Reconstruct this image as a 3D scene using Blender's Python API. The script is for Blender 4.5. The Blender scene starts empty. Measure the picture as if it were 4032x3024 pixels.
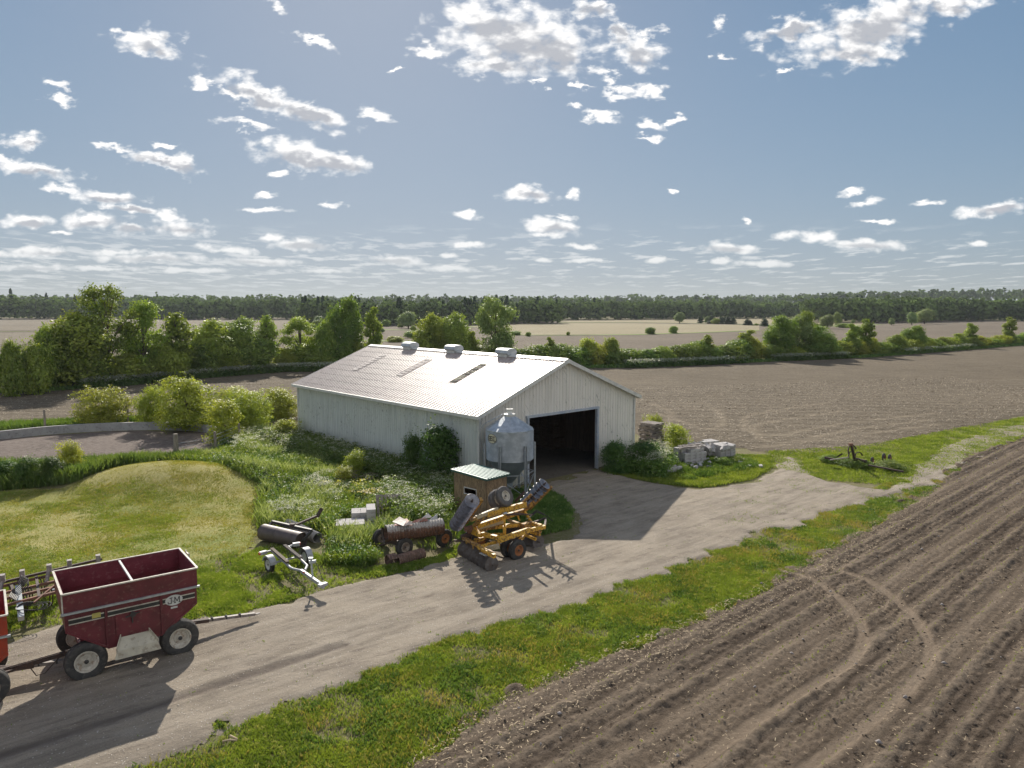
import bpy, math, random
import numpy as np
from mathutils import Vector, Matrix, Quaternion
R_ = math.radians
sc = bpy.context.scene
# ---------------------------------------------------------------- camera
CAMH, PITCH, FPX = 9.6, R_(6.02), 2892.8      # 4032 px wide photograph
cd = bpy.data.cameras.new("camera"); cam = bpy.data.objects.new("camera", cd)
sc.collection.objects.link(cam); sc.camera = cam
cam.location = (0, 0, CAMH); cam.rotation_euler = (math.pi/2 - PITCH, 0, 0)
cd.sensor_width = 36; cd.lens = 36*FPX/4032; cd.clip_start = .1; cd.clip_end = 20000
# ---------------------------------------------------------------- light
SUN_EL, SUN_AZ = R_(29), math.atan2(-.18, 1.0)
EXPOSURE = 0.60
w = bpy.data.worlds.new("World"); sc.world = w; w.use_nodes = True
sd = bpy.data.lights.new("sun", 'SUN'); sun = bpy.data.objects.new("sun", sd); sc.collection.objects.link(sun)
sd.energy = 4.7; sd.angle = R_(.5); sd.color = (1, .93, .82)
sdir = Vector((math.sin(SUN_AZ)*math.cos(SUN_EL), math.cos(SUN_AZ)*math.cos(SUN_EL), math.sin(SUN_EL)))
sun.rotation_euler = (-sdir).to_track_quat('-Z', 'Y').to_euler(); sun.location = (0, 0, 60)
sc.view_settings.view_transform = 'Standard'; sc.view_settings.look = 'None'
sc.view_settings.exposure = EXPOSURE; sc.view_settings.gamma = 1
sc.cycles.max_bounces = 5; sc.cycles.diffuse_bounces = 3; sc.cycles.glossy_bounces = 2
sc.cycles.transmission_bounces = 3; sc.cycles.transparent_max_bounces = 6; sc.cycles.volume_bounces = 0
sc.cycles.caustics_reflective = False; sc.cycles.caustics_refractive = False
sc.cycles.sample_clamp_indirect = 4; sc.cycles.use_denoising = True; sc.cycles.use_adaptive_sampling = True; sc.cycles.adaptive_threshold = .02

# ---- node helper
class NT:
    def __init__(s, tree): s.t = tree; s.n = tree.nodes; s.l = tree.links
    def new(s, typ, **kw):
        n = s.n.new(typ)
        for k, v in kw.items(): setattr(n, k, v)
        return n
    def math(s, op, a, b=None, c=None, clamp=False):
        n = s.n.new('ShaderNodeMath'); n.operation = op; n.use_clamp = clamp
        for i, x in enumerate((a, b, c)):
            if x is None: continue
            if isinstance(x, (int, float)): n.inputs[i].default_value = x
            else: s.l.new(x, n.inputs[i])
        return n.outputs[0]
    def mix(s, f, a, b, blend='MIX'):
        n = s.n.new('ShaderNodeMix'); n.data_type = 'RGBA'; n.blend_type = blend
        for i, x in ((0, f), (6, a), (7, b)):
            if isinstance(x, (int, float)): n.inputs[i].default_value = x
            elif isinstance(x, tuple): n.inputs[i].default_value = (*x, 1)[:4]
            else: s.l.new(x, n.inputs[i])
        return n.outputs[2]
    def ramp(s, x, lo, hi, smooth=True):
        n = s.n.new('ShaderNodeMapRange'); n.interpolation_type = 'SMOOTHSTEP' if smooth else 'LINEAR'
        s.l.new(x, n.inputs[0]); n.inputs[1].default_value = lo; n.inputs[2].default_value = hi
        return n.outputs[0]
    def noise(s, vec, scale, detail=4, rough=.55, dist=0, typ='3D'):
        n = s.n.new('ShaderNodeTexNoise'); n.noise_dimensions = typ
        n.inputs['Scale'].default_value = scale; n.inputs['Detail'].default_value = detail
        n.inputs['Roughness'].default_value = rough; n.inputs['Distortion'].default_value = dist
        if vec is not None: s.l.new(vec, n.inputs['Vector'])
        return n.outputs[0]
    def mapv(s, vec, scale=(1, 1, 1), rot=(0, 0, 0), loc=(0, 0, 0), typ='POINT'):
        n = s.n.new('ShaderNodeMapping'); n.vector_type = typ; s.l.new(vec, n.inputs[0])
        n.inputs['Scale'].default_value = scale; n.inputs['Rotation'].default_value = rot; n.inputs['Location'].default_value = loc
        return n.outputs[0]
    def vm(s, op, a, b=None):
        n = s.n.new('ShaderNodeVectorMath'); n.operation = op
        for i, x in enumerate((a, b)):
            if x is None: continue
            if isinstance(x, tuple): n.inputs[i].default_value = x
            else: s.l.new(x, n.inputs[i])
        return n

# ---- sky: physical sky with a layer of fair-weather cumulus laid out by direction
nt = NT(w.node_tree); nt.n.clear()
out = nt.new('ShaderNodeOutputWorld'); bg = nt.new('ShaderNodeBackground'); nt.l.new(bg.outputs[0], out.inputs[0])
sky = nt.new('ShaderNodeTexSky', sky_type='NISHITA'); sky.sun_disc = False
sky.sun_elevation = SUN_EL; sky.sun_rotation = SUN_AZ; sky.altitude = 0
sky.air_density = 1.0; sky.dust_density = 0.3; sky.ozone_density = 3.0
SKY_STRENGTH = .10; SKY_K = 2.4
CLOUDS = [  # centre x, y, radius x, y, tilt  (degrees of a chart of the sky, 27.7 units to the radian)
 (1120,85,165,66,4),(1190,118,95,34,6),(1050,45,90,42,10),(920,108,36,14,0),(1285,14,48,16,8),(1060,140,80,22,0),
 (1378,108,58,32,8),(1395,68,30,11,-20),(1340,70,30,22,40),
 (1880,58,170,48,-18),(1705,68,85,17,-12),(1850,108,90,28,-3),(2060,8,80,22,-8),(1545,50,19,15,20),(1566,127,18,8,15),(1695,147,24,6,3),
 (325,97,72,22,8),(290,78,35,10,25),(600,8,30,13,20),(680,87,62,8,20),
 (560,205,95,24,22),(660,243,95,20,16),(440,178,27,12,0),(500,205,45,10,10),(820,252,37,13,18),(535,273,52,8,8),
 (650,338,98,28,8),(720,352,80,21,8),(600,380,20,5,0),(50,308,52,17,-4),(70,367,92,15,8),(20,350,40,8,20),
 (350,348,80,13,10),(395,355,34,22,20),(240,322,38,7,10),(120,185,28,8,5),(125,222,34,9,3),(360,312,24,4,5),
 (130,408,44,9,8),(235,428,68,13,5),(270,450,72,8,6),(60,478,62,12,2),(195,480,72,17,0),(285,493,55,13,0),(385,490,72,18,3),(360,470,24,14,20),
 (1145,420,62,14,5),(1238,418,16,10,0),(1010,463,34,8,2),(1190,488,68,15,2),(1180,505,40,7,0),(1215,470,35,6,0),
 (1340,203,48,10,0),(1408,195,26,13,10),(1302,257,36,9,8),(1245,233,16,8,12),(1412,270,30,11,12),(1455,257,26,8,-15),(1400,298,28,5,8),
 (1170,180,18,7,5),(1252,187,18,6,-5),(1310,172,22,14,40),(852,155,6,8,20),
 (650,528,80,12,3),(580,514,34,9,0),(490,540,56,9,6),(570,452,42,6,2),(715,443,30,6,0),(575,423,19,6,0),(130,505,30,4,0),
 (850,562,72,9,6),(1015,527,44,8,0),(965,578,60,7,3),(1250,531,34,6,3),(1265,563,46,5,0),(970,548,30,5,0),(1170,560,22,5,0),
 (1575,537,68,10,2),(1700,507,28,12,-8),(1768,510,42,13,6),(1860,528,88,11,3),(1875,440,38,9,-12),(2150,452,85,13,-6),(2110,527,28,6,4),
 (1455,413,12,4,0),(1610,473,13,5,0),(2000,441,34,5,0),(1840,415,28,6,-15),(1900,480,40,4,0),(1420,563,26,7,0),(1650,570,66,8,0),(1560,563,26,6,0),
 (90,545,110,11,0),(330,556,120,9,0),(60,575,90,8,0),(560,565,90,8,2),(230,580,90,6,0),(420,585,90,6,0),(700,585,70,6,0),(250,545,60,7,0)]
tc = nt.new('ShaderNodeTexCoord'); sep = nt.new('ShaderNodeSeparateXYZ'); nt.l.new(tc.outputs['Generated'], sep.inputs[0])
yy = nt.math('MAXIMUM', sep.outputs[1], .02)
cx = nt.math('DIVIDE', sep.outputs[0], yy); cz = nt.math('DIVIDE', sep.outputs[2], yy)
comb = nt.new('ShaderNodeCombineXYZ'); nt.l.new(cx, comb.inputs[0]); nt.l.new(cz, comb.inputs[1]); P2 = comb.outputs[0]
s_, c_ = math.sin(PITCH), math.cos(PITCH)
def chart(px, py):
    u = (px-1106)/1587; v = (py-829.5)/1587
    return u/(c_-v*s_), (-s_-v*c_)/(c_-v*s_)
# warped position gives ragged cloud edges
wn = nt.new('ShaderNodeTexNoise'); wn.inputs['Scale'].default_value = 24; wn.inputs['Detail'].default_value = 6; wn.inputs['Roughness'].default_value = .62
nt.l.new(nt.mapv(P2, (1, 1.9, 1)), wn.inputs['Vector'])
off = nt.vm('SUBTRACT', wn.outputs['Color'], (.5, .5, .5)).outputs[0]
nz = nt.math('MULTIPLY', nt.ramp(cz, .02, .3), 1.0)
ox = nt.vm('MULTIPLY', off, (.075, .045, 0)).outputs[0]
scl = nt.new('ShaderNodeVectorMath', operation='SCALE'); nt.l.new(ox, scl.inputs[0]); nt.l.new(nt.math('ADD', nt.math('MULTIPLY', nz, .85), .28), scl.inputs['Scale'])
PW = nt.vm('ADD', P2, scl.outputs[0]).outputs[0]
acc = None; acc2 = None; PB = PW
for ci, (px, py, rx, ry, an) in enumerate(CLOUDS):
    X, Z = chart(px, py)
    if ci and ci % 14 == 0:      # forces the nodes to be evaluated block by block
        ma = nt.new('ShaderNodeVectorMath', operation='MULTIPLY_ADD'); nt.l.new(acc, ma.inputs[0]); ma.inputs[1].default_value = (1e-7, 1e-7, 0); nt.l.new(PW, ma.inputs[2]); PB = ma.outputs[0]
    m = nt.mapv(PB, (rx*1.08/1587, ry*1.2/1587, 1), (0, 0, R_(-an)), (X, Z, 0), 'TEXTURE')
    d = nt.vm('LENGTH', m).outputs['Value']
    acc = d if acc is None else nt.math('MINIMUM', acc, d)
    if rx*ry > 560:              # thick clouds carry a grey base
        e_ = nt.vm('LENGTH', nt.vm('MULTIPLY_ADD', m, (1.05, 1.25, 0)).outputs[0]).outputs['Value'] if False else None
        ma2 = nt.new('ShaderNodeVectorMath', operation='MULTIPLY_ADD'); nt.l.new(m, ma2.inputs[0]); ma2.inputs[1].default_value = (1.12, 1.35, 0); ma2.inputs[2].default_value = (-.08, .34, 0)
        e_ = nt.vm('LENGTH', ma2.outputs[0]).outputs['Value']; acc2 = e_ if acc2 is None else nt.math('MINIMUM', acc2, e_)
dens = nt.math('SUBTRACT', 1.0, acc)                       # 1 in a cloud's middle, 0 at its rim
fine = nt.noise(nt.mapv(P2, (1, 1.7, 1)), 30, 8, .63, .25)
vor = nt.new('ShaderNodeTexVoronoi'); vor.voronoi_dimensions = '2D'; vor.feature = 'F1'; vor.inputs['Scale'].default_value = 38; vor.inputs['Detail'].default_value = 1.5
nt.l.new(nt.mapv(P2, (1, 1.5, 1)), vor.inputs['Vector'])
bill = nt.math('SUBTRACT', .60, vor.outputs['Distance'])
dens2 = nt.math('ADD', nt.math('ADD', dens, nt.math('MULTIPLY', nt.math('SUBTRACT', fine, .46), 1.75)), nt.math('MULTIPLY', bill, .50))
alpha = nt.ramp(dens2, -.12, .72)
# thin rows of small far clouds above the horizon
lz = nt.math('LOGARITHM', nt.math('MAXIMUM', cz, .004), 2.718)
c3 = nt.new('ShaderNodeCombineXYZ'); nt.l.new(nt.math('DIVIDE', nt.math('MULTIPLY', cx, 2.6), nt.math('ADD', nt.math('MULTIPLY', cz, 5), .35)), c3.inputs[0]); nt.l.new(nt.math('MULTIPLY', lz, 1.5), c3.inputs[1])
n3 = nt.noise(c3.outputs[0], 5.5, 7, .6)
band = nt.math('MULTIPLY', nt.ramp(cz, .012, .03), nt.math('SUBTRACT', 1.0, nt.ramp(cz, .055, .12)))
lowa = nt.math('MULTIPLY', nt.ramp(nt.math('ADD', n3, nt.math('MULTIPLY', nt.ramp(cx, .35, -.6, False), .05)), .52, .66), nt.math('MULTIPLY', band, .62))
# unseen cloud cover behind the viewer, widened to act as fill light
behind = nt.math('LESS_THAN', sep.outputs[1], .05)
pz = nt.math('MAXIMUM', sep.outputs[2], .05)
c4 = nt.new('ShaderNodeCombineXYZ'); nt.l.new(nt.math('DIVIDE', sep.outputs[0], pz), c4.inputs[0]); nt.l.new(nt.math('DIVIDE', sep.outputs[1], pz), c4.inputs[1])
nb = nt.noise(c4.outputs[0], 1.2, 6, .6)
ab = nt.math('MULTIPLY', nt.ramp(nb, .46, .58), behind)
alpha = nt.math('MULTIPLY', alpha, nt.math('SUBTRACT', 1.0, behind))
a_all = nt.math('MAXIMUM', nt.math('MAXIMUM', alpha, lowa), ab)
# tone inside a cloud: bright rims, greyer thick middles
puff = nt.noise(nt.mapv(P2, (1, 2.0, 1), loc=(.004, .009, 0)), 17, 6, .6)
core = nt.math('MULTIPLY', nt.ramp(nt.math('ADD', nt.math('SUBTRACT', nt.math('SUBTRACT', 1.0, acc2), nt.math('MULTIPLY', bill, .5)), nt.math('MULTIPLY', nt.math('SUBTRACT', puff, .5), 1.8)), .08, .85), .9)
ccol = nt.mix(core, (.76, .75, .74), (.29, .305, .34))
skyc = nt.new('ShaderNodeVectorMath', operation='SCALE'); nt.l.new(sky.outputs[0], skyc.inputs[0]); skyc.inputs['Scale'].default_value = SKY_STRENGTH
# the camera's highlight compression of the glow round the sun: c / (1 + k c), for every ray alike
den = nt.vm('ADD', nt.vm('MULTIPLY', skyc.outputs[0], (SKY_K,)*3).outputs[0], (1, 1, 1)).outputs[0]
cmpd = nt.vm('MULTIPLY', nt.vm('DIVIDE', skyc.outputs[0], den).outputs[0], (.98, 1.08, 1.23)).outputs[0]
hsv = nt.new('ShaderNodeHueSaturation'); nt.l.new(cmpd, hsv.inputs['Color']); hsv.inputs['Saturation'].default_value = 1.10
fadec = nt.mix(nt.ramp(cz, .0, .14), (.43, .455, .465), ccol)  # distant air in front of low clouds
final = nt.mix(a_all, hsv.outputs[0], fadec)
# unseen cloud opposite the sun, brightened as added fill for the shaded walls
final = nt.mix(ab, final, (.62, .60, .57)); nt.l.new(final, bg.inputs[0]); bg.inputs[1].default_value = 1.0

# ---------------------------------------------------------------- helpers
rng = np.random.default_rng(7); random.seed(7)
def at(X, Y, z=0.0):
    """world point at height z seen at pixel X, Y of the 4032 x 3024 photograph"""
    u = (X-2016)/FPX; v = (Y-1512)/FPX; t = (CAMH-z)/(s_+v*c_)
    return Vector((u*t, t*(c_-v*s_), z))
def ad(px, py, z=0.0): return at(px*4032/2212, py*4032/2212, z)
def top_z(py, y):
    v = (py-829.5)/1587; return CAMH - y/(c_-v*s_)*(s_+v*c_)
def px_x(px, py, y):
    v = (py-829.5)/1587; return (px-1106)/1587*y/(c_-v*s_)
RG = {21: (1760, 1880, 420/1834), 22: (0, 2150, 560/2212), 23: (2500, 1620, 450/2212), 24: (3220, 1720, 440/2212), 25: (1300, 1850, 400/2212),
      10: (1400, 1900, 800/2212), 11: (1000, 1950, 500/2074), 1: (0, 2050, 1300/2212), 9: (0, 1450, 1200/2212), 3: (1750, 1550, 500/976), 12: (2000, 2300, 2032/2212), 26: (0, 2350, 300/995),
      5: (2300, 1550, 1400/2212), 8: (2500, 1080, 1532/2212), 7: (1200, 1080, 1500/2212), 6: (0, 1080, 1400/2212)}
def rz(r, x, y, z=0.0):
    a, b, k = RG[r]; return at(a+x*k, b+y*k, z)

def vnoise(x, y, scale, seed=0):
    """cheap smooth value noise on arrays"""
    x = np.asarray(x)/scale; y = np.asarray(y)/scale
    xi = np.floor(x).astype(np.int64); yi = np.floor(y).astype(np.int64); xf = x-xi; yf = y-yi
    def h(a, b):
        n = (a*374761393 + b*668265263 + seed*974711) & 0x7fffffff
        n = ((n ^ (n >> 13))*1274126177) & 0x7fffffff
        return ((n ^ (n >> 16)) & 0xffff)/65535.0
    u = xf*xf*(3-2*xf); v = yf*yf*(3-2*yf)
    return (h(xi, yi)*(1-u)+h(xi+1, yi)*u)*(1-v)+(h(xi, yi+1)*(1-u)+h(xi+1, yi+1)*u)*v
def fbm(x, y, scale, oct=4, seed=0):
    r = 0; a = .5; tot = 0
    for i in range(oct):
        r = r+a*vnoise(x, y, scale/2**i, seed+i*17); tot += a; a *= .55
    return r/tot

def height(x, y):
    x = np.asarray(x, float); y = np.asarray(y, float)
    h = 1.15*np.exp(-((x+18.6)/5.2)**2-((y-38.9)/3.5)**2)
    far = np.clip((y-600)/500, 0, 1); h = h+9*far*far*(3-2*far)
    fr = np.clip((x-330)/300, 0, 1)*np.clip((y-250)/200, 0, 1); h = h+9*fr*fr*(3-2*fr)
    return h
def hz(x, y): return float(height(x, y))

def raw_mesh(name, V, F, mat, parent=None, smooth=False, attrs=None):
    """V (n,3), F (m,k) with constant k"""
    V = np.asarray(V, np.float32); F = np.asarray(F, np.int32); k = F.shape[1]
    me = bpy.data.meshes.new(name); me.vertices.add(len(V)); me.vertices.foreach_set('co', V.ravel())
    me.loops.add(F.size); me.loops.foreach_set('vertex_index', F.ravel())
    me.polygons.add(len(F)); me.polygons.foreach_set('loop_start', np.arange(0, F.size, k, dtype=np.int32))
    try: me.polygons.foreach_set('loop_total', np.full(len(F), k, np.int32))
    except Exception: pass
    if smooth: me.polygons.foreach_set('use_smooth', np.ones(len(F), bool))
    if attrs:
        for an, av in attrs.items():
            a = me.attributes.new(an, 'FLOAT', 'POINT'); a.data.foreach_set('value', np.asarray(av, np.float32))
    me.update(calc_edges=True); me.validate()
    if mat: me.materials.append(mat)
    o = bpy.data.objects.new(name, me); sc.collection.objects.link(o)
    if parent: o.parent = parent
    return o

class MB:
    def __init__(s): s.v = []; s.f = []
    def add(s, vs, fs):
        b = len(s.v); s.v += [tuple(p) for p in vs]; s.f += [tuple(i+b for i in f) for f in fs]; return s
    def box(s, c, d, rot=None):
        c = Vector(c); x, y, z = d[0]/2, d[1]/2, d[2]/2
        P = [Vector(p) for p in ((-x,-y,-z),(x,-y,-z),(x,y,-z),(-x,y,-z),(-x,-y,z),(x,-y,z),(x,y,z),(-x,y,z))]
        if rot is not None: P = [rot @ p for p in P]
        return s.add([c+p for p in P], [(0,3,2,1),(4,5,6,7),(0,1,5,4),(1,2,6,5),(2,3,7,6),(3,0,4,7)])
    def beam(s, a, b, wd, hg=None, up=(0, 0, 1)):
        a = Vector(a); b = Vector(b); hg = hg or wd; d = (b-a); L = d.length; d.normalize(); up = Vector(up)
        if abs(d.dot(up)) > .98: up = Vector((1, 0, 0))
        sx = d.cross(up).normalized(); uz = sx.cross(d).normalized()
        M = Matrix((sx, d, uz)).transposed()
        return s.box((a+b)/2, (wd, L, hg), M)
    def tube(s, a, b, r, n=8, r2=None, cap=True):
        a = Vector(a); b = Vector(b); r2 = r if r2 is None else r2
        return s.lathe([(0, 0), (r, 0), (r2, (b-a).length), (0, (b-a).length)] if cap else [(r, 0), (r2, (b-a).length)], a, b-a, n)
    def lathe(s, prof, o, axis, n=24, a0=0, a1=2*math.pi):
        o = Vector(o); ax = Vector(axis).normalized(); t = Vector((0, 0, 1)) if abs(ax.z) < .9 else Vector((1, 0, 0))
        e1 = ax.cross(t).normalized(); e2 = ax.cross(e1)
        full = abs(a1-a0-2*math.pi) < 1e-6; m = n if full else n+1; V = []; Fc = []; idx = []
        for (r, h) in prof:
            if r < 1e-6: idx.append([len(V)]); V.append(o+ax*h)
            else:
                row = []
                for i in range(m):
                    th = a0+(a1-a0)*i/n; row.append(len(V)); V.append(o+ax*h+(e1*math.cos(th)+e2*math.sin(th))*r)
                idx.append(row)
        for A, B in zip(idx[:-1], idx[1:]):
            for i in range(n):
                j = (i+1) % m if full else i+1
                if len(A) == 1 and len(B) == 1: continue
                if len(A) == 1: Fc.append((A[0], B[i], B[j]))
                elif len(B) == 1: Fc.append((A[i], B[0], A[j]))
                else: Fc.append((A[i], B[i], B[j], A[j]))
        return s.add(V, Fc)
    def path(s, pts, r, n=6, closed=False):
        pts = [Vector(p) for p in pts]; rows = []; V = []; up = Vector((0, 0, 1)); N = len(pts)
        for i, p in enumerate(pts):
            d = (pts[(i+1) % N]-pts[i-1]) if closed else (pts[min(i+1, N-1)]-pts[max(i-1, 0)])
            d.normalize(); u = up if abs(d.z) < .95 else Vector((1, 0, 0)); e1 = d.cross(u).normalized(); e2 = e1.cross(d)
            rr = r[i] if isinstance(r, (list, tuple)) else r
            rows.append(len(V)); V += [p+(e1*math.cos(2*math.pi*k/n)+e2*math.sin(2*math.pi*k/n))*rr for k in range(n)]
        Fc = []
        for i in range(N if closed else N-1):
            a = rows[i]; b = rows[(i+1) % N]
            Fc += [(a+k, a+(k+1) % n, b+(k+1) % n, b+k) for k in range(n)]
        if not closed: Fc += [tuple(rows[0]+k for k in range(n))[::-1], tuple(rows[-1]+k for k in range(n))]
        return s.add(V, Fc)
    def prism(s, pts, off):
        """closed polygon (list of points) extruded by vector off"""
        n = len(pts); off = Vector(off); V = [Vector(p) for p in pts]; V += [p+off for p in V]
        return s.add(V, [tuple(range(n))[::-1], tuple(range(n, 2*n))]+[(i, (i+1) % n, (i+1) % n+n, i+n) for i in range(n)])
    def build(s, name, mat, parent=None, smooth=False, world=False, bevel=0, label=None):
        v = s.v
        if world and parent is not None:
            p = parent
            while p.parent: p = p.parent
            L = p.location; v = [(a[0]-L[0], a[1]-L[1], a[2]-L[2]) for a in v]
        me = bpy.data.meshes.new(name); me.from_pydata([tuple(p) for p in v], [], s.f); me.update()
        if smooth:
            me.polygons.foreach_set('use_smooth', [True]*len(me.polygons)); me.set_sharp_from_angle(angle=R_(38))
        me.materials.append(mat)
        o = bpy.data.objects.new(name, me); sc.collection.objects.link(o)
        if parent: o.parent = parent
        if bevel:
            b = o.modifiers.new('bevel', 'BEVEL'); b.width = bevel; b.segments = 1; b.limit_method = 'ANGLE'
        if label: o['label'] = label
        return o

def tag(o, label=None, cat=None, group=None, kind=None):
    if label: o['label'] = label
    if cat: o['category'] = cat
    if group: o['group'] = group
    if kind: o['kind'] = kind
    return o
def thing(name, label, cat, loc=(0, 0, 0), rot=0, group=None):
    o = bpy.data.objects.new(name, None); sc.collection.objects.link(o); o.location = loc; o.rotation_euler = (0, 0, rot)
    o.empty_display_size = .3
    return tag(o, label, cat, group)
KIDS = {}
def copy_tree(root, loc, rot=0, scale=None, label=None, group=None):
    c = root.copy(); sc.collection.objects.link(c); c.location = loc
    c.rotation_euler = (0, 0, rot) if not isinstance(rot, tuple) else rot
    if scale is not None: c.scale = scale if isinstance(scale, tuple) else (scale,)*3
    if label: c['label'] = label
    if group: c['group'] = group
    def rec(src, dst):
        for ch in KIDS.get(src.name, []):
            d = ch.copy(); sc.collection.objects.link(d); d.parent = dst; rec(ch, d)
    rec(root, c); return c
def note_kids():
    KIDS.clear()
    for o in sc.objects:
        if o.parent: KIDS.setdefault(o.parent.name, []).append(o)

# ---------------------------------------------------------------- materials
def new_mat(name):
    m = bpy.data.materials.new(name); m.use_nodes = True; t = NT(m.node_tree); t.n.clear()
    o = t.new('ShaderNodeOutputMaterial'); p = t.new('ShaderNodeBsdfPrincipled'); t.l.new(p.outputs[0], o.inputs[0])
    return m, t, p, o
def coords(t, kind='Object'): return t.new('ShaderNodeTexCoord').outputs[kind]
def bump(t, p, h, strength=.4, dist=.02):
    b = t.new('ShaderNodeBump'); b.inputs['Strength'].default_value = strength; b.inputs['Distance'].default_value = dist
    t.l.new(h, b.inputs['Height']); t.l.new(b.outputs[0], p.inputs['Normal'])
def surf(name, c1, c2, scale=6, rough=.6, metal=0, c3=None, s3=25, amt3=.5, bmp=.3, bdist=.01, thr=(.35, .65), stretch=(1, 1, 1), spec=.5, thr3=(.55, .62)):
    """painted / weathered surface: two tones by noise, a third (rust, dirt) in patches"""
    m, t, p, o = new_mat(name); v = t.mapv(coords(t), stretch)
    n = t.noise(v, scale, 6, .62); col = t.mix(t.ramp(n, *thr), c1, c2)
    if c3:
        n3 = t.noise(v, s3, 5, .65); f = t.math('MULTIPLY', t.ramp(n3, *thr3), amt3); col = t.mix(f, col, c3)
    t.l.new(col, p.inputs['Base Color']); p.inputs['Roughness'].default_value = rough; p.inputs['Metallic'].default_value = metal
    p.inputs['Specular IOR Level'].default_value = spec
    if bmp: bump(t, p, t.noise(v, scale*6, 4, .6), bmp, bdist)
    return m
def leafmat(name, c1, c2, c3=None, trans=.45, scale=.9, objvar=.25, thr=(.35, .65)):
    m = bpy.data.materials.new(name); m.use_nodes = True; t = NT(m.node_tree); t.n.clear()
    o = t.new('ShaderNodeOutputMaterial'); v = coords(t)
    col = t.mix(t.ramp(t.noise(v, scale, 3), *thr), c1, c2)
    if c3: col = t.mix(t.ramp(t.noise(v, scale*7, 2), .55, .7), col, c3)
    oi = t.new('ShaderNodeObjectInfo'); hs = t.new('ShaderNodeHueSaturation'); t.l.new(col, hs.inputs['Color'])
    t.l.new(t.math('ADD', t.math('MULTIPLY', oi.outputs['Random'], objvar*2), 1-objvar), hs.inputs['Value'])
    r2 = t.math('FRACT', t.math('MULTIPLY', oi.outputs['Random'], 7.31))
    t.l.new(t.math('ADD', t.math('MULTIPLY', r2, .03), .485), hs.inputs['Hue'])
    d = t.new('ShaderNodeBsdfPrincipled'); t.l.new(hs.outputs[0], d.inputs['Base Color']); d.inputs['Roughness'].default_value = .55
    d.inputs['Specular IOR Level'].default_value = .25
    tr = t.new('ShaderNodeBsdfTranslucent')
    tcol = t.mix(1.0, hs.outputs[0], (1.15, 1.1, .55), 'MULTIPLY'); t.l.new(tcol, tr.inputs[0])
    mx = t.new('ShaderNodeMixShader'); mx.inputs[0].default_value = trans
    t.l.new(d.outputs[0], mx.inputs[1]); t.l.new(tr.outputs[0], mx.inputs[2]); t.l.new(mx.outputs[0], o.inputs[0])
    return m
def groundmat(name, tones, sc1=.35, sc2=5, bmp=.6, bdist=.05, bscale=9, fine=None, rough=.95, stretch=(1, 1, 1), rot=0, attr=None):
    """tones: dark, mid, light"""
    m, t, p, o = new_mat(name); v = t.mapv(coords(t), stretch, (0, 0, rot))
    a = t.ramp(t.noise(v, sc1, 5, .6), .3, .7); b = t.ramp(t.noise(v, sc2, 7, .7), .3, .72)
    col = t.mix(a, tones[0], tones[1]); col = t.mix(t.math('MULTIPLY', b, .75), col, tones[2])
    if fine:
        f = t.ramp(t.noise(v, fine[1], 3, .7), .62, .7); col = t.mix(t.math('MULTIPLY', f, fine[2]), col, fine[0])
    if attr:
        q = t.new('ShaderNodeAttribute'); q.attribute_name = attr[0]; col = t.mix(t.math('MULTIPLY', q.outputs['Fac'], attr[2]), col, attr[1])
    t.l.new(col, p.inputs['Base Color']); p.inputs['Roughness'].default_value = rough; p.inputs['Specular IOR Level'].default_value = .15
    if bmp: bump(t, p, t.math('ADD', t.noise(v, bscale, 6, .7), t.math('MULTIPLY', t.noise(v, bscale*4, 3, .6), .5)), bmp, bdist)
    return m
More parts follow.
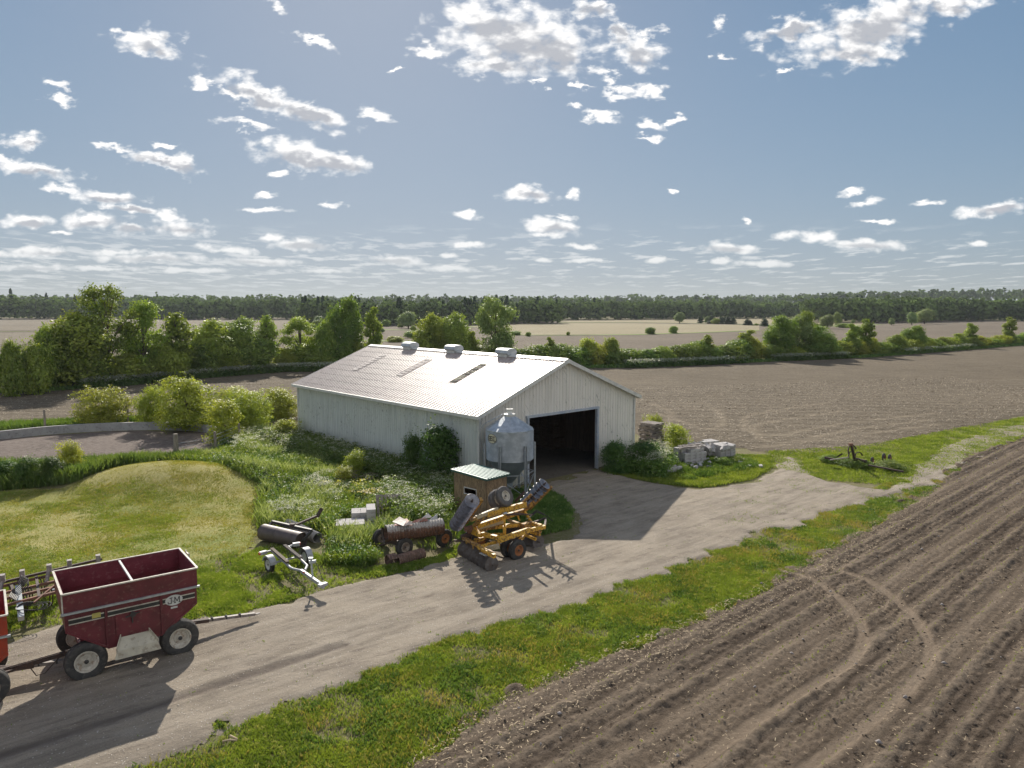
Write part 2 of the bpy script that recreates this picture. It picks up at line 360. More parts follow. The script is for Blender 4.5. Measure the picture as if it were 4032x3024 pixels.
# ---------------------------------------------------------------- terrain sheets
def inside(poly, x, y):
    r = np.zeros(x.shape, bool); n = len(poly)
    for i in range(n):
        x1, y1 = poly[i][:2]; x2, y2 = poly[(i+1) % n][:2]
        if y1 == y2: continue
        r ^= ((y1 > y) != (y2 > y)) & (x < (x2-x1)*(y-y1)/(y2-y1)+x1)
    return r
def on_road(x, y): return inside(ROAD, x+(fbm(x, y, 1.5, 4, 3)-.5)*1.68+(fbm(x, y, .45, 3, 13)-.5)*.92, y+(fbm(x, y, 1.5, 4, 91)-.5)*1.68+(fbm(x, y, .45, 3, 17)-.5)*.92)
def zone(name, poly, cell, zoff, mat, amp=.5, scale=1.5, hole=None, relief=.0, attrs=None, rot=0, disp=None, kind='structure', soft=4, zbase=0.0):
    """ground sheet cut from a grid along a ragged outline"""
    ca, sa = math.cos(rot), math.sin(rot)
    pr = [(p[0]*ca+p[1]*sa, -p[0]*sa+p[1]*ca) for p in poly]
    x0, x1 = min(p[0] for p in pr)-amp, max(p[0] for p in pr)+amp; y0, y1 = min(p[1] for p in pr)-amp, max(p[1] for p in pr)+amp
    cu, cv = cell if isinstance(cell, tuple) else (cell, cell)
    nx = int((x1-x0)/cu)+1; ny = int((y1-y0)/cv)+1
    gx, gy = np.meshgrid(x0+np.arange(nx+1)*cu, y0+np.arange(ny+1)*cv)
    cxx = gx[:-1, :-1]+cu/2; cyy = gy[:-1, :-1]+cv/2
    wx, wy = cxx*ca-cyy*sa, cxx*sa+cyy*ca
    j = min(amp, .5)*1.1; jr = np.random.default_rng(3)
    sx = wx+(fbm(wx, wy, scale, 4, 3)-.5)*2*amp*2+(fbm(wx, wy, .45, 3, 13)-.5)*2*j+jr.normal(0, cu*.3, wx.shape)
    sy = wy+(fbm(wx, wy, scale, 4, 91)-.5)*2*amp*2+(fbm(wx, wy, .45, 3, 17)-.5)*2*j+jr.normal(0, cu*.5, wx.shape)
    keep = inside(poly, sx, sy)
    kk = np.pad(keep.astype(float), 1, mode='edge'); keep = sum(kk[a:a+keep.shape[0], b:b+keep.shape[1]] for a in range(3) for b in range(3)) > 4.5
    if hole is not None: keep &= ~hole(wx, wy)
    X, Y = gx*ca-gy*sa, gx*sa+gy*ca
    Zv = height(X, Y)+zoff
    if relief: Zv = Zv+(fbm(X, Y, 1.2, 4, 5))*relief
    at_ = {}
    if disp: Zv, at_ = disp(X, Y, gx, gy, Zv)
    idx = np.arange((nx+1)*(ny+1)).reshape(ny+1, nx+1)
    kv = np.pad(keep.astype(float), 1); kv = (kv[:-1, :-1]+kv[1:, :-1]+kv[:-1, 1:]+kv[1:, 1:])/4
    for _ in range(soft): p_ = np.pad(kv, 1, mode='edge'); kv = (p_[:-2, 1:-1]+p_[2:, 1:-1]+p_[1:-1, :-2]+p_[1:-1, 2:]+kv)/5
    H0 = height(X, Y); Zv = H0+.004+zbase+(Zv-H0)*np.clip((kv-.45)/.5, 0, 1)
    q = np.stack([idx[:-1, :-1], idx[:-1, 1:], idx[1:, 1:], idx[1:, :-1]], -1)[keep]
    used = np.unique(q); remap = np.full(idx.size, -1); remap[used] = np.arange(len(used))
    V = np.stack([X.ravel(), Y.ravel(), Zv.ravel()], 1)[used]
    o = raw_mesh(name, V, remap[q], mat, smooth=True, attrs={k: a.ravel()[used] for k, a in at_.items()})
    o['kind'] = kind; return o

M = {}
M['grass_ground'] = groundmat('grass_ground', [(.13, .15, .04), (.17, .15, .07), (.26, .215, .14)], .7, 5, .9, .05, 14, ((.30, .25, .18), 1.2, .8))
M['road'] = groundmat('road', [(.21, .18, .145), (.30, .26, .21), (.42, .365, .295)], .45, 9, .8, .03, 14, ((.50, .46, .41), 26, .6))
M['lawn'] = groundmat('lawn', [(.14, .195, .04), (.22, .25, .06), (.33, .30, .10)], .33, 7, .8, .05, 12, ((.42, .34, .17), 2.2, .7), stretch=(1, .45, 1), rot=.6, attr=('dry', (.42, .35, .15), .6))
M['pit'] = groundmat('pit', [(.085, .065, .055), (.14, .11, .095), (.24, .20, .175)], .3, 3.2, .9, .06, 5, ((.30, .26, .23), 5, .5))
M['barnfloor'] = groundmat('barnfloor', [(.10, .085, .07), (.14, .12, .10), (.2, .18, .15)], 1, 9)
base = zone('ground', [(-190, -30), (190, -30), (190, 200), (-190, 200)], 1.0, 0, M['grass_ground'], 0)
# far plain beyond the near square (one coarse sheet, sloping up under the woods)
def plain():
    xs = np.r_[np.linspace(-6000, -700, 12), np.linspace(-650, 650, 66), np.linspace(700, 6000, 12)]
    ys = np.r_[np.linspace(-400, 150, 12), np.linspace(170, 1100, 48), np.linspace(1200, 9000, 14)]
    X, Y = np.meshgrid(xs, ys); Z = height(X, Y)-.05
    n, m = X.shape; idx = np.arange(n*m).reshape(n, m)
    q = np.stack([idx[:-1, :-1], idx[:-1, 1:], idx[1:, 1:], idx[1:, :-1]], -1).reshape(-1, 4)
    o = raw_mesh('far_ground', np.stack([X.ravel(), Y.ravel(), Z.ravel()], 1), q, M['grass_ground'], smooth=True); o['kind'] = 'structure'
plain()

ROAD = [(-30, 4), (-19, 13), (-15.2, 18.6), (-14, 21.2), (-11.2, 21.8), (-8.85, 21.9), (-6.4, 24.1), (-3.1, 26.5), (-1.6, 27.6), (1.3, 28.9), (2.6, 30.2), (3.0, 33.5), (2.7, 36.3),
        (1.5, 38.9), (5.2, 42.8), (7.4, 39.3), (9.6, 37.9), (13.1, 39.6), (15.8, 42.6), (17.3, 46.2), (18.3, 46.2), (17.2, 42.5), (17.2, 39.9), (19.3, 37.7), (21.2, 39.6), (24.4, 43.6), (30.0, 49.8), (37.6, 56.6), (44, 61), (45, 58.5), (38.2, 54.0), (31, 47.4), (24.6, 40.6), (18.3, 36.1),
        (14.2, 32.9), (10.1, 30.0), (5.8, 26.3), (2.5, 23.1), (-.5, 21.1), (-3.6, 18.7), (-6.2, 16.6), (-8.2, 14.3), (-11, 11.5), (-17, 5), (-22, -2), (-30, -4)]
def road_disp(X, Y, U, Vv, Z):
    # two worn wheel paths follow the drive; a lugged rut on the near side
    ln = lambda a, b: (X-a[0])*(-(b[1]-a[1]))+(Y-a[1])*(b[0]-a[0])
    a, b = np.array((-9.64, 15.84)), np.array((-5.54, 19.28)); L = np.linalg.norm(b-a); d = ln(a, b)/L
    t = ((X-a[0])*(b[0]-a[0])+(Y-a[1])*(b[1]-a[1]))/L
    rut = np.exp(-(d/.20)**2)*((t > -7) & (t < 6.5))
    lug = (np.sin(t*2*np.pi/.19+np.abs(d)*9) > 0)*rut
    Z = Z-.03*rut+.06*lug*fbm(X, Y, .3, 2, 8)+.05*np.exp(-((np.abs(d)-.3)/.08)**2)*((t > -7) & (t < 6.5))*fbm(X, Y, .2, 2, 4)
    Z = Z+.05*(fbm(X, Y, .8, 4, 31)-.2)
    return Z, {'rut': rut}
def road_mat():
    m, t, p, o = new_mat('gravel_road'); v = coords(t)
    a = t.ramp(t.noise(v, .5, 6, .65), .3, .7)
    col = t.mix(a, (.21, .178, .142), (.33, .282, .222))
    # long streaks in the driving direction
    v2 = t.mapv(t.mapv(v, (1, 1, 1), (0, 0, R_(-41))), (.2, 1.7, 1))
    st = t.ramp(t.noise(v2, 1.4, 8, .72), .4, .62); col = t.mix(t.math('MULTIPLY', st, .42), col, (.44, .385, .315))
    dk = t.ramp(t.noise(t.mapv(t.mapv(v, (1, 1, 1), (0, 0, R_(-30))), (.45, 1.4, 1)), 1.6, 8, .75), .52, .70); col = t.mix(t.math('MULTIPLY', dk, .75), col, (.14, .113, .092))
    vo = t.new('ShaderNodeTexVoronoi'); vo.inputs['Scale'].default_value = 13; t.l.new(v, vo.inputs['Vector'])
    peb = t.ramp(vo.outputs['Distance'], .12, .3); colr = t.new('ShaderNodeSeparateColor'); t.l.new(vo.outputs['Color'], colr.inputs[0])
    pm = t.math('MULTIPLY', t.math('SUBTRACT', 1.0, peb), t.ramp(colr.outputs[0], .6, .8))
    col = t.mix(t.math('MULTIPLY', pm, .8), col, (.58, .54, .49))
    at_ = t.new('ShaderNodeAttribute'); at_.attribute_name = 'rut'
    col = t.mix(t.math('MULTIPLY', at_.outputs['Fac'], .8), col, (.11, .09, .078))
    t.l.new(col, p.inputs['Base Color']); p.inputs['Roughness'].default_value = .95; p.inputs['Specular IOR Level'].default_value = .1
    gr = t.noise(v, 30, 5, .75); col = t.mix(t.math('MULTIPLY', t.ramp(gr, .5, .64), .45), col, (.13, .11, .095)); t.l.new(col, p.inputs['Base Color'])
    bump(t, p, t.math('ADD', t.noise(v, 9, 8, .78), t.math('MULTIPLY', pm, .35)), .95, .05)
    return m
zone('road', ROAD, .11, .055, road_mat(), .42, 1.5, disp=road_disp)
LAWN = [(-48, 30), (-36, 36.4), (-26, 36.9), (-22.5, 36.4), (-22.1, 38.3), (-21.3, 41.1), (-19.5, 41.8), (-18, 42.7), (-15, 38.9), (-13, 37.4), (-11.6, 32.4), (-10.4, 29.8), (-10.6, 27.4), (-12.5, 25.6), (-16, 24.5), (-30, 17), (-48, 12)]
def dryness(x, y): return np.clip(np.exp(-((x+19.5)/6.5)**2-((y-38.5)/3.2)**2)*1.5*(.4+.9*fbm(x, y, 1.6, 4, 55))+.9*np.clip((fbm(x*.6+y*.3, y, 2.4, 4, 66)-.52)*5, 0, 1), 0, 1)
zone('lawn', LAWN, .22, .02, M['lawn'], .6, 2.5, relief=.07, disp=lambda X, Y, U, V, Z: (Z, {'dry': dryness(X, Y)}))
zone('pit_floor', [(-46, 40), (-30.6, 43.1), (-26, 43.3), (-20.8, 44.6), (-19.4, 48), (-19.5, 54), (-24, 56.3), (-29.2, 56.5), (-34.9, 54.5), (-38, 52), (-46, 47)], .3, .012, M['pit'], .3, 2, relief=.05)

# soil with crop residue
def soil_mat(name, tones, rot, period=.76, rowamt=.5, big=.12, stretch=4.0):
    m, t, p, o = new_mat(name); v = coords(t)
    vr = t.mapv(v, (1, 1, 1), (0, 0, -rot))
    a = t.ramp(t.noise(v, big, 5, .6), .3, .7)
    col = t.mix(a, tones[0], tones[1])
    vs = t.mapv(vr, (.16, 1.6, 1)); st = t.ramp(t.noise(vs, 1.5, 5, .65), .42, .68)
    col = t.mix(t.math('MULTIPLY', st, rowamt), col, tones[2])
    fl = t.ramp(t.noise(t.mapv(vr, (.5, 1, 1)), stretch*2.2, 7, .8), .54, .68); col = t.mix(t.math('MULTIPLY', fl, .75), col, tones[2])
    ck = t.ramp(t.noise(v, stretch*1.7, 6, .75), .5, .64); col = t.mix(t.math('MULTIPLY', ck, .78), col, tones[3])
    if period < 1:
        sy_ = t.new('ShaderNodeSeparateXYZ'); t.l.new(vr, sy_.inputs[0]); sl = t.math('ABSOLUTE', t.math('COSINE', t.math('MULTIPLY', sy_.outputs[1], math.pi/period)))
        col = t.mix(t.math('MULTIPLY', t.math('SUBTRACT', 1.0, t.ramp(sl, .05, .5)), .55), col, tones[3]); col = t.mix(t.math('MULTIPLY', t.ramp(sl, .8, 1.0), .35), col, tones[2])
    at_ = t.new('ShaderNodeAttribute'); at_.attribute_name = 'track'
    col = t.mix(t.math('MULTIPLY', at_.outputs['Fac'], .6), col, (tones[2][0]*.95, tones[2][1]*.93, tones[2][2]*.92))
    t.l.new(col, p.inputs['Base Color']); p.inputs['Roughness'].default_value = 1; p.inputs['Specular IOR Level'].default_value = .08
    sx = t.new('ShaderNodeSeparateXYZ'); t.l.new(vr, sx.inputs[0])
    row = t.math('SINE', t.math('MULTIPLY', sx.outputs[1], 2*math.pi/period))
    h = t.math('ADD', t.noise(v, 8, 7, .75), t.math('MULTIPLY', row, .10 if period < 1 else .32))
    bump(t, p, h, .8, .09)
    return m
ROT = R_(43)
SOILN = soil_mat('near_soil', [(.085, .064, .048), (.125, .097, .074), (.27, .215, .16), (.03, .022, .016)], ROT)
SOILM = soil_mat('mid_soil', [(.115, .094, .068), (.15, .123, .09), (.29, .245, .18), (.05, .039, .028)], R_(-6), 2.2, .45, .06, 1.6)
NF = [(-2.9, 13.6), (0.0, 17.4), (2.6, 19.6), (5.6, 21.8), (8.3, 24.2), (14.4, 30.2), (21.2, 37.0), (29.7, 46.9), (37.1, 52.7), (60, 70), (66, 60), (40, 26), (14, 6), (0, 6), (-9, 8)]
TRK = [[rz(12, *p).xy for p in ((1180, -60), (1330, 0), (1480, 130), (1520, 230), (1480, 330), (1300, 450), (1060, 600), (800, 788), (500, 980))],
       [rz(12, *p).xy for p in ((1400, -60), (1560, 0), (1700, 110), (1790, 230), (1800, 330), (1720, 450), (1500, 640), (1290, 788), (1000, 1000))]]
def smooth_poly(P, n=8):
    P = [Vector((p[0], p[1])) for p in P]; out = []
    for i in range(len(P)-1):
        p0, p1, p2, p3 = P[max(i-1, 0)], P[i], P[i+1], P[min(i+2, len(P)-1)]
        for k in range(n):
            t = k/n; out.append(.5*((2*p1)+(p2-p0)*t+(2*p0-5*p1+4*p2-p3)*t*t+(3*p1-p0-3*p2+p3)*t**3))
    out.append(P[-1]); return out
def track_field(X, Y, P):
    """distance across and length along a polyline"""
    best = np.full(X.shape, 9.0); along = np.zeros(X.shape); side = np.zeros(X.shape); s = 0
    for a, b in zip(P[:-1], P[1:]):
        d = b-a; L = d.length; dx, dy = d.x/L, d.y/L
        px, py = X-a.x, Y-a.y; t = np.clip(px*dx+py*dy, 0, L); ex, ey = px-t*dx, py-t*dy
        dist = np.sqrt(ex*ex+ey*ey); mk = dist < best
        best = np.where(mk, dist, best); along = np.where(mk, s+t, along); side = np.where(mk, np.sign(px*dy-py*dx)*dist, side); s += L
    return best, along, side
def nf_disp(X, Y, U, Vv, Z):
    ph = Vv
    rows = np.cos(ph*2*np.pi/.76)
    dual = .5+.5*np.cos(ph*2*np.pi/3.04)
    h = .028*(2*np.abs(np.cos(ph*np.pi/.76))**1.4-1)+.012*np.cos(ph*2*np.pi/.38)+.04*(fbm(X, Y, .35, 4, 12)-.5)*1.5+.06*(fbm(X, Y, .14, 3, 19)-.5)*2+.03*(fbm(U*.12, Vv, .3, 3, 50)-.5)
    wt = np.clip((dual-.72)*6, 0, 1)
    lug0 = (np.sin(U*2*np.pi/.24+np.abs(rows)*2.0) > .1)
    h = h*(1-.6*wt)+wt*(-.03+.03*lug0*(fbm(X, Y, .6, 2, 3)))
    tr = np.zeros(X.shape)
    for P in TRK:
        P = smooth_poly(P); best, al, sd_ = track_field(X, Y, P)
        m1 = np.clip((.20-best)/.07, 0, 1); bb = np.abs(best-.42); m2 = np.clip((.33-np.abs(sd_-.55))/.1, 0, 1)*(best < 1.0)
        lug = (np.sin(al*2*np.pi/.30+sd_*7) > .15)
        h = h*(1-m1)-.045*m1; h = h*(1-m2*.8)+m2*(-.05+.055*lug)
        h = h+.05*np.exp(-((sd_+.28)/.1)**2)*(best < .6)*fbm(X, Y, .2, 2, 9)
        tr = np.maximum(tr, np.maximum(m1, m2*.35))
    return Z+h+.09, {'track': np.maximum(tr, wt*.35)}
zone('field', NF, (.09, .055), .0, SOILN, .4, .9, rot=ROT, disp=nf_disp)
MF = [(9, 55.5), (12, 51), (15.3, 48.4), (18.4, 46.8), (25.3, 50), (35.8, 57.6), (44.9, 63.8), (60, 75), (160, 150), (160, 200), (127, 181), (92, 156.5), (66, 137.6), (46, 128.6), (32, 120.8), (19.5, 115.5),
      (-5, 112), (-33, 109), (-41, 99.4), (-47, 89.2), (-51.5, 84.8), (-57.5, 81.6), (-80, 66), (-62, 50), (-48, 52), (-40.6, 57.4), (-37, 59.6), (-30, 62), (-22, 63), (-12, 59), (0, 57)]
MTR = [[rz(5, *p).xy for p in ((480, 130), (700, 210), (820, 215), (860, 160), (800, 90))], [rz(5, *p).xy for p in ((2212, 120), (1600, 190), (1200, 260), (1030, 240), (990, 190), (1060, 130), (1500, 60))],
       [rz(5, *p).xy for p in ((2212, 160), (1700, 220), (1300, 300), (1120, 290), (1060, 240), (1100, 190), (1600, 110))], [rz(5, *p).xy for p in ((330, 230), (560, 330), (900, 350), (1400, 300), (2212, 190))],
       [rz(5, *p).xy for p in ((400, 60), (540, 120), (520, 190), (640, 290))]]
def mf_disp(X, Y, U, Vv, Z):
    tr = np.zeros(X.shape); near = Y < 80
    for P in MTR:
        best, al, sd_ = track_field(X, Y, smooth_poly(P, 5)); tr = np.maximum(tr, np.clip((.42-best)/.2, 0, 1)*np.clip(fbm(X, Y, 2, 2, 6)*1.6, 0, 1))
    Z = Z-.04*tr+.05*(fbm(X, Y, .9, 3, 5)-.3)*near
    return Z, {'track': tr*.8}
zone('middle_field', MF, .38, .05, SOILM, .6, 2.5, disp=mf_disp)
# fields beyond the hedgerow
def flat(name, pts, z, mat):
    mb = MB(); mb.add([(p[0], p[1], z) for p in pts], [tuple(range(len(pts)))]); o = mb.build(name, mat); o['kind'] = 'structure'; return o
FARB = soil_mat('far_soil', [(.14, .115, .088), (.18, .15, .115), (.25, .21, .165), (.09, .075, .055)], R_(4), 3, .35, .02, .5)
FART = soil_mat('far_stubble', [(.27, .23, .15), (.31, .27, .175), (.37, .325, .22), (.17, .15, .1)], R_(4), 3, .35, .015, .5)
FARG = soil_mat('far_grey_soil', [(.18, .155, .12), (.215, .185, .14), (.27, .235, .18), (.11, .095, .07)], R_(4), 3, .35, .015, .5)
flat('far_field', [(-420, 90), (-62, 90), (-45, 112), (-33, 124), (17, 128), (66, 148), (120, 188), (330, 330), (330, 520), (180, 560), (-520, 620)], .06, FARB)
flat('stubble_field', [ad(*p).xy for p in ((1011, 704), (1104, 724), (1371, 723), (1640, 714), (1640, 703), (1371, 698.5), (1207, 698))], .1, FART)
flat('stubble_field_beyond', [ad(*p).xy for p in ((1207, 696.5), (1371, 696.5), (1640, 700.5), (1700, 703), (1865, 704.5), (1865, 691), (1640, 688.5), (1207, 690))], .1, FART)
flat('grey_field', [ad(*p).xy for p in ((-80, 716), (150, 713), (600, 716), (700, 712), (650, 690), (-80, 690))], .1, FARG)
flat('grey_field_nearer', [ad(*p).xy for p in ((-80, 745), (-80, 719.5), (250, 718), (600, 722), (600, 735), (200, 742))], .1, FARG)
M['verge'] = groundmat('verge', [(.10, .17, .03), (.16, .24, .045), (.24, .28, .09)], .1, .6, .5, .1, 3)
def strip(name, pts, wd, z=.14):
    P = [ad(*p) for p in pts]; mb = MB(); V = []
    for i, p in enumerate(P):
        d = (P[min(i+1, len(P)-1)]-P[max(i-1, 0)]).normalized(); n = Vector((-d.y, d.x, 0)); k = wd*(.7+.6*random.random())
        V += [(p.x+n.x*k, p.y+n.y*k, z), (p.x-n.x*k, p.y-n.y*k, z)]
    mb.add(V, [(2*i, 2*i+1, 2*i+3, 2*i+2) for i in range(len(P)-1)]); o = mb.build(name, M['verge']); o['kind'] = 'structure'
strip('grass_margin', [(1100, 724), (1200, 725), (1371, 723.5), (1500, 719.5), (1640, 714)], 2.2)
strip('grass_margin', [(-60, 717.5), (150, 716), (400, 717), (620, 718)], 1.6)
strip('grass_margin', [(1207, 697), (1371, 697.2), (1500, 698.5), (1640, 702), (1800, 705), (1900, 701)], 3.5)
strip('grass_margin', [(800, 712), (900, 714), (1010, 706)], 5)
strip('grass_margin', [(700, 735), (860, 738), (1000, 741)], 2.5)
# ---------------------------------------------------------------- barn
def steel(name, c, dark, rough, streak=.35, metal=0.0, scuff=0.0):
    m, t, p, o = new_mat(name); v = coords(t)
    n = t.noise(t.mapv(v, (1.2, 1.2, .12)), 3.0, 6, .65); col = t.mix(t.math('MULTIPLY', t.ramp(n, .42, .7), streak), c, dark)
    if scuff:
        sx = t.new('ShaderNodeSeparateXYZ'); t.l.new(v, sx.inputs[0])
        wv = t.noise(t.mapv(v, (.35, .35, .45)), 2.0, 2); pv = t.mapv(v, (1, 1, 1), (0, R_(35), 0))
        k = t.noise(t.mapv(pv, (7, 7, .8)), 1.6, 5, .7, 1.2)
        col = t.mix(t.math('MULTIPLY', t.math('MULTIPLY', t.ramp(k, .565, .64), t.ramp(wv, .44, .56)), scuff), col, (.10, .11, .10))
        # green-grey grime towards the splash zone at the foot (dirt, not shade)
        g = t.math('MULTIPLY', t.math('SUBTRACT', 1.0, t.ramp(sx.outputs[2], .2, 1.7)), .6); col = t.mix(g, col, (.25, .26, .19))
    t.l.new(col, p.inputs['Base Color']); p.inputs['Roughness'].default_value = rough; p.inputs['Metallic'].default_value = metal
    bump(t, p, t.noise(v, 2.5, 3), .12, .02)
    return m
M['wall_steel'] = steel('wall_steel', (.74, .71, .66), (.56, .54, .49), .45, .5, .0, .5)
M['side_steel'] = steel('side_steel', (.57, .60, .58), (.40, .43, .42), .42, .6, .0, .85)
M['roof_steel'] = steel('roof_steel', (.43, .375, .355), (.31, .255, .235), .50, .9, .12)
M['trim'] = surf('trim', (.66, .66, .64), (.54, .54, .52), 3, .45)
M['galv'] = surf('galvanised', (.50, .53, .56), (.36, .39, .42), 5, .42, .5, bmp=.1)
M['galvdull'] = surf('galvanised_dull', (.52, .55, .57), (.38, .41, .43), 3, .5, .25, bmp=.1)
M['dark'] = surf('dark_steel', (.035, .033, .035), (.06, .055, .05), 8, .6)
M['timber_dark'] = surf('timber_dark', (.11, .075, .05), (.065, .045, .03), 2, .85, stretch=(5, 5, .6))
M['greywood'] = surf('grey_wood', (.33, .29, .26), (.20, .17, .15), 5, .85, c3=(.11, .09, .08), stretch=(1, 1, 1), s3=14)
M['skylight'] = surf('skylight_panel', (.26, .25, .19), (.06, .057, .045), 2.6, .9, stretch=(1, .3, 1), thr=(.4, .6), spec=.1)
BX = Vector((-1.753, 36.885, 0)); BROT = R_(41.87); BWd, BLn, EZ, RZ = 12.84, 20.65, 4.10, 6.62
barn = thing('barn', 'long low-gabled metal barn with pale ribbed walls, glaring roof and one big doorway', 'barn', BX, BROT)
sl = (RZ-EZ)/(BWd/2)
def roofz(x): return EZ+sl*min(x, BWd-x)
def ribbed_wall(name, mat, axis, c0, c1, fixed, outdir, ztop, zbot=lambda x: 0.0, pitch=.23, depth=.028):
    mb = MB(); xs = [c0]
    x = c0
    while x < c1-1e-6:
        for d in (pitch*.62, pitch*.72, pitch*.86, pitch*.96):
            if x+d < c1: xs.append(x+d)
        x += pitch
    xs.append(c1); xs = sorted(set(round(q, 4) for q in xs))
    def dep(q):
        f = ((q-c0) % pitch)/pitch
        return depth if .70 < f < .88 else 0.0
    V = []; Fc = []
    for q in xs:
        o_ = fixed+outdir*dep(q+1e-4)
        for z in (zbot(q), ztop(q)): V.append((q, o_, z) if axis == 'x' else (o_, q, z))
    for i in range(len(xs)-1): Fc.append((2*i, 2*i+2, 2*i+3, 2*i+1))
    mb.add(V, Fc)
    # inner skin so the wall has a thickness
    V2 = []
    for q in (c0, (c0+c1)/2, c1):
        for z in (zbot(q), ztop(q)-.03): V2.append((q, fixed-outdir*.05, z) if axis == 'x' else (fixed-outdir*.05, q, z))
    mb.add(V2, [(0, 2, 3, 1), (2, 4, 5, 3)])
    return mb
DX0, DX1, DZ = 3.60, 9.12, 3.60
w_ = ribbed_wall('w', None, 'x', .22, DX0, .12, -1, lambda q: roofz(q)-.07)
w2 = ribbed_wall('w', None, 'x', DX1, BWd-.22, .12, -1, lambda q: roofz(q)-.07)
for mbx in (w2, ribbed_wall('w', None, 'x', DX0, BWd/2, .12, -1, lambda q: roofz(q)-.07, lambda q: DZ), ribbed_wall('w', None, 'x', BWd/2, DX1, .12, -1, lambda q: roofz(q)-.07, lambda q: DZ)):
    w_.add(mbx.v, mbx.f)
w_.build('gable_wall', M['wall_steel'], barn)
ribbed_wall('w', None, 'y', .15, BLn-.15, .20, -1, lambda q: EZ+.0).build('side_wall', M['side_steel'], barn)
ribbed_wall('w', None, 'y', .15, BLn-.15, BWd-.20, 1, lambda q: EZ+.0, pitch=.46).build('side_wall', M['wall_steel'], barn)
bw = ribbed_wall('w', None, 'x', .22, BWd/2, BLn-.12, 1, lambda q: roofz(q)-.07, pitch=.46); b2 = ribbed_wall('w', None, 'x', BWd/2, BWd-.22, BLn-.12, 1, lambda q: roofz(q)-.07, pitch=.46); bw.add(b2.v, b2.f)
bw.build('gable_wall', M['wall_steel'], barn)
def roof_slope(left):
    mb = MB(); pitch = .305; y = -.18; ys = []
    while y < BLn+.18:
        ys += [(y, 0), (y+pitch*.80, 0), (y+pitch*.86, .032), (y+pitch*.94, .032)]; y += pitch
    ys.append((BLn+.18, 0))
    V = []; n = 7
    for (q, d) in ys:
        for k in range(n+1):
            f = k/n; x = -.12+(BWd/2+.12)*f if left else BWd+.12-(BWd/2+.12)*f
            z = EZ+sl*(BWd/2+.12)*f-sl*.12+.03+d+.004*math.sin(k*2.1+q)
            V.append((x, q, z))
    m = n+1; Fc = []
    for i in range(len(ys)-1):
        for k in range(n):
            a = i*m+k; Fc.append((a, a+1, a+m+1, a+m) if left else (a, a+m, a+m+1, a+1))
    mb.add(V, Fc)
    # under side
    xa, xb = (-.12, BWd/2) if left else (BWd+.12, BWd/2); za, zb = EZ-sl*.12-.03, RZ-.03
    mb.add([(xa, -.18, za), (xb, -.18, zb), (xb, BLn+.18, zb), (xa, BLn+.18, za)], [(0, 1, 2, 3)])
    return mb
roofL = roof_slope(True).build('roof_slope', M['roof_steel'], barn)
roof_slope(False).build('roof_slope', M['roof_steel'], barn)
# screw rows on the near slope
mb = MB()
for k in range(9):
    f = (k+.5)/9; x = (BWd/2)*f
    for i in range(int(BLn/.305)):
        y = -.18+.305*(i+.4); mb.box((x, y, EZ+sl*x+.036), (.05, .035, .012), Matrix.Rotation(-math.atan(sl), 3, 'Y'))
mb.build('screws', surf('screw_heads', (.30, .28, .26), (.2, .18, .17), 5, .7, bmp=0), roofL)['kind'] = 'stuff'
mb = MB()
mb.beam((BWd/2-.13, -.19, RZ+.028), (BWd/2-.13, BLn+.19, RZ+.028), .30, .02, (-sl, 0, 1)); mb.beam((BWd/2+.13, -.19, RZ+.022), (BWd/2+.13, BLn+.19, RZ+.022), .30, .02, (sl, 0, 1))
mb.build('ridge_cap', M['trim'], barn)
for a, b in (((-.14, -.2, EZ-.10), (BWd/2+.02, -.2, RZ-.045)), ((BWd+.14, -.2, EZ-.10), (BWd/2-.02, -.205, RZ-.045)), ((-.14, BLn+.2, EZ-.10), (BWd/2, BLn+.2, RZ-.045)), ((BWd+.14, BLn+.2, EZ-.10), (BWd/2, BLn+.203, RZ-.045))):
    MB().beam(a, b, .05, .20).build('rake_trim', M['trim'], barn)
MB().beam((-.15, -.2, EZ-.10), (-.15, BLn+.2, EZ-.10), .05, .17).build('eave_fascia', M['trim'], barn)
MB().beam((BWd+.15, -.2, EZ-.10), (BWd+.15, BLn+.2, EZ-.10), .05, .17).build('eave_fascia', M['trim'], barn)
MB().box((.02, BLn/2, EZ-.19), (.34, BLn-.1, .012)).build('soffit', M['trim'], barn)
for cx_, cy_ in ((.19, .10), (BWd-.19, .10), (.19, BLn-.10)):
    MB().box((cx_, cy_, (EZ-.1)/2), (.13, .13, EZ-.1)).build('corner_trim', M['trim'], barn)
mb = MB(); mb.box((DX0-.05, .06, DZ/2), (.12, .16, DZ)); mb.box((DX1+.06, .05, DZ/2), (.14, .17, DZ)); mb.box(((DX0+DX1)/2, .055, DZ+.06), (DX1-DX0+.34, .17, .12))
mb.build('door_frame', surf('door_frame', (.30, .36, .46), (.45, .48, .52), 2, .5, c3=(.6, .6, .6)), barn)
mb = MB()
for y in (5.1, 10.35, 15.5):    # ridge ventilators
    pass
for y in (5.1, 10.35, 15.5):
    v_ = MB(); v_.prism([(BWd/2-.42, y-.55, RZ+.16), (BWd/2-.36, y-.55, RZ+.35), (BWd/2-.20, y-.55, RZ+.44), (BWd/2+.20, y-.55, RZ+.44), (BWd/2+.36, y-.55, RZ+.35), (BWd/2+.42, y-.55, RZ+.16), (BWd/2+.26, y-.55, RZ+.05), (BWd/2-.26, y-.55, RZ+.05)], (0, 1.1, 0))
    o = v_.build('roof_vent', M['galvdull'], barn)
    MB().box((BWd/2, y, RZ-.02), (.62, .86, .20)).build('vent_base', M['trim'], o)
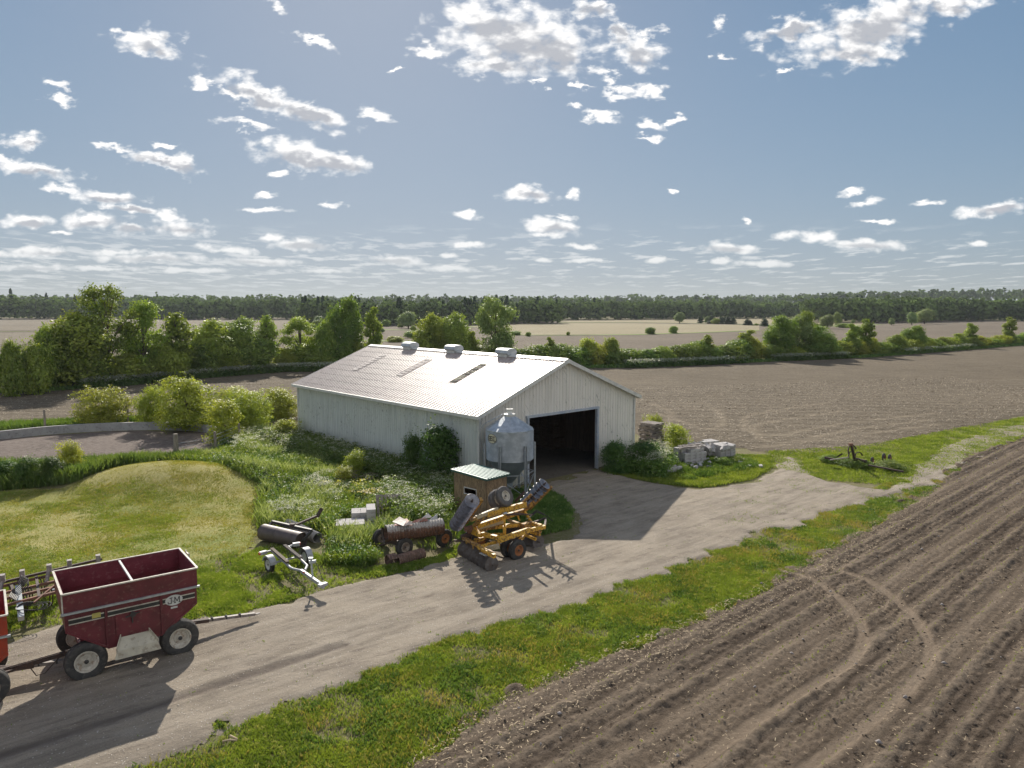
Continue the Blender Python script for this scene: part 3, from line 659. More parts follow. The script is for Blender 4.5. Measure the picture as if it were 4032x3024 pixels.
for y, k in ((5.55, 0), (11.2, 1), (16.8, 2)):
    v_ = MB(); L = 8
    for i in range(L):
        xx = 2.75+i*.31; v_.box((xx, y, EZ+sl*xx+.055), (.25, .62, .022), Matrix.Rotation(-math.atan(sl), 3, 'Y'))
    v_.build('skylight', M['skylight'] if k == 0 else surf('skylight_faded', (.58, .53, .50), (.42, .38, .355), 3, .8, spec=.1), barn)
lin = MB(); lin.box((BWd-.278, BLn/2, EZ/2), (.02, BLn-.4, EZ-.02)); lin.box((.278, BLn/2, EZ/2), (.02, BLn-.4, EZ-.02)); lin.box((BWd/2, BLn-.2, EZ/2), (BWd-.6, .02, EZ)); lin.build('wall_shade_sheet', M['timber_dark'], barn)  # dark sheets added over the pale inner walls to paint the interior's shade
lin = MB(); lin.add([(.3, .2, EZ+.02), (BWd/2, .2, RZ-.10), (BWd/2, BLn-.2, RZ-.10), (.3, BLn-.2, EZ+.02)], [(0, 1, 2, 3)]); lin.add([(BWd-.3, .2, EZ+.02), (BWd/2, .2, RZ-.11), (BWd/2, BLn-.2, RZ-.11), (BWd-.3, BLn-.2, EZ+.02)], [(3, 2, 1, 0)]); lin.build('roof_shade_sheet', M['timber_dark'], barn)  # same dark sheeting under the roof, shade put into its colour
# timber frame seen through the doorway
for q in range(12):
    y = .8+q*1.72; MB().box((BWd-.36, y, EZ/2-.05), (.16, .14, EZ-.1)).build('post', M['timber_dark'], barn)
mb = MB()
for z in (.5, 1.1, 1.7, 2.3, 2.9, 3.5): mb.beam((BWd-.27, .3, z), (BWd-.27, BLn-.3, z), .06, .13)
mb.build('wall_girts', M['timber_dark'], barn)
mb = MB()
for q in range(34): mb.box((.5+q*.36, BLn-.3, 1.95), (.17, .05, 3.7))
mb.build('back_boarding', M['timber_dark'], barn)
for q in range(7):
    y = 2.6+q*2.6; mb = MB(); mb.beam((.3, y, EZ-.12), (BWd-.3, y, EZ-.12), .09, .2); mb.beam((.3, y, EZ), (BWd/2, y, RZ-.2), .08, .16); mb.beam((BWd-.3, y, EZ), (BWd/2, y, RZ-.2), .08, .16)
    for k in (.28, .5, .72): mb.beam((BWd*k, y, EZ-.1), (BWd*k, y, roofz(BWd*k)-.15), .07, .07)
    mb.build('roof_truss', M['timber_dark'], barn)
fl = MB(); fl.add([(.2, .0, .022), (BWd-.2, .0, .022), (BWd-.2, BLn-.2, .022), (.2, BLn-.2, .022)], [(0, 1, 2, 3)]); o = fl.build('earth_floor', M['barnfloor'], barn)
# stacked slatted crates against the inner wall
def crate_mesh():
    mb = MB()
    for s in (-1, 1):
        for k in range(4): mb.box((0, s*.56, .12+k*.18), (1.15, .025, .13)); mb.box((s*.56, 0, .12+k*.18), (.025, 1.09, .13))
        for u in (-1, 1): mb.box((s*.53, u*.53, .40), (.07, .03, .78))
    mb.box((0, 0, .05), (1.12, 1.08, .03))
    for k in (-.4, 0, .4): mb.box((0, k, .017), (1.1, .09, .03))
    return mb
crate = None; wb = Matrix.Rotation(BROT, 3, 'Z')
for i in range(6):
    for lv in range(4 if i != 2 else 3):
        p = BX+wb @ Vector((BWd-1.15, 6.2+i*1.22+random.uniform(-.02, .02), .03+lv*.80)); r = BROT+random.uniform(-.03, .03)
        lab = 'slatted dark wooden crate stacked against the inner wall of the barn'
        if crate is None:
            crate = crate_mesh().build('wooden_crate', M['timber_dark']); tag(crate, lab, 'crate', 'crates stacked inside the barn'); crate.location = p; crate.rotation_euler = (0, 0, r)
        else: copy_tree(crate, p, r)

# ---------------------------------------------------------------- feed bin
SB = Vector((-.12, 36.55, 0)); binr = thing('grain_bin', 'galvanised corrugated hopper bin on legs beside the open barn doorway', 'grain bin', SB)
RB = 1.2
mb = MB(); prof = []; nz = 26; z0, z1 = 1.98, 3.46
for i in range(nz*4+1):
    z = z0+(z1-z0)*i/(nz*4); prof.append((RB+.014*math.sin(i*math.pi/2), z))
mb.lathe(prof, (0, 0, 0), (0, 0, 1), 56).build('corrugated_body', M['galvdull'], binr, smooth=False)
mb = MB(); mb.lathe([(RB+.05, 3.45), (RB+.05, 3.49), (.27, 4.13), (.0, 4.14)], (0, 0, 0), (0, 0, 1), 10, .2); roof = mb.build('roof_cone', M['galv'], binr)
mb = MB()
for k in range(10):
    a = .2+k*2*math.pi/10
    d = Vector((0, 0, 1)).cross(Vector((1, 0, 0))).normalized()
mb2 = MB(); mb2.lathe([(.27, 4.1), (.29, 4.19), (.29, 4.24), (.14, 4.26), (.12, 4.27), (.12, 4.43), (.17, 4.45), (.17, 4.49), (.11, 4.49), (.11, 4.40), (0, 4.40)], (0, 0, 0), (0, 0, 1), 24)
mb2.build('filler_cap', M['trim'], binr, smooth=True)
MB().lathe([(RB-.01, 2.0), (RB-.03, 1.96), (.16, .72), (.16, .50), (.11, .48), (0, .48)], (0, 0, 0), (0, 0, 1), 40).build('hopper', surf('hopper_steel', (.34, .38, .41), (.25, .29, .32), 2, .42, .4, stretch=(1, 1, .3)), binr, smooth=True)
for k, th in enumerate((-22, 38, 98, 158, 218, 278)):
    a = R_(th); dx, dy = math.sin(a), -math.cos(a); r = RB+.06; tz = 2.78
    lg = MB(); n = Vector((dx, dy, 0)); tg = Vector((-dy, dx, 0)); Mx = Matrix((tg, n, (0, 0, 1))).transposed()
    c = Vector((dx*r, dy*r, tz/2)); lg.box(c, (.12, .012, tz), Mx); lg.box(c+tg*.055+n*.035, (.012, .07, tz), Mx); lg.box(c-tg*.055+n*.035, (.012, .07, tz), Mx)
    lg.box((dx*r, dy*r, .015), (.2, .2, .03), Mx); lg.build('leg', M['galv'], binr)
for k in range(6):
    t0, t1 = [R_((-22+60*j) % 360) for j in (k, k+1)]; r = RB+.04
    a0 = Vector((math.sin(t0)*r, -math.cos(t0)*r, 0)); a1 = Vector((math.sin(t1)*r, -math.cos(t1)*r, 0)); z = Vector((0, 0, 1))
    br = MB(); br.beam(a0+z*.25, a1+z*1.15, .045, .02, (0, 0, 1)); br.beam(a1*1.02+z*.25, a0*1.02+z*1.15, .045, .02); br.beam(a0+z*1.3, a1+z*1.3, .04, .04); br.build('cross_brace', M['galv'], binr)
# ladder with safety hoops on the barn side, running up the cone
la = MB(); th = R_(262); dx, dy = math.sin(th), -math.cos(th); n = Vector((dx, dy, 0)); tg = Vector((-dy, dx, 0)); r = RB+.17; z = Vector((0, 0, 1))
for s in (-1, 1): la.path([n*r+tg*.18*s+z*.9, n*r+tg*.18*s+z*3.62, n*(r-.1)+tg*.18*s+z*3.72, n*.3+tg*.18*s+z*4.25], .014, 6)
k = 0
while .9+k*.28 < 3.6: la.tube(n*r+tg*.18+z*(.95+k*.28), n*r-tg*.18+z*(.95+k*.28), .01, 6); k += 1
for f in (.15, .4, .65, .9): a = n*(r-.1)*(1-f)+n*.3*f+z*(3.72*(1-f)+4.25*f); la.tube(a+tg*.18, a-tg*.18, .01, 6)
la.path([n*(r)+tg*.2+z*3.5, n*(r+.16)+tg*.14+z*3.75, n*(r+.16)-tg*.14+z*3.75, n*r-tg*.2+z*3.5], .012, 6)
la.build('ladder', M['galv'], binr)
# oval sign with letters
sa = R_(-46); n = Vector((math.sin(sa), -math.cos(sa), 0)); tg = Vector((n.y*-1, n.x, 0)); z = Vector((0, 0, 1))
def on_bin(u, v, off):   # u metres round the bin from the sign's middle, v height
    a = sa+u/RB; return Vector((math.sin(a)*(RB+off), -math.cos(a)*(RB+off), v))
sg = MB(); C0 = 3.13; N = 40; ring = [on_bin(.30*math.cos(2*math.pi*i/N), C0+.235*math.sin(2*math.pi*i/N), .03) for i in range(N)]
ctr = []
rows = 8; V = []; Fc = []
for j in range(rows+1):
    for i in range(N): V.append(on_bin(.30*j/rows*math.cos(2*math.pi*i/N), C0+.235*j/rows*math.sin(2*math.pi*i/N), .030))
for j in range(rows):
    for i in range(N): Fc.append((j*N+i, j*N+(i+1) % N, (j+1)*N+(i+1) % N, (j+1)*N+i))
b0 = len(V); V += [on_bin(.30*math.cos(2*math.pi*i/N), C0+.235*math.sin(2*math.pi*i/N), .012) for i in range(N)]
for i in range(N): Fc.append((rows*N+i, rows*N+(i+1) % N, b0+(i+1) % N, b0+i))
sg.add(V, Fc); plate = sg.build('oval_sign', surf('sign_cream', (.62, .58, .42), (.5, .46, .34), 9, .6), binr)
INK = surf('sign_ink', (.045, .04, .045), (.07, .06, .06), 9, .6, bmp=0)
def strokes(mb, segs, fn, hw):
    for (x0, y0, x1, y1) in segs:
        K = 4 if abs(x1-x0) > .05 else 1
        if abs(x1-x0) >= abs(y1-y0): corners = [(min(x0, x1)-hw, y0-hw), (max(x0, x1)+hw, y0-hw), (max(x0, x1)+hw, y0+hw), (min(x0, x1)-hw, y0+hw)]
        else: corners = [(x0-hw, min(y0, y1)-hw), (x0+hw, min(y0, y1)-hw), (x0+hw, max(y0, y1)+hw), (x0-hw, max(y0, y1)+hw)]
        (ax, ay), (bx, by) = corners[0], corners[2]
        for k in range(K):
            xa, xb = ax+(bx-ax)*k/K, ax+(bx-ax)*(k+1)/K
            mb.add([fn(xa, ay), fn(xb, ay), fn(xb, by), fn(xa, by)], [(0, 1, 2, 3)])
GLY = {'G': [(0, 1, 1, 1), (0, 0, 0, 1), (0, 0, 1, 0), (1, 0, 1, .5), (.55, .5, 1, .5), (1, .8, 1, 1)], 'S': [(0, 1, 1, 1), (0, .5, 0, 1), (0, .5, 1, .5), (1, 0, 1, .5), (0, 0, 1, 0), (1, .82, 1, 1), (0, 0, 0, .18)], 'I': [(.5, 0, .5, 1), (.1, 0, .9, 0), (.1, 1, .9, 1)]}
lt = MB()
for ch, x0 in (('G', -.225), ('S', -.065), ('I', .095)):
    strokes(lt, [(x0+a*.115, C0-.10+b*.20, x0+c*.115, C0-.10+d*.20) for a, b, c, d in GLY[ch]], lambda u, v: on_bin(u, v, .036), .019)
lt.build('sign_letters', INK, plate)
rm = MB(); V = []
for j, q in enumerate((.955, 1.02)):
    V += [on_bin(.30*q*math.cos(2*math.pi*i/N), C0+.235*q*math.sin(2*math.pi*i/N), .036) for i in range(N)]
rm.add(V, [(i, (i+1) % N, N+(i+1) % N, N+i) for i in range(N)]); rm.build('sign_rim', INK, plate)

# ---------------------------------------------------------------- particle-board hut
def osb():
    m, t, p, o = new_mat('particle_board'); v = coords(t)
    k = t.noise(t.mapv(v, (3.2, 3.2, .75)), 3.2, 5, .7, 1.5); col = t.mix(t.ramp(k, .42, .6), (.30, .215, .125), (.17, .12, .075))
    k2 = t.noise(t.mapv(v, (4, 4, 1)), 5.5, 4, .7, 2.2); col = t.mix(t.math('MULTIPLY', t.ramp(k2, .55, .62), .8), col, (.075, .05, .035))
    k3 = t.noise(t.mapv(v, (4, 4, 1), loc=(3, 1, 2)), 6.5, 4, .7, 1.4); col = t.mix(t.math('MULTIPLY', t.ramp(k3, .6, .68), .6), col, (.42, .32, .20))
    t.l.new(col, p.inputs['Base Color']); p.inputs['Roughness'].default_value = .85; bump(t, p, k, .3, .01); return m
ra, rb, rc, rd_ = [rz(3, *p, 2.15) for p in ((235, 553), (90, 578), (318, 650), (498, 607))]   # far, left, near, right roof corners
HB = (ra+rc)/2; HB.z = 0; hut = thing('wooden_hut', 'small particle-board hut with a slanted green metal roof beside the hopper bin', 'hut', HB)
ex_ = (rd_-rc).normalized(); ey_ = Vector((-ex_.y, ex_.x, 0)); hw, hd = (rd_-rc).length/2, abs((rb-rc).dot(ey_))/2
ox_ = .10
def H_(a, b, z): return ex_*a+ey_*b+Vector((0, 0, z))
hut.rotation_euler = (0, 0, 0)
ww, wd2 = hw-ox_, hd-ox_
def wall_with_window(p0, p1, z_top0, z_top1, wx0, wx1, wz0, wz1, name):
    mb = MB(); d = (p1-p0); L = d.length; d.normalize(); nrm = Vector((d.y, -d.x, 0))*.03
    def P(u, z): return p0+d*u+Vector((0, 0, z))
    zt = lambda u: z_top0+(z_top1-z_top0)*u/L
    def quad(u0, u1, za0, za1, zb0, zb1):
        mb.prism([P(u0, za0), P(u1, za1), P(u1, zb1), P(u0, zb0)], -nrm)
    quad(0, wx0, 0, 0, zt(0), zt(wx0)); quad(wx1, L, 0, 0, zt(wx1), zt(L)); quad(wx0, wx1, 0, 0, wz0, wz0); quad(wx0, wx1, wz1, wz1, zt(wx0), zt(wx1))
    o = mb.build(name, M['osb'], hut)
    fr = MB(); q = nrm*.5
    fr.beam(P(wx0, wz0)+q, P(wx1, wz0)+q, .05, .03); fr.beam(P(wx0, wz1)+q, P(wx1, wz1)+q, .03, .03); fr.beam(P(wx0, wz0)+q, P(wx0, wz1)+q, .03, .03); fr.beam(P(wx1, wz0)+q, P(wx1, wz1)+q, .03, .03)
    fr.build('window_frame', M['trim'], o); return o
M['osb'] = osb()
zl = 2.1
c00, c10, c01, c11 = H_(-ww, -wd2, 0), H_(ww, -wd2, 0), H_(-ww, wd2, 0), H_(ww, wd2, 0)
wall_with_window(c00, c10, 2.06, 2.06, ww*.62, ww*1.18, 1.25, 1.52, 'wall')
wall_with_window(c01, c00, 2.14, 2.06, wd2*.65, wd2*1.4, 1.22, 1.50, 'wall')
wall_with_window(c11, c01, 2.14, 2.14, .4, .8, 1.2, 1.5, 'wall'); wall_with_window(c10, c11, 2.06, 2.14, .4, .8, 1.2, 1.5, 'wall')
M['green_roof'] = surf('green_roof', (.045, .16, .145), (.07, .21, .19), 3, .5, .0, c3=(.3, .34, .33), s3=3, amt3=.4, bmp=.05)
mb = MB(); nrb = 9
for i in range(nrb):
    a0 = -hw+2*hw*i/nrb; a1 = -hw+2*hw*(i+1)/nrb
    mb.prism([H_(a0, -hd, 2.10), H_(a1-.03, -hd, 2.10), H_(a1-.03, hd, 2.20), H_(a0, hd, 2.20)], (0, 0, .022)); mb.prism([H_(a1-.03, -hd, 2.115), H_(a1, -hd, 2.115), H_(a1, hd, 2.215), H_(a1-.03, hd, 2.215)], (0, 0, .03))
mb.build('roof_sheet', M['green_roof'], hut)
mb = MB(); mb.beam(H_(-hw, -hd, 2.07), H_(hw, -hd, 2.07), .03, .09); mb.beam(H_(-hw, -hd, 2.07), H_(-hw, hd, 2.17), .03, .09); mb.beam(H_(hw, -hd, 2.07), H_(hw, hd, 2.17), .03, .09); mb.beam(H_(-hw, hd, 2.17), H_(hw, hd, 2.17), .03, .09)
mb.build('roof_edge', surf('green_trim', (.03, .085, .07), (.04, .1, .085), 3, .5), hut)

# ---------------------------------------------------------------- pit wall, fence posts
pts = smooth_poly([(-44, 45.5), (-40, 50.2), (-37, 52.6), (-34.9, 54.6), (-32, 56.0), (-29.2, 56.6), (-26.6, 56.6), (-23.8, 55.6), (-21.9, 54.0)], 6)
mb = MB(); V = []; Fc = []
for i, p in enumerate(pts):
    d = (pts[min(i+1, len(pts)-1)]-pts[max(i-1, 0)]).normalized(); n = Vector((-d.y, d.x)); 
    for (o_, z) in ((0, 0), (0, .62), (.26, .62), (.26, 0)): V.append((p.x+n.x*o_, p.y+n.y*o_, z))
for i in range(len(pts)-1):
    for k in range(3): a = i*4+k; Fc.append((a, a+4, a+5, a+1))
mb.add(V, Fc+[(0, 1, 2, 3), tuple(len(V)-4+k for k in (3, 2, 1, 0))])
M['concrete'] = surf('concrete', (.40, .39, .38), (.30, .29, .285), 1.6, .9, c3=(.17, .16, .155), s3=4, amt3=.5, bmp=.3)
tag(mb.build('concrete_wall', M['concrete']), 'low curved concrete wall along the far side of the dry manure pit', 'wall')
M['postwood'] = surf('post_wood', (.30, .26, .22), (.17, .145, .12), 3, .9, stretch=(4, 4, .7), bmp=.5, bdist=.02)
def post(p, h, r, lab, lean=0, grp=None):
    mb = MB(); mb.lathe([(0, -.1), (r*1.05, -.1), (r, h*.5), (r*.93, h-.02), (r*.8, h), (0, h)], (0, 0, 0), (lean, 0, 1), 10); o = mb.build('fence_post', M['postwood'], smooth=True); o.location = (p[0], p[1], hz(p[0], p[1])); return tag(o, lab, 'fence post', grp)
post((-20.70, 44.60), 1.75, .15, 'thickest weathered wooden post, at the near corner of the manure pit')
post((-19.5, 47.6), 1.45, .09, 'slim grey wooden post carrying wire behind the thick corner post')
post((-19.4, 51.6), 1.35, .08, 'grey wooden post half hidden in weeds under the small shrub by the pit')
post((-36.2, 56.3), 1.65, .085, 'lone wooden post behind the left end of the curved concrete wall')
post((-30.9, 58.5), 1.85, .075, 'thin wooden post between the two round shrubs behind the concrete wall')
mb = MB()
for z in (.45, .7, .95, 1.2): mb.path([(-20.6, 44.7, z), (-20.1, 46.1, z-.07), (-19.5, 47.6, z), (-19.4, 51.6, z)], .008, 4)
tag(mb.build('fence_wire', M['galv']), 'sagging strands of wire strung between the wooden posts by the pit', 'wire')
# ---------------------------------------------------------------- machinery
M['tyre'] = surf('tyre', (.035, .034, .034), (.06, .056, .052), 7, .85, c3=(.13, .115, .10), s3=9, amt3=.4, bmp=.2)
M['tyre_grey'] = surf('tyre_grey', (.09, .085, .083), (.13, .12, .115), 7, .9, bmp=.2)
M['rim_white'] = surf('rim_cream', (.56, .52, .45), (.42, .38, .32), 8, .55, c3=(.24, .15, .09), s3=9, amt3=.6, bmp=.1)
M['rim_rust'] = surf('rim_orange', (.42, .17, .06), (.26, .11, .05), 8, .75, bmp=.3)
M['rust'] = surf('rust', (.26, .12, .08), (.16, .085, .06), 5, .85, c3=(.34, .18, .10), s3=12, bmp=.4)
M['rust_brown'] = surf('rust_brown', (.20, .12, .09), (.11, .07, .055), 5, .85, c3=(.30, .2, .15), s3=12, bmp=.4)
M['rust_dark'] = surf('rust_dark', (.085, .055, .045), (.055, .04, .035), 6, .8, c3=(.16, .08, .05), s3=14, bmp=.4)
M['yellow'] = surf('implement_yellow', (.72, .42, .05), (.60, .33, .04), 5, .5, c3=(.17, .07, .03), s3=13, amt3=.95, thr3=(.50, .58), bmp=.25)
M['yellow_worn'] = surf('worn_yellow', (.50, .29, .06), (.32, .17, .05), 7, .7, c3=(.10, .055, .035), s3=12, amt3=.9, thr3=(.46, .56), bmp=.35)
M['yellow_pale'] = surf('faded_plate', (.50, .43, .30), (.40, .33, .22), 6, .6, c3=(.2, .1, .05), s3=16, bmp=.2)
M['disc'] = surf('disc_steel', (.30, .30, .33), (.18, .17, .18), 5, .42, .55, c3=(.16, .10, .08), s3=9, amt3=.5, bmp=.15)
M['disc_soil'] = surf('soiled_disc', (.17, .155, .15), (.11, .09, .08), 6, .65, .2, c3=(.12, .08, .06), s3=10, bmp=.3)
M['maroon'] = surf('maroon_paint', (.15, .024, .034), (.095, .017, .024), 2.0, .45, c3=(.23, .12, .10), s3=9, amt3=.45, thr3=(.54, .66), bmp=.06)
M['maroon_in'] = surf('maroon_inside', (.19, .035, .05), (.13, .022, .033), 2.5, .55, c3=(.28, .13, .13), s3=8, amt3=.4, bmp=.1)
M['orange'] = surf('orange_paint', (.40, .05, .018), (.30, .035, .015), 3, .5, c3=(.22, .08, .05), s3=10, amt3=.5, bmp=.1)
M['cream'] = surf('cream_paint', (.60, .56, .48), (.48, .44, .37), 4, .55, c3=(.28, .2, .14), s3=12, amt3=.4, bmp=.1)
M['chute'] = surf('chute_paint', (.52, .48, .38), (.42, .38, .30), 3, .55, c3=(.24, .19, .14), s3=7, amt3=.6, bmp=.15)
M['band_dark'] = surf('band_dark', (.02, .022, .022), (.035, .035, .032), 9, .5, bmp=0)
M['white'] = surf('white_paint', (.62, .62, .60), (.52, .52, .50), 5, .5, bmp=0)
def wheel(parent, c, axis, R, W, rimR, rim_mat, tyre_mat=None, world=False, hub=True, lugs=0, name='wheel'):
    ax = Vector(axis).normalized(); c = Vector(c); h = W/2; mb = MB(); sw = R-rimR
    prof = [(rimR, -h*.72), (rimR+sw*.25, -h*.95), (rimR+sw*.6, -h), (R-sw*.14, -h*.88), (R-.01, -h*.66), (R, -h*.40)]
    g = [-.26, -.22, -.06, -.02, .10, .14, .28, .32] if W > .14 else []
    for i, q in enumerate(g): prof.append((R-(.018 if (i // 1) % 4 in (1, 2) else 0), h*q))
    prof += [(R, h*.40), (R-.01, h*.66), (R-sw*.14, h*.88), (rimR+sw*.6, h), (rimR+sw*.25, h*.95), (rimR, h*.72)]
    mb.lathe(prof, c, ax, 40)
    o = mb.build(name, tyre_mat or M['tyre'], parent, smooth=True, world=world)
    rm = MB()
    rm.lathe([(rimR+.012, h*.80), (rimR+.015, h*.86), (rimR-.02, h*.84), (rimR-.035, h*.5), (rimR*.62, h*.30), (rimR*.55, h*.42), (rimR*.30, h*.46), (rimR*.28, h*.62), (rimR*.2, h*.66), (0, h*.66)], c, ax, 28)
    rm.lathe([(0, -h*.5), (rimR-.03, -h*.5), (rimR-.01, -h*.84), (rimR+.012, -h*.8)], c, ax, 28)
    t = Vector((0, 0, 1)) if abs(ax.z) < .9 else Vector((1, 0, 0)); e1 = ax.cross(t).normalized(); e2 = ax.cross(e1)
    for k in range(6):
        a = k*math.pi/3; q = c+(e1*math.cos(a)+e2*math.sin(a))*rimR*.42; rm.tube(q+ax*h*.4, q+ax*h*.56, .014, 6)
    r = rm.build('rim', rim_mat, o, smooth=True, world=world)
    if hub: MB().lathe([(rimR*.22, h*.4), (rimR*.2, h*.8), (rimR*.1, h*.86), (0, h*.86)], c, ax, 14).build('hub', M['dark'], o, smooth=True, world=world)
    return o

# gravity grain wagons
def gravity_wagon(name, label, loc, rot, L, W, TZ, paint, inside, detail=True, WR=.5):
    t = thing(name, label, 'grain wagon', loc, rot)
    l, w = L/2, W/2; ze, zs, zb = TZ-.52, TZ-1.0, TZ-1.68   # extension joint, side foot, hopper bottom
    th = .03; bx = .62; yb = -w+.02
    def panel(nm, P, off, mat=paint, par=t): return MB().prism(P, off).build(nm, mat, par)
    # upright boards of the extension
    panel('side_panel', [(-l, -w, ze), (l, -w, ze), (l, -w, TZ), (-l, -w, TZ)], (0, th, 0))
    panel('side_panel', [(-l, w-th, ze), (l, w-th, ze), (l, w-th, TZ), (-l, w-th, TZ)], (0, th, 0), inside)
    panel('end_panel', [(-l, -w+th, ze), (-l, w-th, ze), (-l, w-th, TZ), (-l, -w+th, TZ)], (th, 0, 0), inside)
    panel('end_panel', [(l-th, -w+th, ze), (l-th, w-th, ze), (l-th, w-th, TZ), (l-th, -w+th, TZ)], (th, 0, 0), inside)
    for a, b in (((-l-.02, -w-.01, TZ), (l+.02, -w-.01, TZ)), ((-l-.02, w+.01, TZ), (l+.02, w+.01, TZ)), ((-l-.01, -w-.02, TZ+.001), (-l-.01, w+.02, TZ+.001)), ((l+.01, -w-.02, TZ+.001), (l+.01, w+.02, TZ+.001))):
        MB().beam(a, b, .05, .035).build('top_rail', M['cream'], t)
    mb = MB(); l2, w2 = l-.035, w-.035
    # hopper: outside skin and an inner skin
    A = [(-l2, -w2, ze), (l2, -w2, ze), (l2, w2, ze), (-l2, w2, ze), (-l2, -w2, zs), (l2, -w2, zs), (l2, w2, zs+.35), (-l2, w2, zs+.35), (-bx, -w2, zb), (bx, -w2, zb), (bx, w2-.75, zb), (-bx, w2-.75, zb)]
    F = [(0, 1, 5, 9, 8, 4), (0, 4, 7, 3), (1, 2, 6, 5), (2, 3, 7, 6), (4, 8, 11, 7), (5, 6, 10, 9), (7, 11, 10, 6), (8, 9, 10, 11)]
    mb.add(A, F); body = mb.build('hopper_body', paint, t); mo = body.modifiers.new('s', 'SOLIDIFY'); mo.thickness = .02; mo.offset = -1
    mb = MB()
    for x in (-.66, .66):
        s_ = 1 if x > 0 else -1; mb = MB(); mb.beam((x, -w2-.02, zb+.05), (x, -w2-.02, ze-.02), .06, .05, (1, 0, 0)); mb.beam((s_*l2, -w2-.01, zs), (s_*bx, -w2-.01, zb), .04, .05); mb.build('side_rib', paint, t)
    MB().beam((-l-.05, -w-.03, ze), (l+.05, -w-.03, ze), .06, .05).build('side_rail', M['galv'], t)
    MB().beam((-l-.05, w+.03, ze), (l+.05, w+.03, ze), .06, .05).build('side_rail', M['galv'], t)
    tr = MB(); tr.beam((0, -w+.03, TZ-.03), (0, w-.03, TZ-.03), .05, .05); tr.build('cross_tie', M['white'], t)
    if detail:
        for x0, x1 in ((-l+.10, -.70), (-.62, .62), (.70, l-.08)):
            zz = ze-.24
            MB().box(((x0+x1)/2, -w2-.026, zz), (x1-x0, .008, .095)).build('stripe', M['band_dark'], t)
            MB().box(((x0+x1)/2, -w2-.027, zz+.062), (x1-x0, .009, .026)).build('stripe', M['cream'], t)
            MB().box(((x0+x1)/2, -w2-.027, zz-.062), (x1-x0, .009, .026)).build('stripe', M['cream'], t)
        # oval emblem with letters
        N = 32; cx_, cz_ = l-.62, ze-.25; dy = -w2-.036
        e = MB(); e.prism([(cx_+.22*math.cos(2*math.pi*i/N), dy, cz_+.145*math.sin(2*math.pi*i/N)) for i in range(N)], (0, -.008, 0)); em = e.build('emblem', M['white'], t)
        fn = lambda u, v: (cx_+u, dy-.011, cz_+v)
        lt = MB(); s = .012
        for x0, segs in ((-.165, [(.55, 1, 1.0, 1), (.8, .1, .8, 1), (.2, 0, .8, 0), (.12, 0, .12, .3)]), (.02, [(0, 0, 0, 1), (1, 0, 1, 1), (-.12, 0, .14, 0), (.86, 0, 1.12, 0)])):
            strokes(lt, [(x0+a*.12, -.075+b*.15, x0+c*.12, -.075+d*.15) for a, b, c, d in segs], fn, s)
        lt.add([fn(.02-.012, .088), fn(.02+.016, .088), fn(.086, -.03), fn(.072, -.055)], [(0, 1, 2, 3)]); lt.add([fn(.14+.012, .088), fn(.14-.016, .088), fn(.074, -.03), fn(.088, -.055)], [(3, 2, 1, 0)])
        strokes(lt, [(-.035, -.04, -.012, -.04), (-.035, -.015, -.018, -.015), (-.038, -.04, -.038, -.015), (-.008, -.045, -.008, -.02), (-.03, .005, -.02, .005)], fn, .0045)
        lt.build('emblem_letters', INK, em)
        MB().box((-l+.72, -w2-.036, ze-.20), (.20, .008, .13)).build('decal', surf('yellow_decal', (.5, .42, .10), (.42, .36, .12), 20, .6), t)
        MB().box((l-.62, -w2-.028, ze-.46), (.17, .006, .05)).build('decal', M['white'], t)
        # discharge door, latch handle and sloping chute
        mb = MB(); mb.box((0, -w2-.03, zs-.10), (.9, .025, .55)); mb.build('discharge_door', paint, t)
        mb = MB(); mb.beam((-.22, -w2-.07, ze-.42), (.12, -w2-.07, ze-.35), .03, .03); mb.tube((-.04, -w2-.03, ze-.38), (-.04, -w2-.09, ze-.38), .07, 10); mb.beam((-.06, -w2-.07, ze-.6), (-.06, -w2-.07, ze-.3), .05, .03)
        mb.build('door_crank', M['dark'], t)
        c = MB(); c.prism([(-.50, -w2-.34, zb-.02), (.48, -w2-.34, zb-.02), (.32, -w2-.03, zb+.22), (-.34, -w2-.03, zb+.22)], (0, .02, -.02))
        c.prism([(-.52, -w2-.34, zb-.02), (-.36, -w2-.03, zb+.22), (-.36, -w2-.03, zb+.30), (-.52, -w2-.34, zb+.06)], (.02, 0, 0)); c.prism([(.48, -w2-.34, zb-.02), (.32, -w2-.03, zb+.22), (.32, -w2-.03, zb+.30), (.48, -w2-.34, zb+.06)], (.02, 0, 0))
        c.prism([(-.50, -w2-.34, zb-.01), (.48, -w2-.34, zb-.01), (.54, -w2-.38, zb-.22), (-.56, -w2-.38, zb-.22)], (0, .02, 0)); c.build('chute', M['chute'], t)
        ld = MB()
        for y in (w*.25, w*.25+.34): ld.beam((l+.10, y, TZ+.05), (l+.10, y, .95), .035, .035)
        for k in range(6): ld.beam((l+.10, w*.25, 1.05+k*.27), (l+.10, w*.25+.34, 1.05+k*.27), .03, .03)
        ld.build('ladder', M['cream'], t)
        MB().box((-l-.012, -w+.05, TZ-.27), (.03, .10, .46)).build('corner_bracket', M['cream'], t)
    # running gear
    wy, wxr, wxf = .84, -1.16, 1.10
    g = MB()
    for x in (wxr, wxf): g.beam((x, -wy+.1, WR+.04), (x, wy-.1, WR+.04), .12, .12)
    g.beam((wxr, 0, WR+.06), (wxf, 0, WR+.06), .12, .1)
    for x in (wxr, wxf):
        g.beam((x-.02, -.62, WR+.16), (x-.02, .62, WR+.16), .10, .1)
        for y in (-.55, .55): g.beam((x, y, WR+.15), (x*1.05, y*1.35, zs+.05), .09, .07); g.beam((x*.45, y, WR+.16), (x*1.05, y*1.35, zs+.05), .07, .06)
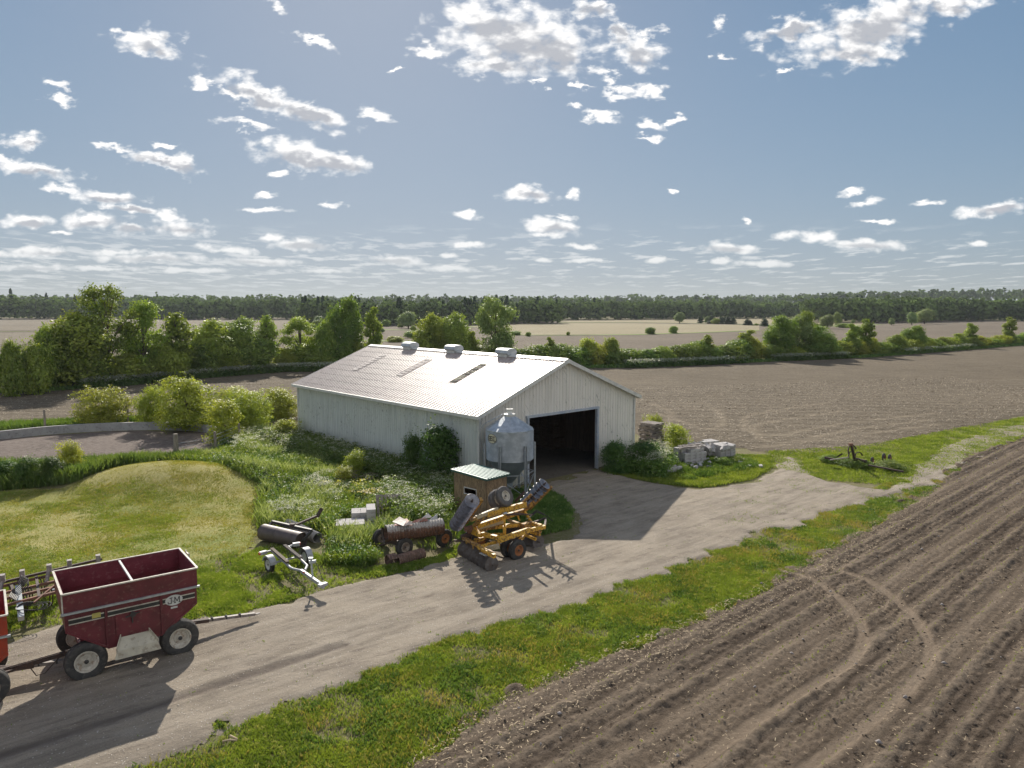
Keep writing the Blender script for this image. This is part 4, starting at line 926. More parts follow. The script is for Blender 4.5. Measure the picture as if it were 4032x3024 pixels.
    for y in (-.55, .55): g.beam((wxr, y, WR+.2), (wxf, y, WR+.2), .08, .11)
    g.build('chassis', paint, t)
    tg = MB(); tg.beam((wxf+.1, 0, WR), (wxf+1.0, 0, WR-.1), .13, .1); tg.beam((wxf+.1, -.3, WR), (wxf+.8, 0, WR-.08), .06, .06); tg.beam((wxf+.1, .3, WR), (wxf+.8, 0, WR-.08), .06, .06)
    tg.build('drawbar_yoke', M['rust_dark'], t)
    tp = MB(); tp.beam((wxf+.8, 0, WR-.07), (wxf+2.35, 0, WR-.26), .11, .08); tp.box((wxf+2.42, 0, WR-.27), (.16, .09, .03)); tp.build('drawbar', surf('drawbar_worn', (.34, .31, .29), (.18, .14, .12), 9, .7), t)
    for k in (1.1, 1.5, 1.9): MB().lathe([(.05, -.02), (.075, -.02), (.075, .02), (.05, .02)], (wxf+k, 0, WR-.06-(k-.8)*.11), (1, 0, 0), 8).build('strap', M['dark'], t)
    for x in (wxr, wxf):
        for s in (-1, 1): wheel(t, (x+(-.06 if x < 0 else .05)*0, s*wy*1.06, WR), (0, s, 0), WR, .30, WR*.54, M['rim_white'])
    return t
WROT = R_(37.0)
gravity_wagon('grain_wagon', 'maroon gravity grain wagon with an oval emblem, parked whole on the verge of the drive', (-10.63, 19.56, 0), WROT, 3.2, 2.04, 2.40, M['maroon'], M['maroon_in'])
e1 = Vector((math.cos(R_(36)), math.sin(R_(36)), 0)); e2 = Vector((-e1.y, e1.x, 0)); cn = Vector((-12.2, 17.05, 0)) - e1*1.6 + e2*.95
gravity_wagon('grain_wagon', 'orange-red grain wagon cut off by the left edge of the photo', cn, R_(36), 3.2, 1.9, 2.2, M['orange'], surf('red_inside', (.28, .04, .05), (.2, .03, .04), 4, .6), False, .48)
mb = MB(); a = rz(26, -20, 990, .42); b = rz(26, 940, 715, .52); mb.beam(a, b, .10, .10)
tb = mb.build('tow_bar', M['rust_dark']); tag(tb, 'long rusty drawbar with a chain linking the orange wagon to the maroon one', 'drawbar')
ch = MB(); n = 60
for i in range(n):
    p = a.lerp(b, (i+.5)/n)+Vector((0, 0, .07)); ch.box(p, (.045, .02, .02), Matrix.Rotation(R_(36+30*(i % 2)), 3, 'Z'))
ch.path([a.lerp(b, .38)+Vector((0, 0, .02)), a.lerp(b, .5)+Vector((.05, -.1, -.32)), a.lerp(b, .62)+Vector((.05, -.1, -.32)), a.lerp(b, .85)], .014, 5)
ch.build('chain', M['rust_dark'], tb)

# ---- folded tandem disc harrow
HO = Vector((-.1, 27.6, 0)); har = thing('disc_harrow', 'folded yellow tandem disc harrow with worn paint on the gravel beside the hut', 'disc harrow', HO)
def q21(x, y, z): return rz(21, x, y, z)
T = Vector((.745, .667, 0)); N_ = Vector((.667, -.745, 0)); Zv = Vector((0, 0, 1))
def hb(name, segs, mat=None, parent=None):
    mb = MB()
    for s in segs: mb.beam(s[0], s[1], s[2], s[3] if len(s) > 3 else s[2])
    return mb.build(name, mat or M['yellow'], parent or har, world=True)
fz = .95
A0, A1, A2, A3, A4, A5 = q21(895, 1075, fz), q21(1400, 905, fz), q21(1680, 850, fz), q21(1455, 790, fz), q21(555, 960, fz), q21(845, 1050, fz)
hb('frame_rail', [(A0, A1, .16, .18)]); hb('frame_rail', [(A1, A2, .15, .14)]); hb('frame_rail', [(A2, A3, .14, .13)])
hb('frame_rail', [(A4, A5+T*.12, .15, .14)]); hb('frame_rail', [(A3-T*.05, A4+N_*(-.5)+T*.35, .15, .14)]); hb('frame_rail', [(A4, A4-N_*.75, .15, .14)])
A6 = q21(670, 1230, .62); A7 = q21(880, 1110, .70)
hb('lower_rail', [(A6, A0-Zv*.22+N_*.02, .12, .17)], M['yellow_pale'])
hb('upright', [(A5+T*.12-Zv*.3, A5+T*.12+Zv*.10, .13, .10)]); hb('rear_beam', [(q21(480, 1085, .72), q21(640, 1045, .72), .13, .12)]); hb('rear_beam', [(q21(540, 1215, .7), q21(835, 1115, .75), .13, .12)])
hb('rear_beam', [(q21(430, 945, .9), q21(590, 1010, .9), .12, .1)])
# central tower and cylinder
tw = q21(990, 985, .8); hb('tower', [(tw-Zv*.1, tw+Zv*.35, .17, .12), (tw+Zv*.35, tw+Zv*.85, .10, .08)]); MB().tube(tw+Zv*.84-T*.06, tw+Zv*.84+T*.1, .05, 10).build('tower_pin', M['galv'], har, world=True)
hb('tower_foot', [(q21(810, 985, .78), tw, .12, .12)])
cyl = MB(); cyl.tube(tw+Zv*.8, tw+Zv*.8+T*.9-Zv*.15, .045, 10); cyl.tube(tw+Zv*.65+T*.9, tw+Zv*.5+T*1.5, .03, 8); cyl.build('hydraulic_cylinder', M['rust_dark'], har, world=True)
hb('centre_box', [(q21(1290, 840, .95), q21(1440, 790, .95), .22, .2)], M['yellow_worn'])
# ground wheels (dual, near side) and far side pair
axn = N_.copy()
for c in (Vector((.20, 27.12, .40)), Vector((-.10, 27.42, .40))): wheel(har, c+axn*.0, axn, .40, .25, .20, M['rim_rust'], world=True)
for c in (Vector((-1.55, 28.72, .40)), Vector((-1.25, 28.42, .40))): wheel(har, c, -axn, .40, .25, .20, M['rim_rust'], world=True)
hb('wheel_arm', [(Vector((.05, 27.30, .42)), Vector((.50, 27.9, .75)), .10, .12), (Vector((.5, 27.9, .75)), Vector((.95, 27.75, .6)), .1, .1)]); MB().tube(Vector((.2, 27.12, .4))-N_*.6, Vector((-1.3, 28.5, .4)), .04, 8).build('axle', M['rust_dark'], har, world=True)
# disc gangs
def gang(p0, p1, n, R, face, mat, name='disc_gang', beam_off=Vector((0, 0, .42)), bmat=None, hang=True, cone=.07):
    p0 = Vector(p0); p1 = Vector(p1); ax = (p1-p0).normalized()
    sh = MB(); sh.tube(p0-ax*.08, p1+ax*.08, .03, 8)
    for k in range(n-1): m = p0.lerp(p1, (k+.5)/(n-1)); sh.tube(m-ax*.06, m+ax*.06, .055, 8)
    g = sh.build(name, M['rust_dark'], har, world=True)
    for k in range(n):
        c = p0.lerp(p1, k/(n-1)); d = MB(); s = face
        d.lathe([(0, -cone*s), (R*.45, -cone*.75*s), (R*.8, -cone*.3*s), (R, 0), (R*.985, .006*s), (R*.8, -cone*.3*s+.006*s), (R*.45, -cone*.75*s+.006*s), (0, -cone*s+.006*s)], c, ax, 24)
        d.build('disc', mat, g, smooth=True, world=True)
    b = MB(); b.beam(p0+beam_off-ax*.1, p1+beam_off+ax*.1, .12, .10, beam_off); b.beam(p0+beam_off*.92+ax*.02+T*.16, p1+beam_off*.92-ax*.02+T*.16, .07, .05, beam_off)
    if hang:
        for f in (.12, .4, .65, .9): m = p0.lerp(p1, f); b.beam(m+ax*.0, m+beam_off, .07, .03, T)
    for f in np.linspace(.04, .96, n): m = p0.lerp(p1, f)+beam_off+T*.08; b.beam(m, m+T*.14-beam_off*.25, .05, .02)
    b.build('gang_beam', bmat or M['yellow_worn'], g, world=True); return g
gang(Vector((-.74, 25.78, .30)), Vector((-1.86, 27.52, .30)), 10, .29, 1, M['disc_soil'])
hb('gang_bar', [(q21(610, 1245, .78), q21(820, 1355, .78), .12, .14)], M['yellow'])
MB().box(q21(670, 1310, .68), (.34, .40, .02), Matrix.Rotation(R_(38), 3, 'Z')).build('guard_plate', M['galvdull'], har, world=True)
gang(Vector((1.05, 28.35, .30)), Vector((-.1, 29.9, .30)), 8, .29, -1, M['disc_soil'])
hb('front_bar', [(q21(1440, 940, .72), q21(1600, 990, .68), .09, .08)])
# folded wing leaning up over the centre
gt, gb = Vector((-1.40, 26.94, 2.38)), Vector((-2.12, 28.52, .98)); wb_ = (gt-gb).normalized(); up2 = T.cross(wb_).normalized()
if up2.z < 0: up2 = -up2
gang(gb-T*.12, gt-T*.12, 11, .29, 1, M['disc'], beam_off=T*.36-up2*.05)
gang(Vector((1.32, 29.2, 2.45)), Vector((.55, 29.55, 1.55)), 7, .27, -1, M['disc'], beam_off=T*.30-Zv*.22)
W0, W1 = q21(500, 690, 1.72), q21(1480, 425, 1.72)
hb('wing_beam', [(W0.lerp(W1, .18), W1.lerp(W0, .14), .13, .20)]); hb('wing_beam', [(W0, W0.lerp(W1, .36)+Zv*.12, .10, .14)], M['yellow_pale']); hb('wing_beam', [(q21(540, 830, 1.28), q21(1150, 625, 1.28), .13, .18)]); hb('wing_beam', [(q21(520, 880, 1.1), q21(960, 760, 1.1), .11, .12)], M['yellow_pale'])
hb('wing_beam', [(q21(560, 915, 1.0), q21(960, 800, 1.0), .10, .12)], M['yellow_worn']); hb('wing_beam', [(q21(1150, 625, 1.3), q21(1330, 570, 1.3), .14, .16)], M['yellow_worn'])
hb('wing_brace', [(q21(1330, 580, 1.3), q21(1500, 410, 1.75), .10, .14)], M['yellow_worn']); hb('wing_brace', [(q21(480, 870, 1.1), q21(560, 1000, .95), .12, .14)]); hb('wing_brace', [(q21(550, 755, 1.5), q21(450, 850, 1.1), .12, .14)], M['yellow_worn'])
hb('wing_brace', [(q21(1340, 590, 1.3), q21(1450, 760, 1.0), .08, .07)]); hb('wing_brace', [(q21(1210, 640, 1.25), q21(1250, 740, 1.0), .07, .06)]); hb('wing_brace', [(q21(560, 780, 1.45), q21(650, 680, 1.7), .06, .06)], M['yellow_worn'])
hb('wing_brace', [(q21(1270, 470, 1.7), q21(1450, 290, 2.15), .09, .10)], M['yellow_worn']); hb('wing_brace', [(q21(1180, 410, 1.9), q21(1330, 250, 2.35), .08, .08)], M['rust_dark']); hb('wing_brace', [(q21(400, 730, 1.65), q21(520, 700, 1.7), .10, .12)], M['yellow_worn'])
hb('hinge', [(q21(300, 890, 1.05), q21(470, 850, 1.1), .14, .16), (q21(360, 940, .95), q21(450, 880, 1.05), .10, .12)], M['rust'])
wc = Vector((-.30, 28.15, 2.2)); wa = Vector((.62, -.55, .42)).normalized()
wheel(har, wc, wa, .41, .24, .20, M['rim_white'], M['tyre_grey'], world=True); wheel(har, wc-wa*.44-Zv*.02, wa, .41, .24, .20, M['rim_white'], M['tyre_grey'], world=True)
hb('wing_wheel_arm', [(wc-wa*.3, q21(1130, 500, 1.75), .09, .12)], M['yellow_worn'])
hb('hitch', [(A3, q21(1690, 700, .5), .08, .08), (A2, q21(1700, 705, .48), .08, .08)], M['rust_dark'])
hs = MB(); p = q21(1500, 720, .7)
for k in range(3): hs.path([p+Vector((-.3, .1*k, 0)), p+Vector((.1, .2, .25+.05*k)), p+Vector((.5, .25, .1)), p+Vector((.8, .4, -.2))], .018, 6)
hs.build('hydraulic_hose', M['dark'], har, world=True)
hb('tow_pole', [(q21(50, 1135, .35), q21(130, 1080, .5), .07, .05), (q21(120, 1085, .5), q21(430, 1110, .6), .08, .07)], M['rust_dark'])
hb('scraper_bar', [(q21(240, 1030, .75), q21(440, 960, .85), .12, .16)], M['rust_dark'])

# ---- running gear carrying a rusty culvert pipe
def q10(x, y, z): return rz(10, x, y, z)
PW_ = Vector((-3.95, 28.1, 0)); pw = thing('farm_wagon', 'old wagon running gear with black tyres in the grass under a rusty culvert pipe', 'wagon', PW_)
ax2 = (q10(965, 605, .35)-q10(280, 600, .35)); 
c1, c2, c3_, c4_ = q10(965, 605, .36), q10(530, 700, .36), q10(275, 600, .36), q10(700, 590, .36)
al = (Vector((-2.72, 28.7, 0))-Vector((-4.17, 27.4, 0))).normalized(); sdv = Vector((al.y, -al.x, 0))
for c, s in ((c1, 1), (c2, 1), (c3_, -1), (c1-sdv*1.5, -1)): wheel(pw, c, sdv*s, .37, .22, .18, M['rim_rust'] if c is c1 else surf('rim_faded', (.35, .3, .25), (.2, .15, .11), 8, .8), M['tyre'], world=True)
g = MB(); g.beam(c1, c1-sdv*1.5, .1, .1); g.beam(c2, c3_, .1, .1); g.beam(c1-sdv*.75, (c2+c3_)/2, .11, .12)
for c, d in ((c1, c1-sdv*1.5), (c2, c3_)): m = (c+d)/2; g.beam(m+sdv*.5+Zv*.1, m-sdv*.5+Zv*.1, .12, .14); g.beam(m+sdv*.5+Zv*.14, m+sdv*.5+Zv*.5, .08, .06); g.beam(m-sdv*.5+Zv*.14, m-sdv*.5+Zv*.5, .08, .06)
g.beam((c2+c3_)/2, q10(240, 690, .25), .07, .06); g.build('running_gear', M['rust_dark'], pw, world=True)
def corrugated(name, a, b, R, mat, pitch=.11, amp=.022, a0=0, a1=2*math.pi, n=30, thick=True, parent=None, world=False):
    a = Vector(a); b = Vector(b); L = (b-a).length; k = int(L/pitch)*4; prof = [(R+amp*math.sin(i*math.pi/2), L*i/k) for i in range(k+1)]
    if thick: prof += [(R-.02, L), (R-.02, 0), (R, 0)]
    return MB().lathe(prof, a, b-a, n, a0, a1).build(name, mat, parent, world=world)
def culvert_mat():
    m, t, p, o = new_mat('culvert_rust'); g = new_geo = t.new('ShaderNodeNewGeometry'); v = coords(t)
    sx = t.new('ShaderNodeSeparateXYZ'); t.l.new(v, sx.inputs[0])
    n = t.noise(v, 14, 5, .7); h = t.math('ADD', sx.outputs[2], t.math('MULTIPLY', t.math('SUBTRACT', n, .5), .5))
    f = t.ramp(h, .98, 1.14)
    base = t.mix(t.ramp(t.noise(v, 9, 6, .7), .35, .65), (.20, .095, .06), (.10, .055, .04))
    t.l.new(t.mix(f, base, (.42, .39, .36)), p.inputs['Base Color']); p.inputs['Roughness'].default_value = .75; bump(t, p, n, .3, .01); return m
pa, pb = q10(330, 535, 1.0), q10(945, 455, 1.0); R0 = .31
pdir = (pb-pa).normalized(); 
pa.z = pb.z = .93
cul = corrugated('culvert_pipe', pa, pb, R0, culvert_mat()); tag(cul, 'large rusty corrugated culvert pipe lying on the old wagon, heaped with broken boards', 'culvert pipe')
ed = MB(); ed.lathe([(R0, 0), (R0+.05, -.04), (R0+.02, -.10), (R0-.04, -.04), (R0, 0)], pa, pdir, 24, .3, 3.6)
ed.build('torn_rim', M['rust_dark'], cul)
board_lab = ['pale broken board leaning on the left end of the wagon culvert heap', 'maroon-backed plate lying on top of the culvert pipe', 'upright triangular white sheet at the right end of the culvert heap', 'second upright white sheet beside the triangular one on the pipe']
bm1 = surf('old_board', (.48, .44, .40), (.34, .28, .24), 5, .7, c3=(.25, .10, .07), s3=6); bm2 = surf('red_board', (.24, .07, .05), (.33, .16, .12), 4, .7, c3=(.5, .46, .44), s3=5)
bm3 = surf('whitish_sheet', (.60, .62, .66), (.5, .5, .53), 5, .6)
def sheet(mat, P, lab, grp=None, th=.02):
    P = [Vector(p) for p in P]; n = (P[1]-P[0]).cross(P[2]-P[0]).normalized()*th; o = MB().prism(P, n).build('broken_board', mat); return tag(o, lab, 'board', grp)
zt = 1.26
sheet(bm1, [q10(400, 430, zt+.02), q10(520, 478, zt), q10(560, 420, zt+.03), q10(480, 375, zt+.1)], 'pale cracked board flat on the culvert pipe near its left end')
sheet(bm2, [q10(420, 470, zt-.03), q10(620, 470, zt-.02), q10(560, 395, zt+.05), q10(450, 420, zt+.03)], 'dark red board lying under the pale cracked one on the culvert pipe')
sheet(bm1, [q10(520, 478, zt), q10(625, 455, zt+.02), q10(590, 415, zt+.12)], 'triangular cream board tipped up in the middle of the culvert heap')
sheet(bm2, [q10(610, 440, zt-.02), q10(790, 420, zt-.02), q10(760, 380, zt+.08), q10(640, 415, zt+.03)], 'long reddish board along the middle of the culvert heap')
sheet(bm3, [q10(800, 410, zt), q10(890, 400, zt), q10(888, 340, zt+.22)], 'white triangular sheet standing at the right end of the culvert pipe')
sheet(bm3, [q10(715, 390, zt), q10(830, 375, zt), q10(790, 335, zt+.2)], 'white sheet standing just left of the triangular one on the pipe')
sheet(bm1, [q10(690, 430, zt-.03), q10(780, 405, zt-.02), q10(775, 380, zt+.1), q10(700, 400, zt+.08)], 'small pale plate between the reddish board and the white sheets')
# broken culvert on the ground
ga, gb_ = q10(450, 850, .20), q10(735, 770, .20)
o = corrugated('culvert_offcut', ga, gb_, .20, M['rust_brown'], .10, .02, n=24); tag(o, 'short length of rusty corrugated culvert lying in the grass in front of the old wagon', 'culvert pipe')
o = corrugated('culvert_collar', q10(345, 860, .2), q10(440, 840, .2), .25, M['rust_brown'], .10, .02, R_(120), R_(330), 16); tag(o, 'torn open half collar of rusty culvert at the left end of the short length', 'culvert piece')

# ---- land roller
def q11(x, y, z): return rz(11, x, y, z)
ra0, ra1 = q11(160, 600, .34), q11(775, 745, .34); ra0.z = ra1.z = .34; RR = .33
rl = thing('land_roller', 'dark brown steel land roller with a drawbar frame lying in the grass', 'roller', (ra0+ra1)/2*Vector((1, 1, 0)) if False else Vector(((ra0.x+ra1.x)/2, (ra0.y+ra1.y)/2, 0)))
M['roller'] = surf('roller_steel', (.115, .09, .085), (.08, .062, .058), 3, .55, .2, c3=(.16, .11, .09), s3=7, bmp=.15)
d = (ra1-ra0).normalized(); Lr = (ra1-ra0).length
MB().lathe([(RR-.02, .03), (RR, 0), (RR, Lr*.40), (RR-.012, Lr*.403), (RR, Lr*.406), (RR, Lr), (RR-.02, Lr-.03), (RR-.02, Lr-.12), (0, Lr-.12)], ra0, d, 40).build('drum', M['roller'], rl, smooth=True, world=True)
MB().lathe([(0, .1), (RR-.02, .1), (RR-.02, .03)], ra0, d, 32).build('drum_end', M['dark'], rl, world=True)
nb_ = Vector((-d.y, d.x, 0)); nb_ = nb_ if nb_.y > 0 else -nb_
f0, f1 = ra0+nb_*.48+Zv*.30-d*.02, ra1+nb_*.48+Zv*.30+d*.08
fr = MB(); fr.beam(f0, f1, .10, .12); fr.beam(f0, ra0-d*.05, .08, .08); fr.beam(f1, ra1+d*.06, .08, .10); fr.build('frame', M['dark'], rl, world=True)
dm = f0.lerp(f1, .52); dr = MB(); dr.beam(dm, dm+nb_*1.3+Zv*.15+d*.1, .09, .08); dr.beam(dm+nb_*1.25+Zv*.1+d*.1, dm+nb_*1.5+Zv*.42+d*.13, .10, .12); dr.box(dm+Zv*.05, (.2, .2, .14)); dr.build('drawbar', M['rust_dark'], rl, world=True)
o = corrugated('corrugated_pipe', q11(560, 470, .24), q11(1040, 700, .2), .22, surf('grey_pipe', (.42, .41, .40), (.25, .23, .21), 6, .7, c3=(.2, .14, .1)), .09, .014, n=20); tag(o, 'pale grey corrugated pipe half sunk in weeds behind the land roller', 'pipe')

# ---- boat trailer
TO = Vector((-8.0, 25.9, 0)); bt = thing('boat_trailer', 'small galvanised boat trailer with two dark bunks standing on the grass', 'boat trailer', TO)
M['galvbright'] = surf('galvanised_bright', (.42, .42, .45), (.30, .31, .33), 6, .6, .15, bmp=.05)
z5 = .5
L0, L1, L2, L3 = q11(290, 905, z5), q11(490, 1085, z5), q11(620, 1205, z5), q11(800, 1240, z5)
Rr0, R1, R2, R3 = q11(560, 840, z5), q11(760, 1045, z5), q11(868, 1150, z5), q11(835, 1225, z5)
MB().path([L0, L0.lerp(L1, .5), L1, L1.lerp(L2, .8), L2+Vector((.05, 0, 0)), L3], .045, 10).build('frame_rail', M['galvbright'], bt, world=True, smooth=True)
MB().path([Rr0, R1, R1.lerp(R2, .7), R2, R3], .045, 10).build('frame_rail', M['galvbright'], bt, world=True, smooth=True)
TG = q11(1125, 1480, .42); MB().beam(L3-Vector((.08, -.05, 0)), TG, .09, .11).build('drawbar', M['galvbright'], bt, world=True)
cp = MB(); cp.box(TG+Vector((0, 0, .04)), (.14, .30, .09), Matrix.Rotation(R_(-40), 3, 'Z')); cp.lathe([(0, -.08), (.06, -.08), (.06, .02), (0, .02)], TG, (0, 0, 1), 12); cp.build('coupling', M['galvbright'], bt, world=True)
k0, k1 = q11(300, 1110, .42), q11(800, 985, .42); MB().beam(k0, k1, .06, .06).build('axle', M['galvbright'], bt, world=True)
dax = (k1-k0).normalized()
for c, s in ((q11(255, 1130, .29), -1), (q11(850, 1000, .29), 1)):
    wh = wheel(bt, c, dax*s, .29, .17, .17, M['white'], world=True)
    fd = MB(); fd.lathe([(.34, -.11), (.345, -.11), (.345, .11), (.34, .11), (.29, .115)], c, dax*s, 18, 0, math.pi)
    f = fd.build('mudguard', M['galvbright'], bt, world=True, smooth=True)
def arch(c, ax, R, w2):   # half ring over a wheel
    mb = MB(); ax = Vector(ax).normalized(); fwd = Vector((-ax.y, ax.x, 0)); n = 14; V = []
    for i in range(n+1):
        a = math.pi*(.06+.88*i/n)
        for r, o_ in ((R, -w2), (R, w2), (R-.06, w2*1.02)): V.append(c+fwd*math.cos(a)*r+Zv*math.sin(a)*r+ax*o_)
    mb.add(V, sum(([(3*i, 3*i+1, 3*i+4, 3*i+3), (3*i+1, 3*i+2, 3*i+5, 3*i+4)] for i in range(n)), [])); return mb
for o in list(bt.children):
    if o.name.startswith('mudguard'): bpy.data.objects.remove(o)
for c, s in ((q11(255, 1130, .29), -1), (q11(850, 1000, .29), 1)): arch(c, dax*s, .35, .12).build('mudguard', M['galvbright'], bt, world=True, smooth=True)
for a, b in ((q11(290, 870, .62), q11(550, 1095, .6)), (q11(500, 815, .66), q11(765, 1025, .62))):
    MB().beam(a, b, .12, .06).build('bunk', M['timber_dark'] if a.x < -8.9 else surf('bunk_carpet', (.12, .10, .09), (.08, .07, .065), 8, .95), bt, world=True)
for a, b in ((L0, q11(150, 940, .5)), (Rr0, q11(690, 800, .55))):
    lb = MB(); lb.beam(a, b, .06, .06); d_ = (b-a).normalized(); lb.box(b, (.26, .14, .12), Matrix.Rotation(math.atan2(d_.y, d_.x), 3, 'Z')); o = lb.build('lamp_bracket', M['galvbright'], bt, world=True)
    MB().box(b+d_*.14+Vector((0, -.02, 0)), (.03, .12, .08), Matrix.Rotation(math.atan2(d_.y, d_.x), 3, 'Z')).build('tail_lamp', surf('red_lens', (.6, .04, .03), (.5, .03, .03), 5, .3, bmp=0), o, world=True)
wp = q11(960, 1340, .45); wn_ = MB(); wn_.beam(wp, wp+Vector((-.05, .05, .62)), .07, .05); wn_.tube(wp+Vector((-.12, .02, .52)), wp+Vector((.1, .1, .52)), .06, 10); wn_.box(wp+Vector((-.05, .0, .66)), (.14, .1, .06)); wn_.build('winch_post', M['galvdull'], bt, world=True)
MB().path([wp+Vector((.1, .05, .5)), wp+Vector((.25, -.1, .3)), wp+Vector((.45, -.4, .05)), TG+Vector((.02, .02, .05))], .012, 5).build('safety_cable', M['dark'], bt, world=True)
MB().box(q11(815, 1255, .56), (.06, .05, .05)).build('side_marker', bpy.data.materials['red_lens'], bt, world=True)

# ---- field cultivator behind the wagons
def q22(x, y, z): return rz(22, x, y, z)
CU = Vector((-15.2, 23.4, 0)); cu = thing('field_cultivator', 'rusty field cultivator with rows of tines in long grass behind the maroon wagon', 'cultivator', CU)
fz = .62
rows_ = [((-260, 805), (880, 545)), ((-260, 900), (900, 630)), ((-300, 700), (860, 440)), ((-200, 620), (1580, 200)), ((-200, 1000), (900, 710))]
for i, (a, b) in enumerate(rows_[:5]): MB().beam(q22(*a, fz+(.12 if i == 3 else 0)), q22(*b, fz+(.12 if i == 3 else 0)), .08, .08).build('frame_bar', M['rust'] if i != 3 else M['rust_dark'], cu, world=True)
for a, b in (((560, 440), (610, 800)), ((180, 620), (240, 820)), ((-60, 560), (0, 1000)), ((860, 400), (900, 720)), ((1200, 300), (1300, 560))): MB().beam(q22(*a, fz), q22(*b, fz), .08, .09).build('cross_member', M['rust_dark'], cu, world=True)
for (x, y) in ((40, 500), (345, 430), (765, 340), (1080, 270), (1525, 190)):
    p = q22(x, y, 1.0); mb = MB(); mb.box(p, (.14, .20, .24), Matrix.Rotation(R_(30), 3, 'Z')); mb.beam(p, p+Vector((.05, -.3, -.5)), .09, .09); mb.build('wing_stand', surf('worn_grey_paint', (.34, .31, .30), (.2, .17, .16), 9, .7), cu, world=True)
for k in range(26):
    a, b = rows_[k % 4]; f = .12+.8*((k*.381) % 1); p = q22(*a, fz).lerp(q22(*b, fz), f)
    MB().path([p, p+Vector((.10, -.10, .06)), p+Vector((.22, -.2, -.12)), p+Vector((.16, -.15, -.4)), p+Vector((.05, -.05, -.58))], .022, 5).build('tine', M['rust_dark'], cu, world=True)
tgp = MB(); tgp.beam(q22(280, 640, .72), q22(330, 1130, .42), .16, .14); tgp.build('drawbar', M['galvdull'], cu, world=True); tgp = MB(); tgp.beam(q22(850, 610, .7), q22(530, 880, .6), .05, .05); tgp.build('brace', M['rust'], cu, world=True)
for k in range(4):
    c = q22(440+k*28, 960, .55); rr = .24+.05*k; MB().path([c+Vector((rr*1.25*math.cos(a), rr*.9*math.sin(a), .03*math.sin(3*a)+.02*k)) for a in np.linspace(0, 2*math.pi, 22)[:-1]], .013, 5, closed=True).build('hose_coil', M['dark'], cu, world=True)
mb = MB()
for k in range(6): p = q22(260+20*k, 590+10*k, .85); mb.path([p, p+Vector((.1, .1, .25)), p+Vector((.25, -.1, .1)), p+Vector((.1, -.4, -.1)), p+Vector((.3, -.8, -.1))], .014, 5)
mb.build('hose', M['dark'], cu, world=True)

# ---- abandoned plough in the grass on the right
def q24(x, y, z): return rz(24, x, y, z)
PL = Vector((21.4, 44.6, 0)); pl = thing('old_plough', 'dark abandoned plough frame with an upright mast in weeds on the right-hand grass', 'plough', PL)
D = M['rust_dark']
MB().beam(q24(760, 560, .1), q24(665, 160, 1.45), .13, .12).build('mast', D, pl, world=True); MB().box(q24(655, 150, 1.5), (.22, .16, .14)).build('mast_cap', M['rust'], pl, world=True)
MB().beam(q24(140, 410, .55), q24(320, 450, .5), .14, .12).build('beam', D, pl, world=True); MB().beam(q24(235, 460, .5), q24(610, 405, .62), .07, .05).build('beam', M['greywood'], pl, world=True); MB().beam(q24(370, 410, .35), q24(480, 335, .65), .10, .08).build('beam', D, pl, world=True)
MB().beam(q24(700, 420, .5), q24(960, 490, .45), .14, .14).build('beam', D, pl, world=True); MB().beam(q24(1000, 560, .35), q24(1700, 690, .25), .10, .08).build('beam', D, pl, world=True)
for (x, y, z, r) in ((690, 300, .85, .42), (820, 430, .45, .40), (680, 400, .5, .34)):
    c = q24(x, y, z); MB().lathe([(r, -.05), (r+.03, 0), (r, .05), (r-.04, 0), (r, -.05)], c, (.5, -.8, .25), 20, R_(200), R_(370)).build('mould_board', D, pl, world=True)
for (x, y, z) in ((1310, 420, .35), (1425, 440, .32), (1080, 470, .25)): wheel(pl, q24(x, y, z), (.7, -.6, .1), .30 if z > .3 else .22, .12, .16, M['rust'], M['tyre'], world=True, hub=False)

# ---------------------------------------------------------------- concrete blocks, pallets, timber
M['block'] = surf('concrete_block', (.46, .44, .43), (.37, .35, .345), 5, .9, c3=(.26, .22, .20), s3=7, amt3=.5, bmp=.25)
blk = None
def block_mesh(): return MB().box((0, 0, .095), (.39, .19, .19))
def block(p, r, lab, grp, tilt=None):
    global blk
    if blk is None:
        blk = block_mesh().build('concrete_block', M['block'], bevel=.006); blk.location = p; blk.rotation_euler = (0, 0, r); tag(blk, lab, 'concrete block', grp); return blk
    c = copy_tree(blk, p, r if tilt is None else (tilt[0], tilt[1], r), label=lab, group=grp); return c
def stack(o, ang, nx, ny, nz, lab, grp, missing=.0, jit=.008, topmiss=0):
    ex = Vector((math.cos(ang), math.sin(ang), 0)); ey = Vector((-ex.y, ex.x, 0)); r = random.Random(int(o.x*100))
    for k in range(nz):
        for i in range(nx):
            for j in range(ny):
                if 0 < i < nx-1 and 0 < j < ny-1 and k < nz-1: continue      # hidden heart of the cube
                if r.random() < (missing if k < nz-1 else topmiss): continue
                if (k % 2 == 0): p = ex*(i*.40+.2)+ey*(j*.20+.1)
                else: p = ex*(i*.40+.2)+ey*(j*.20+.1)
                block(o+p+Vector((r.uniform(-jit, jit), r.uniform(-jit, jit), k*.195)), ang+r.uniform(-.03, .03), lab, grp)
GL = 'loose blocks in the weeds left of the leaning pallet'
bo = rz(11, 1420, 430, 0); an = R_(-42)
gl = [(0, 0), (1, 0), (2, 0), (0, 1), (1, 1), (2, 1), (0, 2), (1, 2), (2, 2), (0, 3), (1, 3), (2, 3)]
stack(Vector((-7.45, 30.25, .0)), R_(12), 3, 5, 2, 'pale concrete block in the lower front row of the heap in the weeds', GL, topmiss=.05)
stack(Vector((-7.05, 31.45, .0)), R_(12), 2, 4, 3, 'pale concrete block in the taller back part of the heap in the weeds', GL, topmiss=0)
stack(Vector((-6.35, 31.3, .0)), R_(12), 1, 5, 4, 'pale concrete block in the highest right corner of the heap in the weeds', GL)
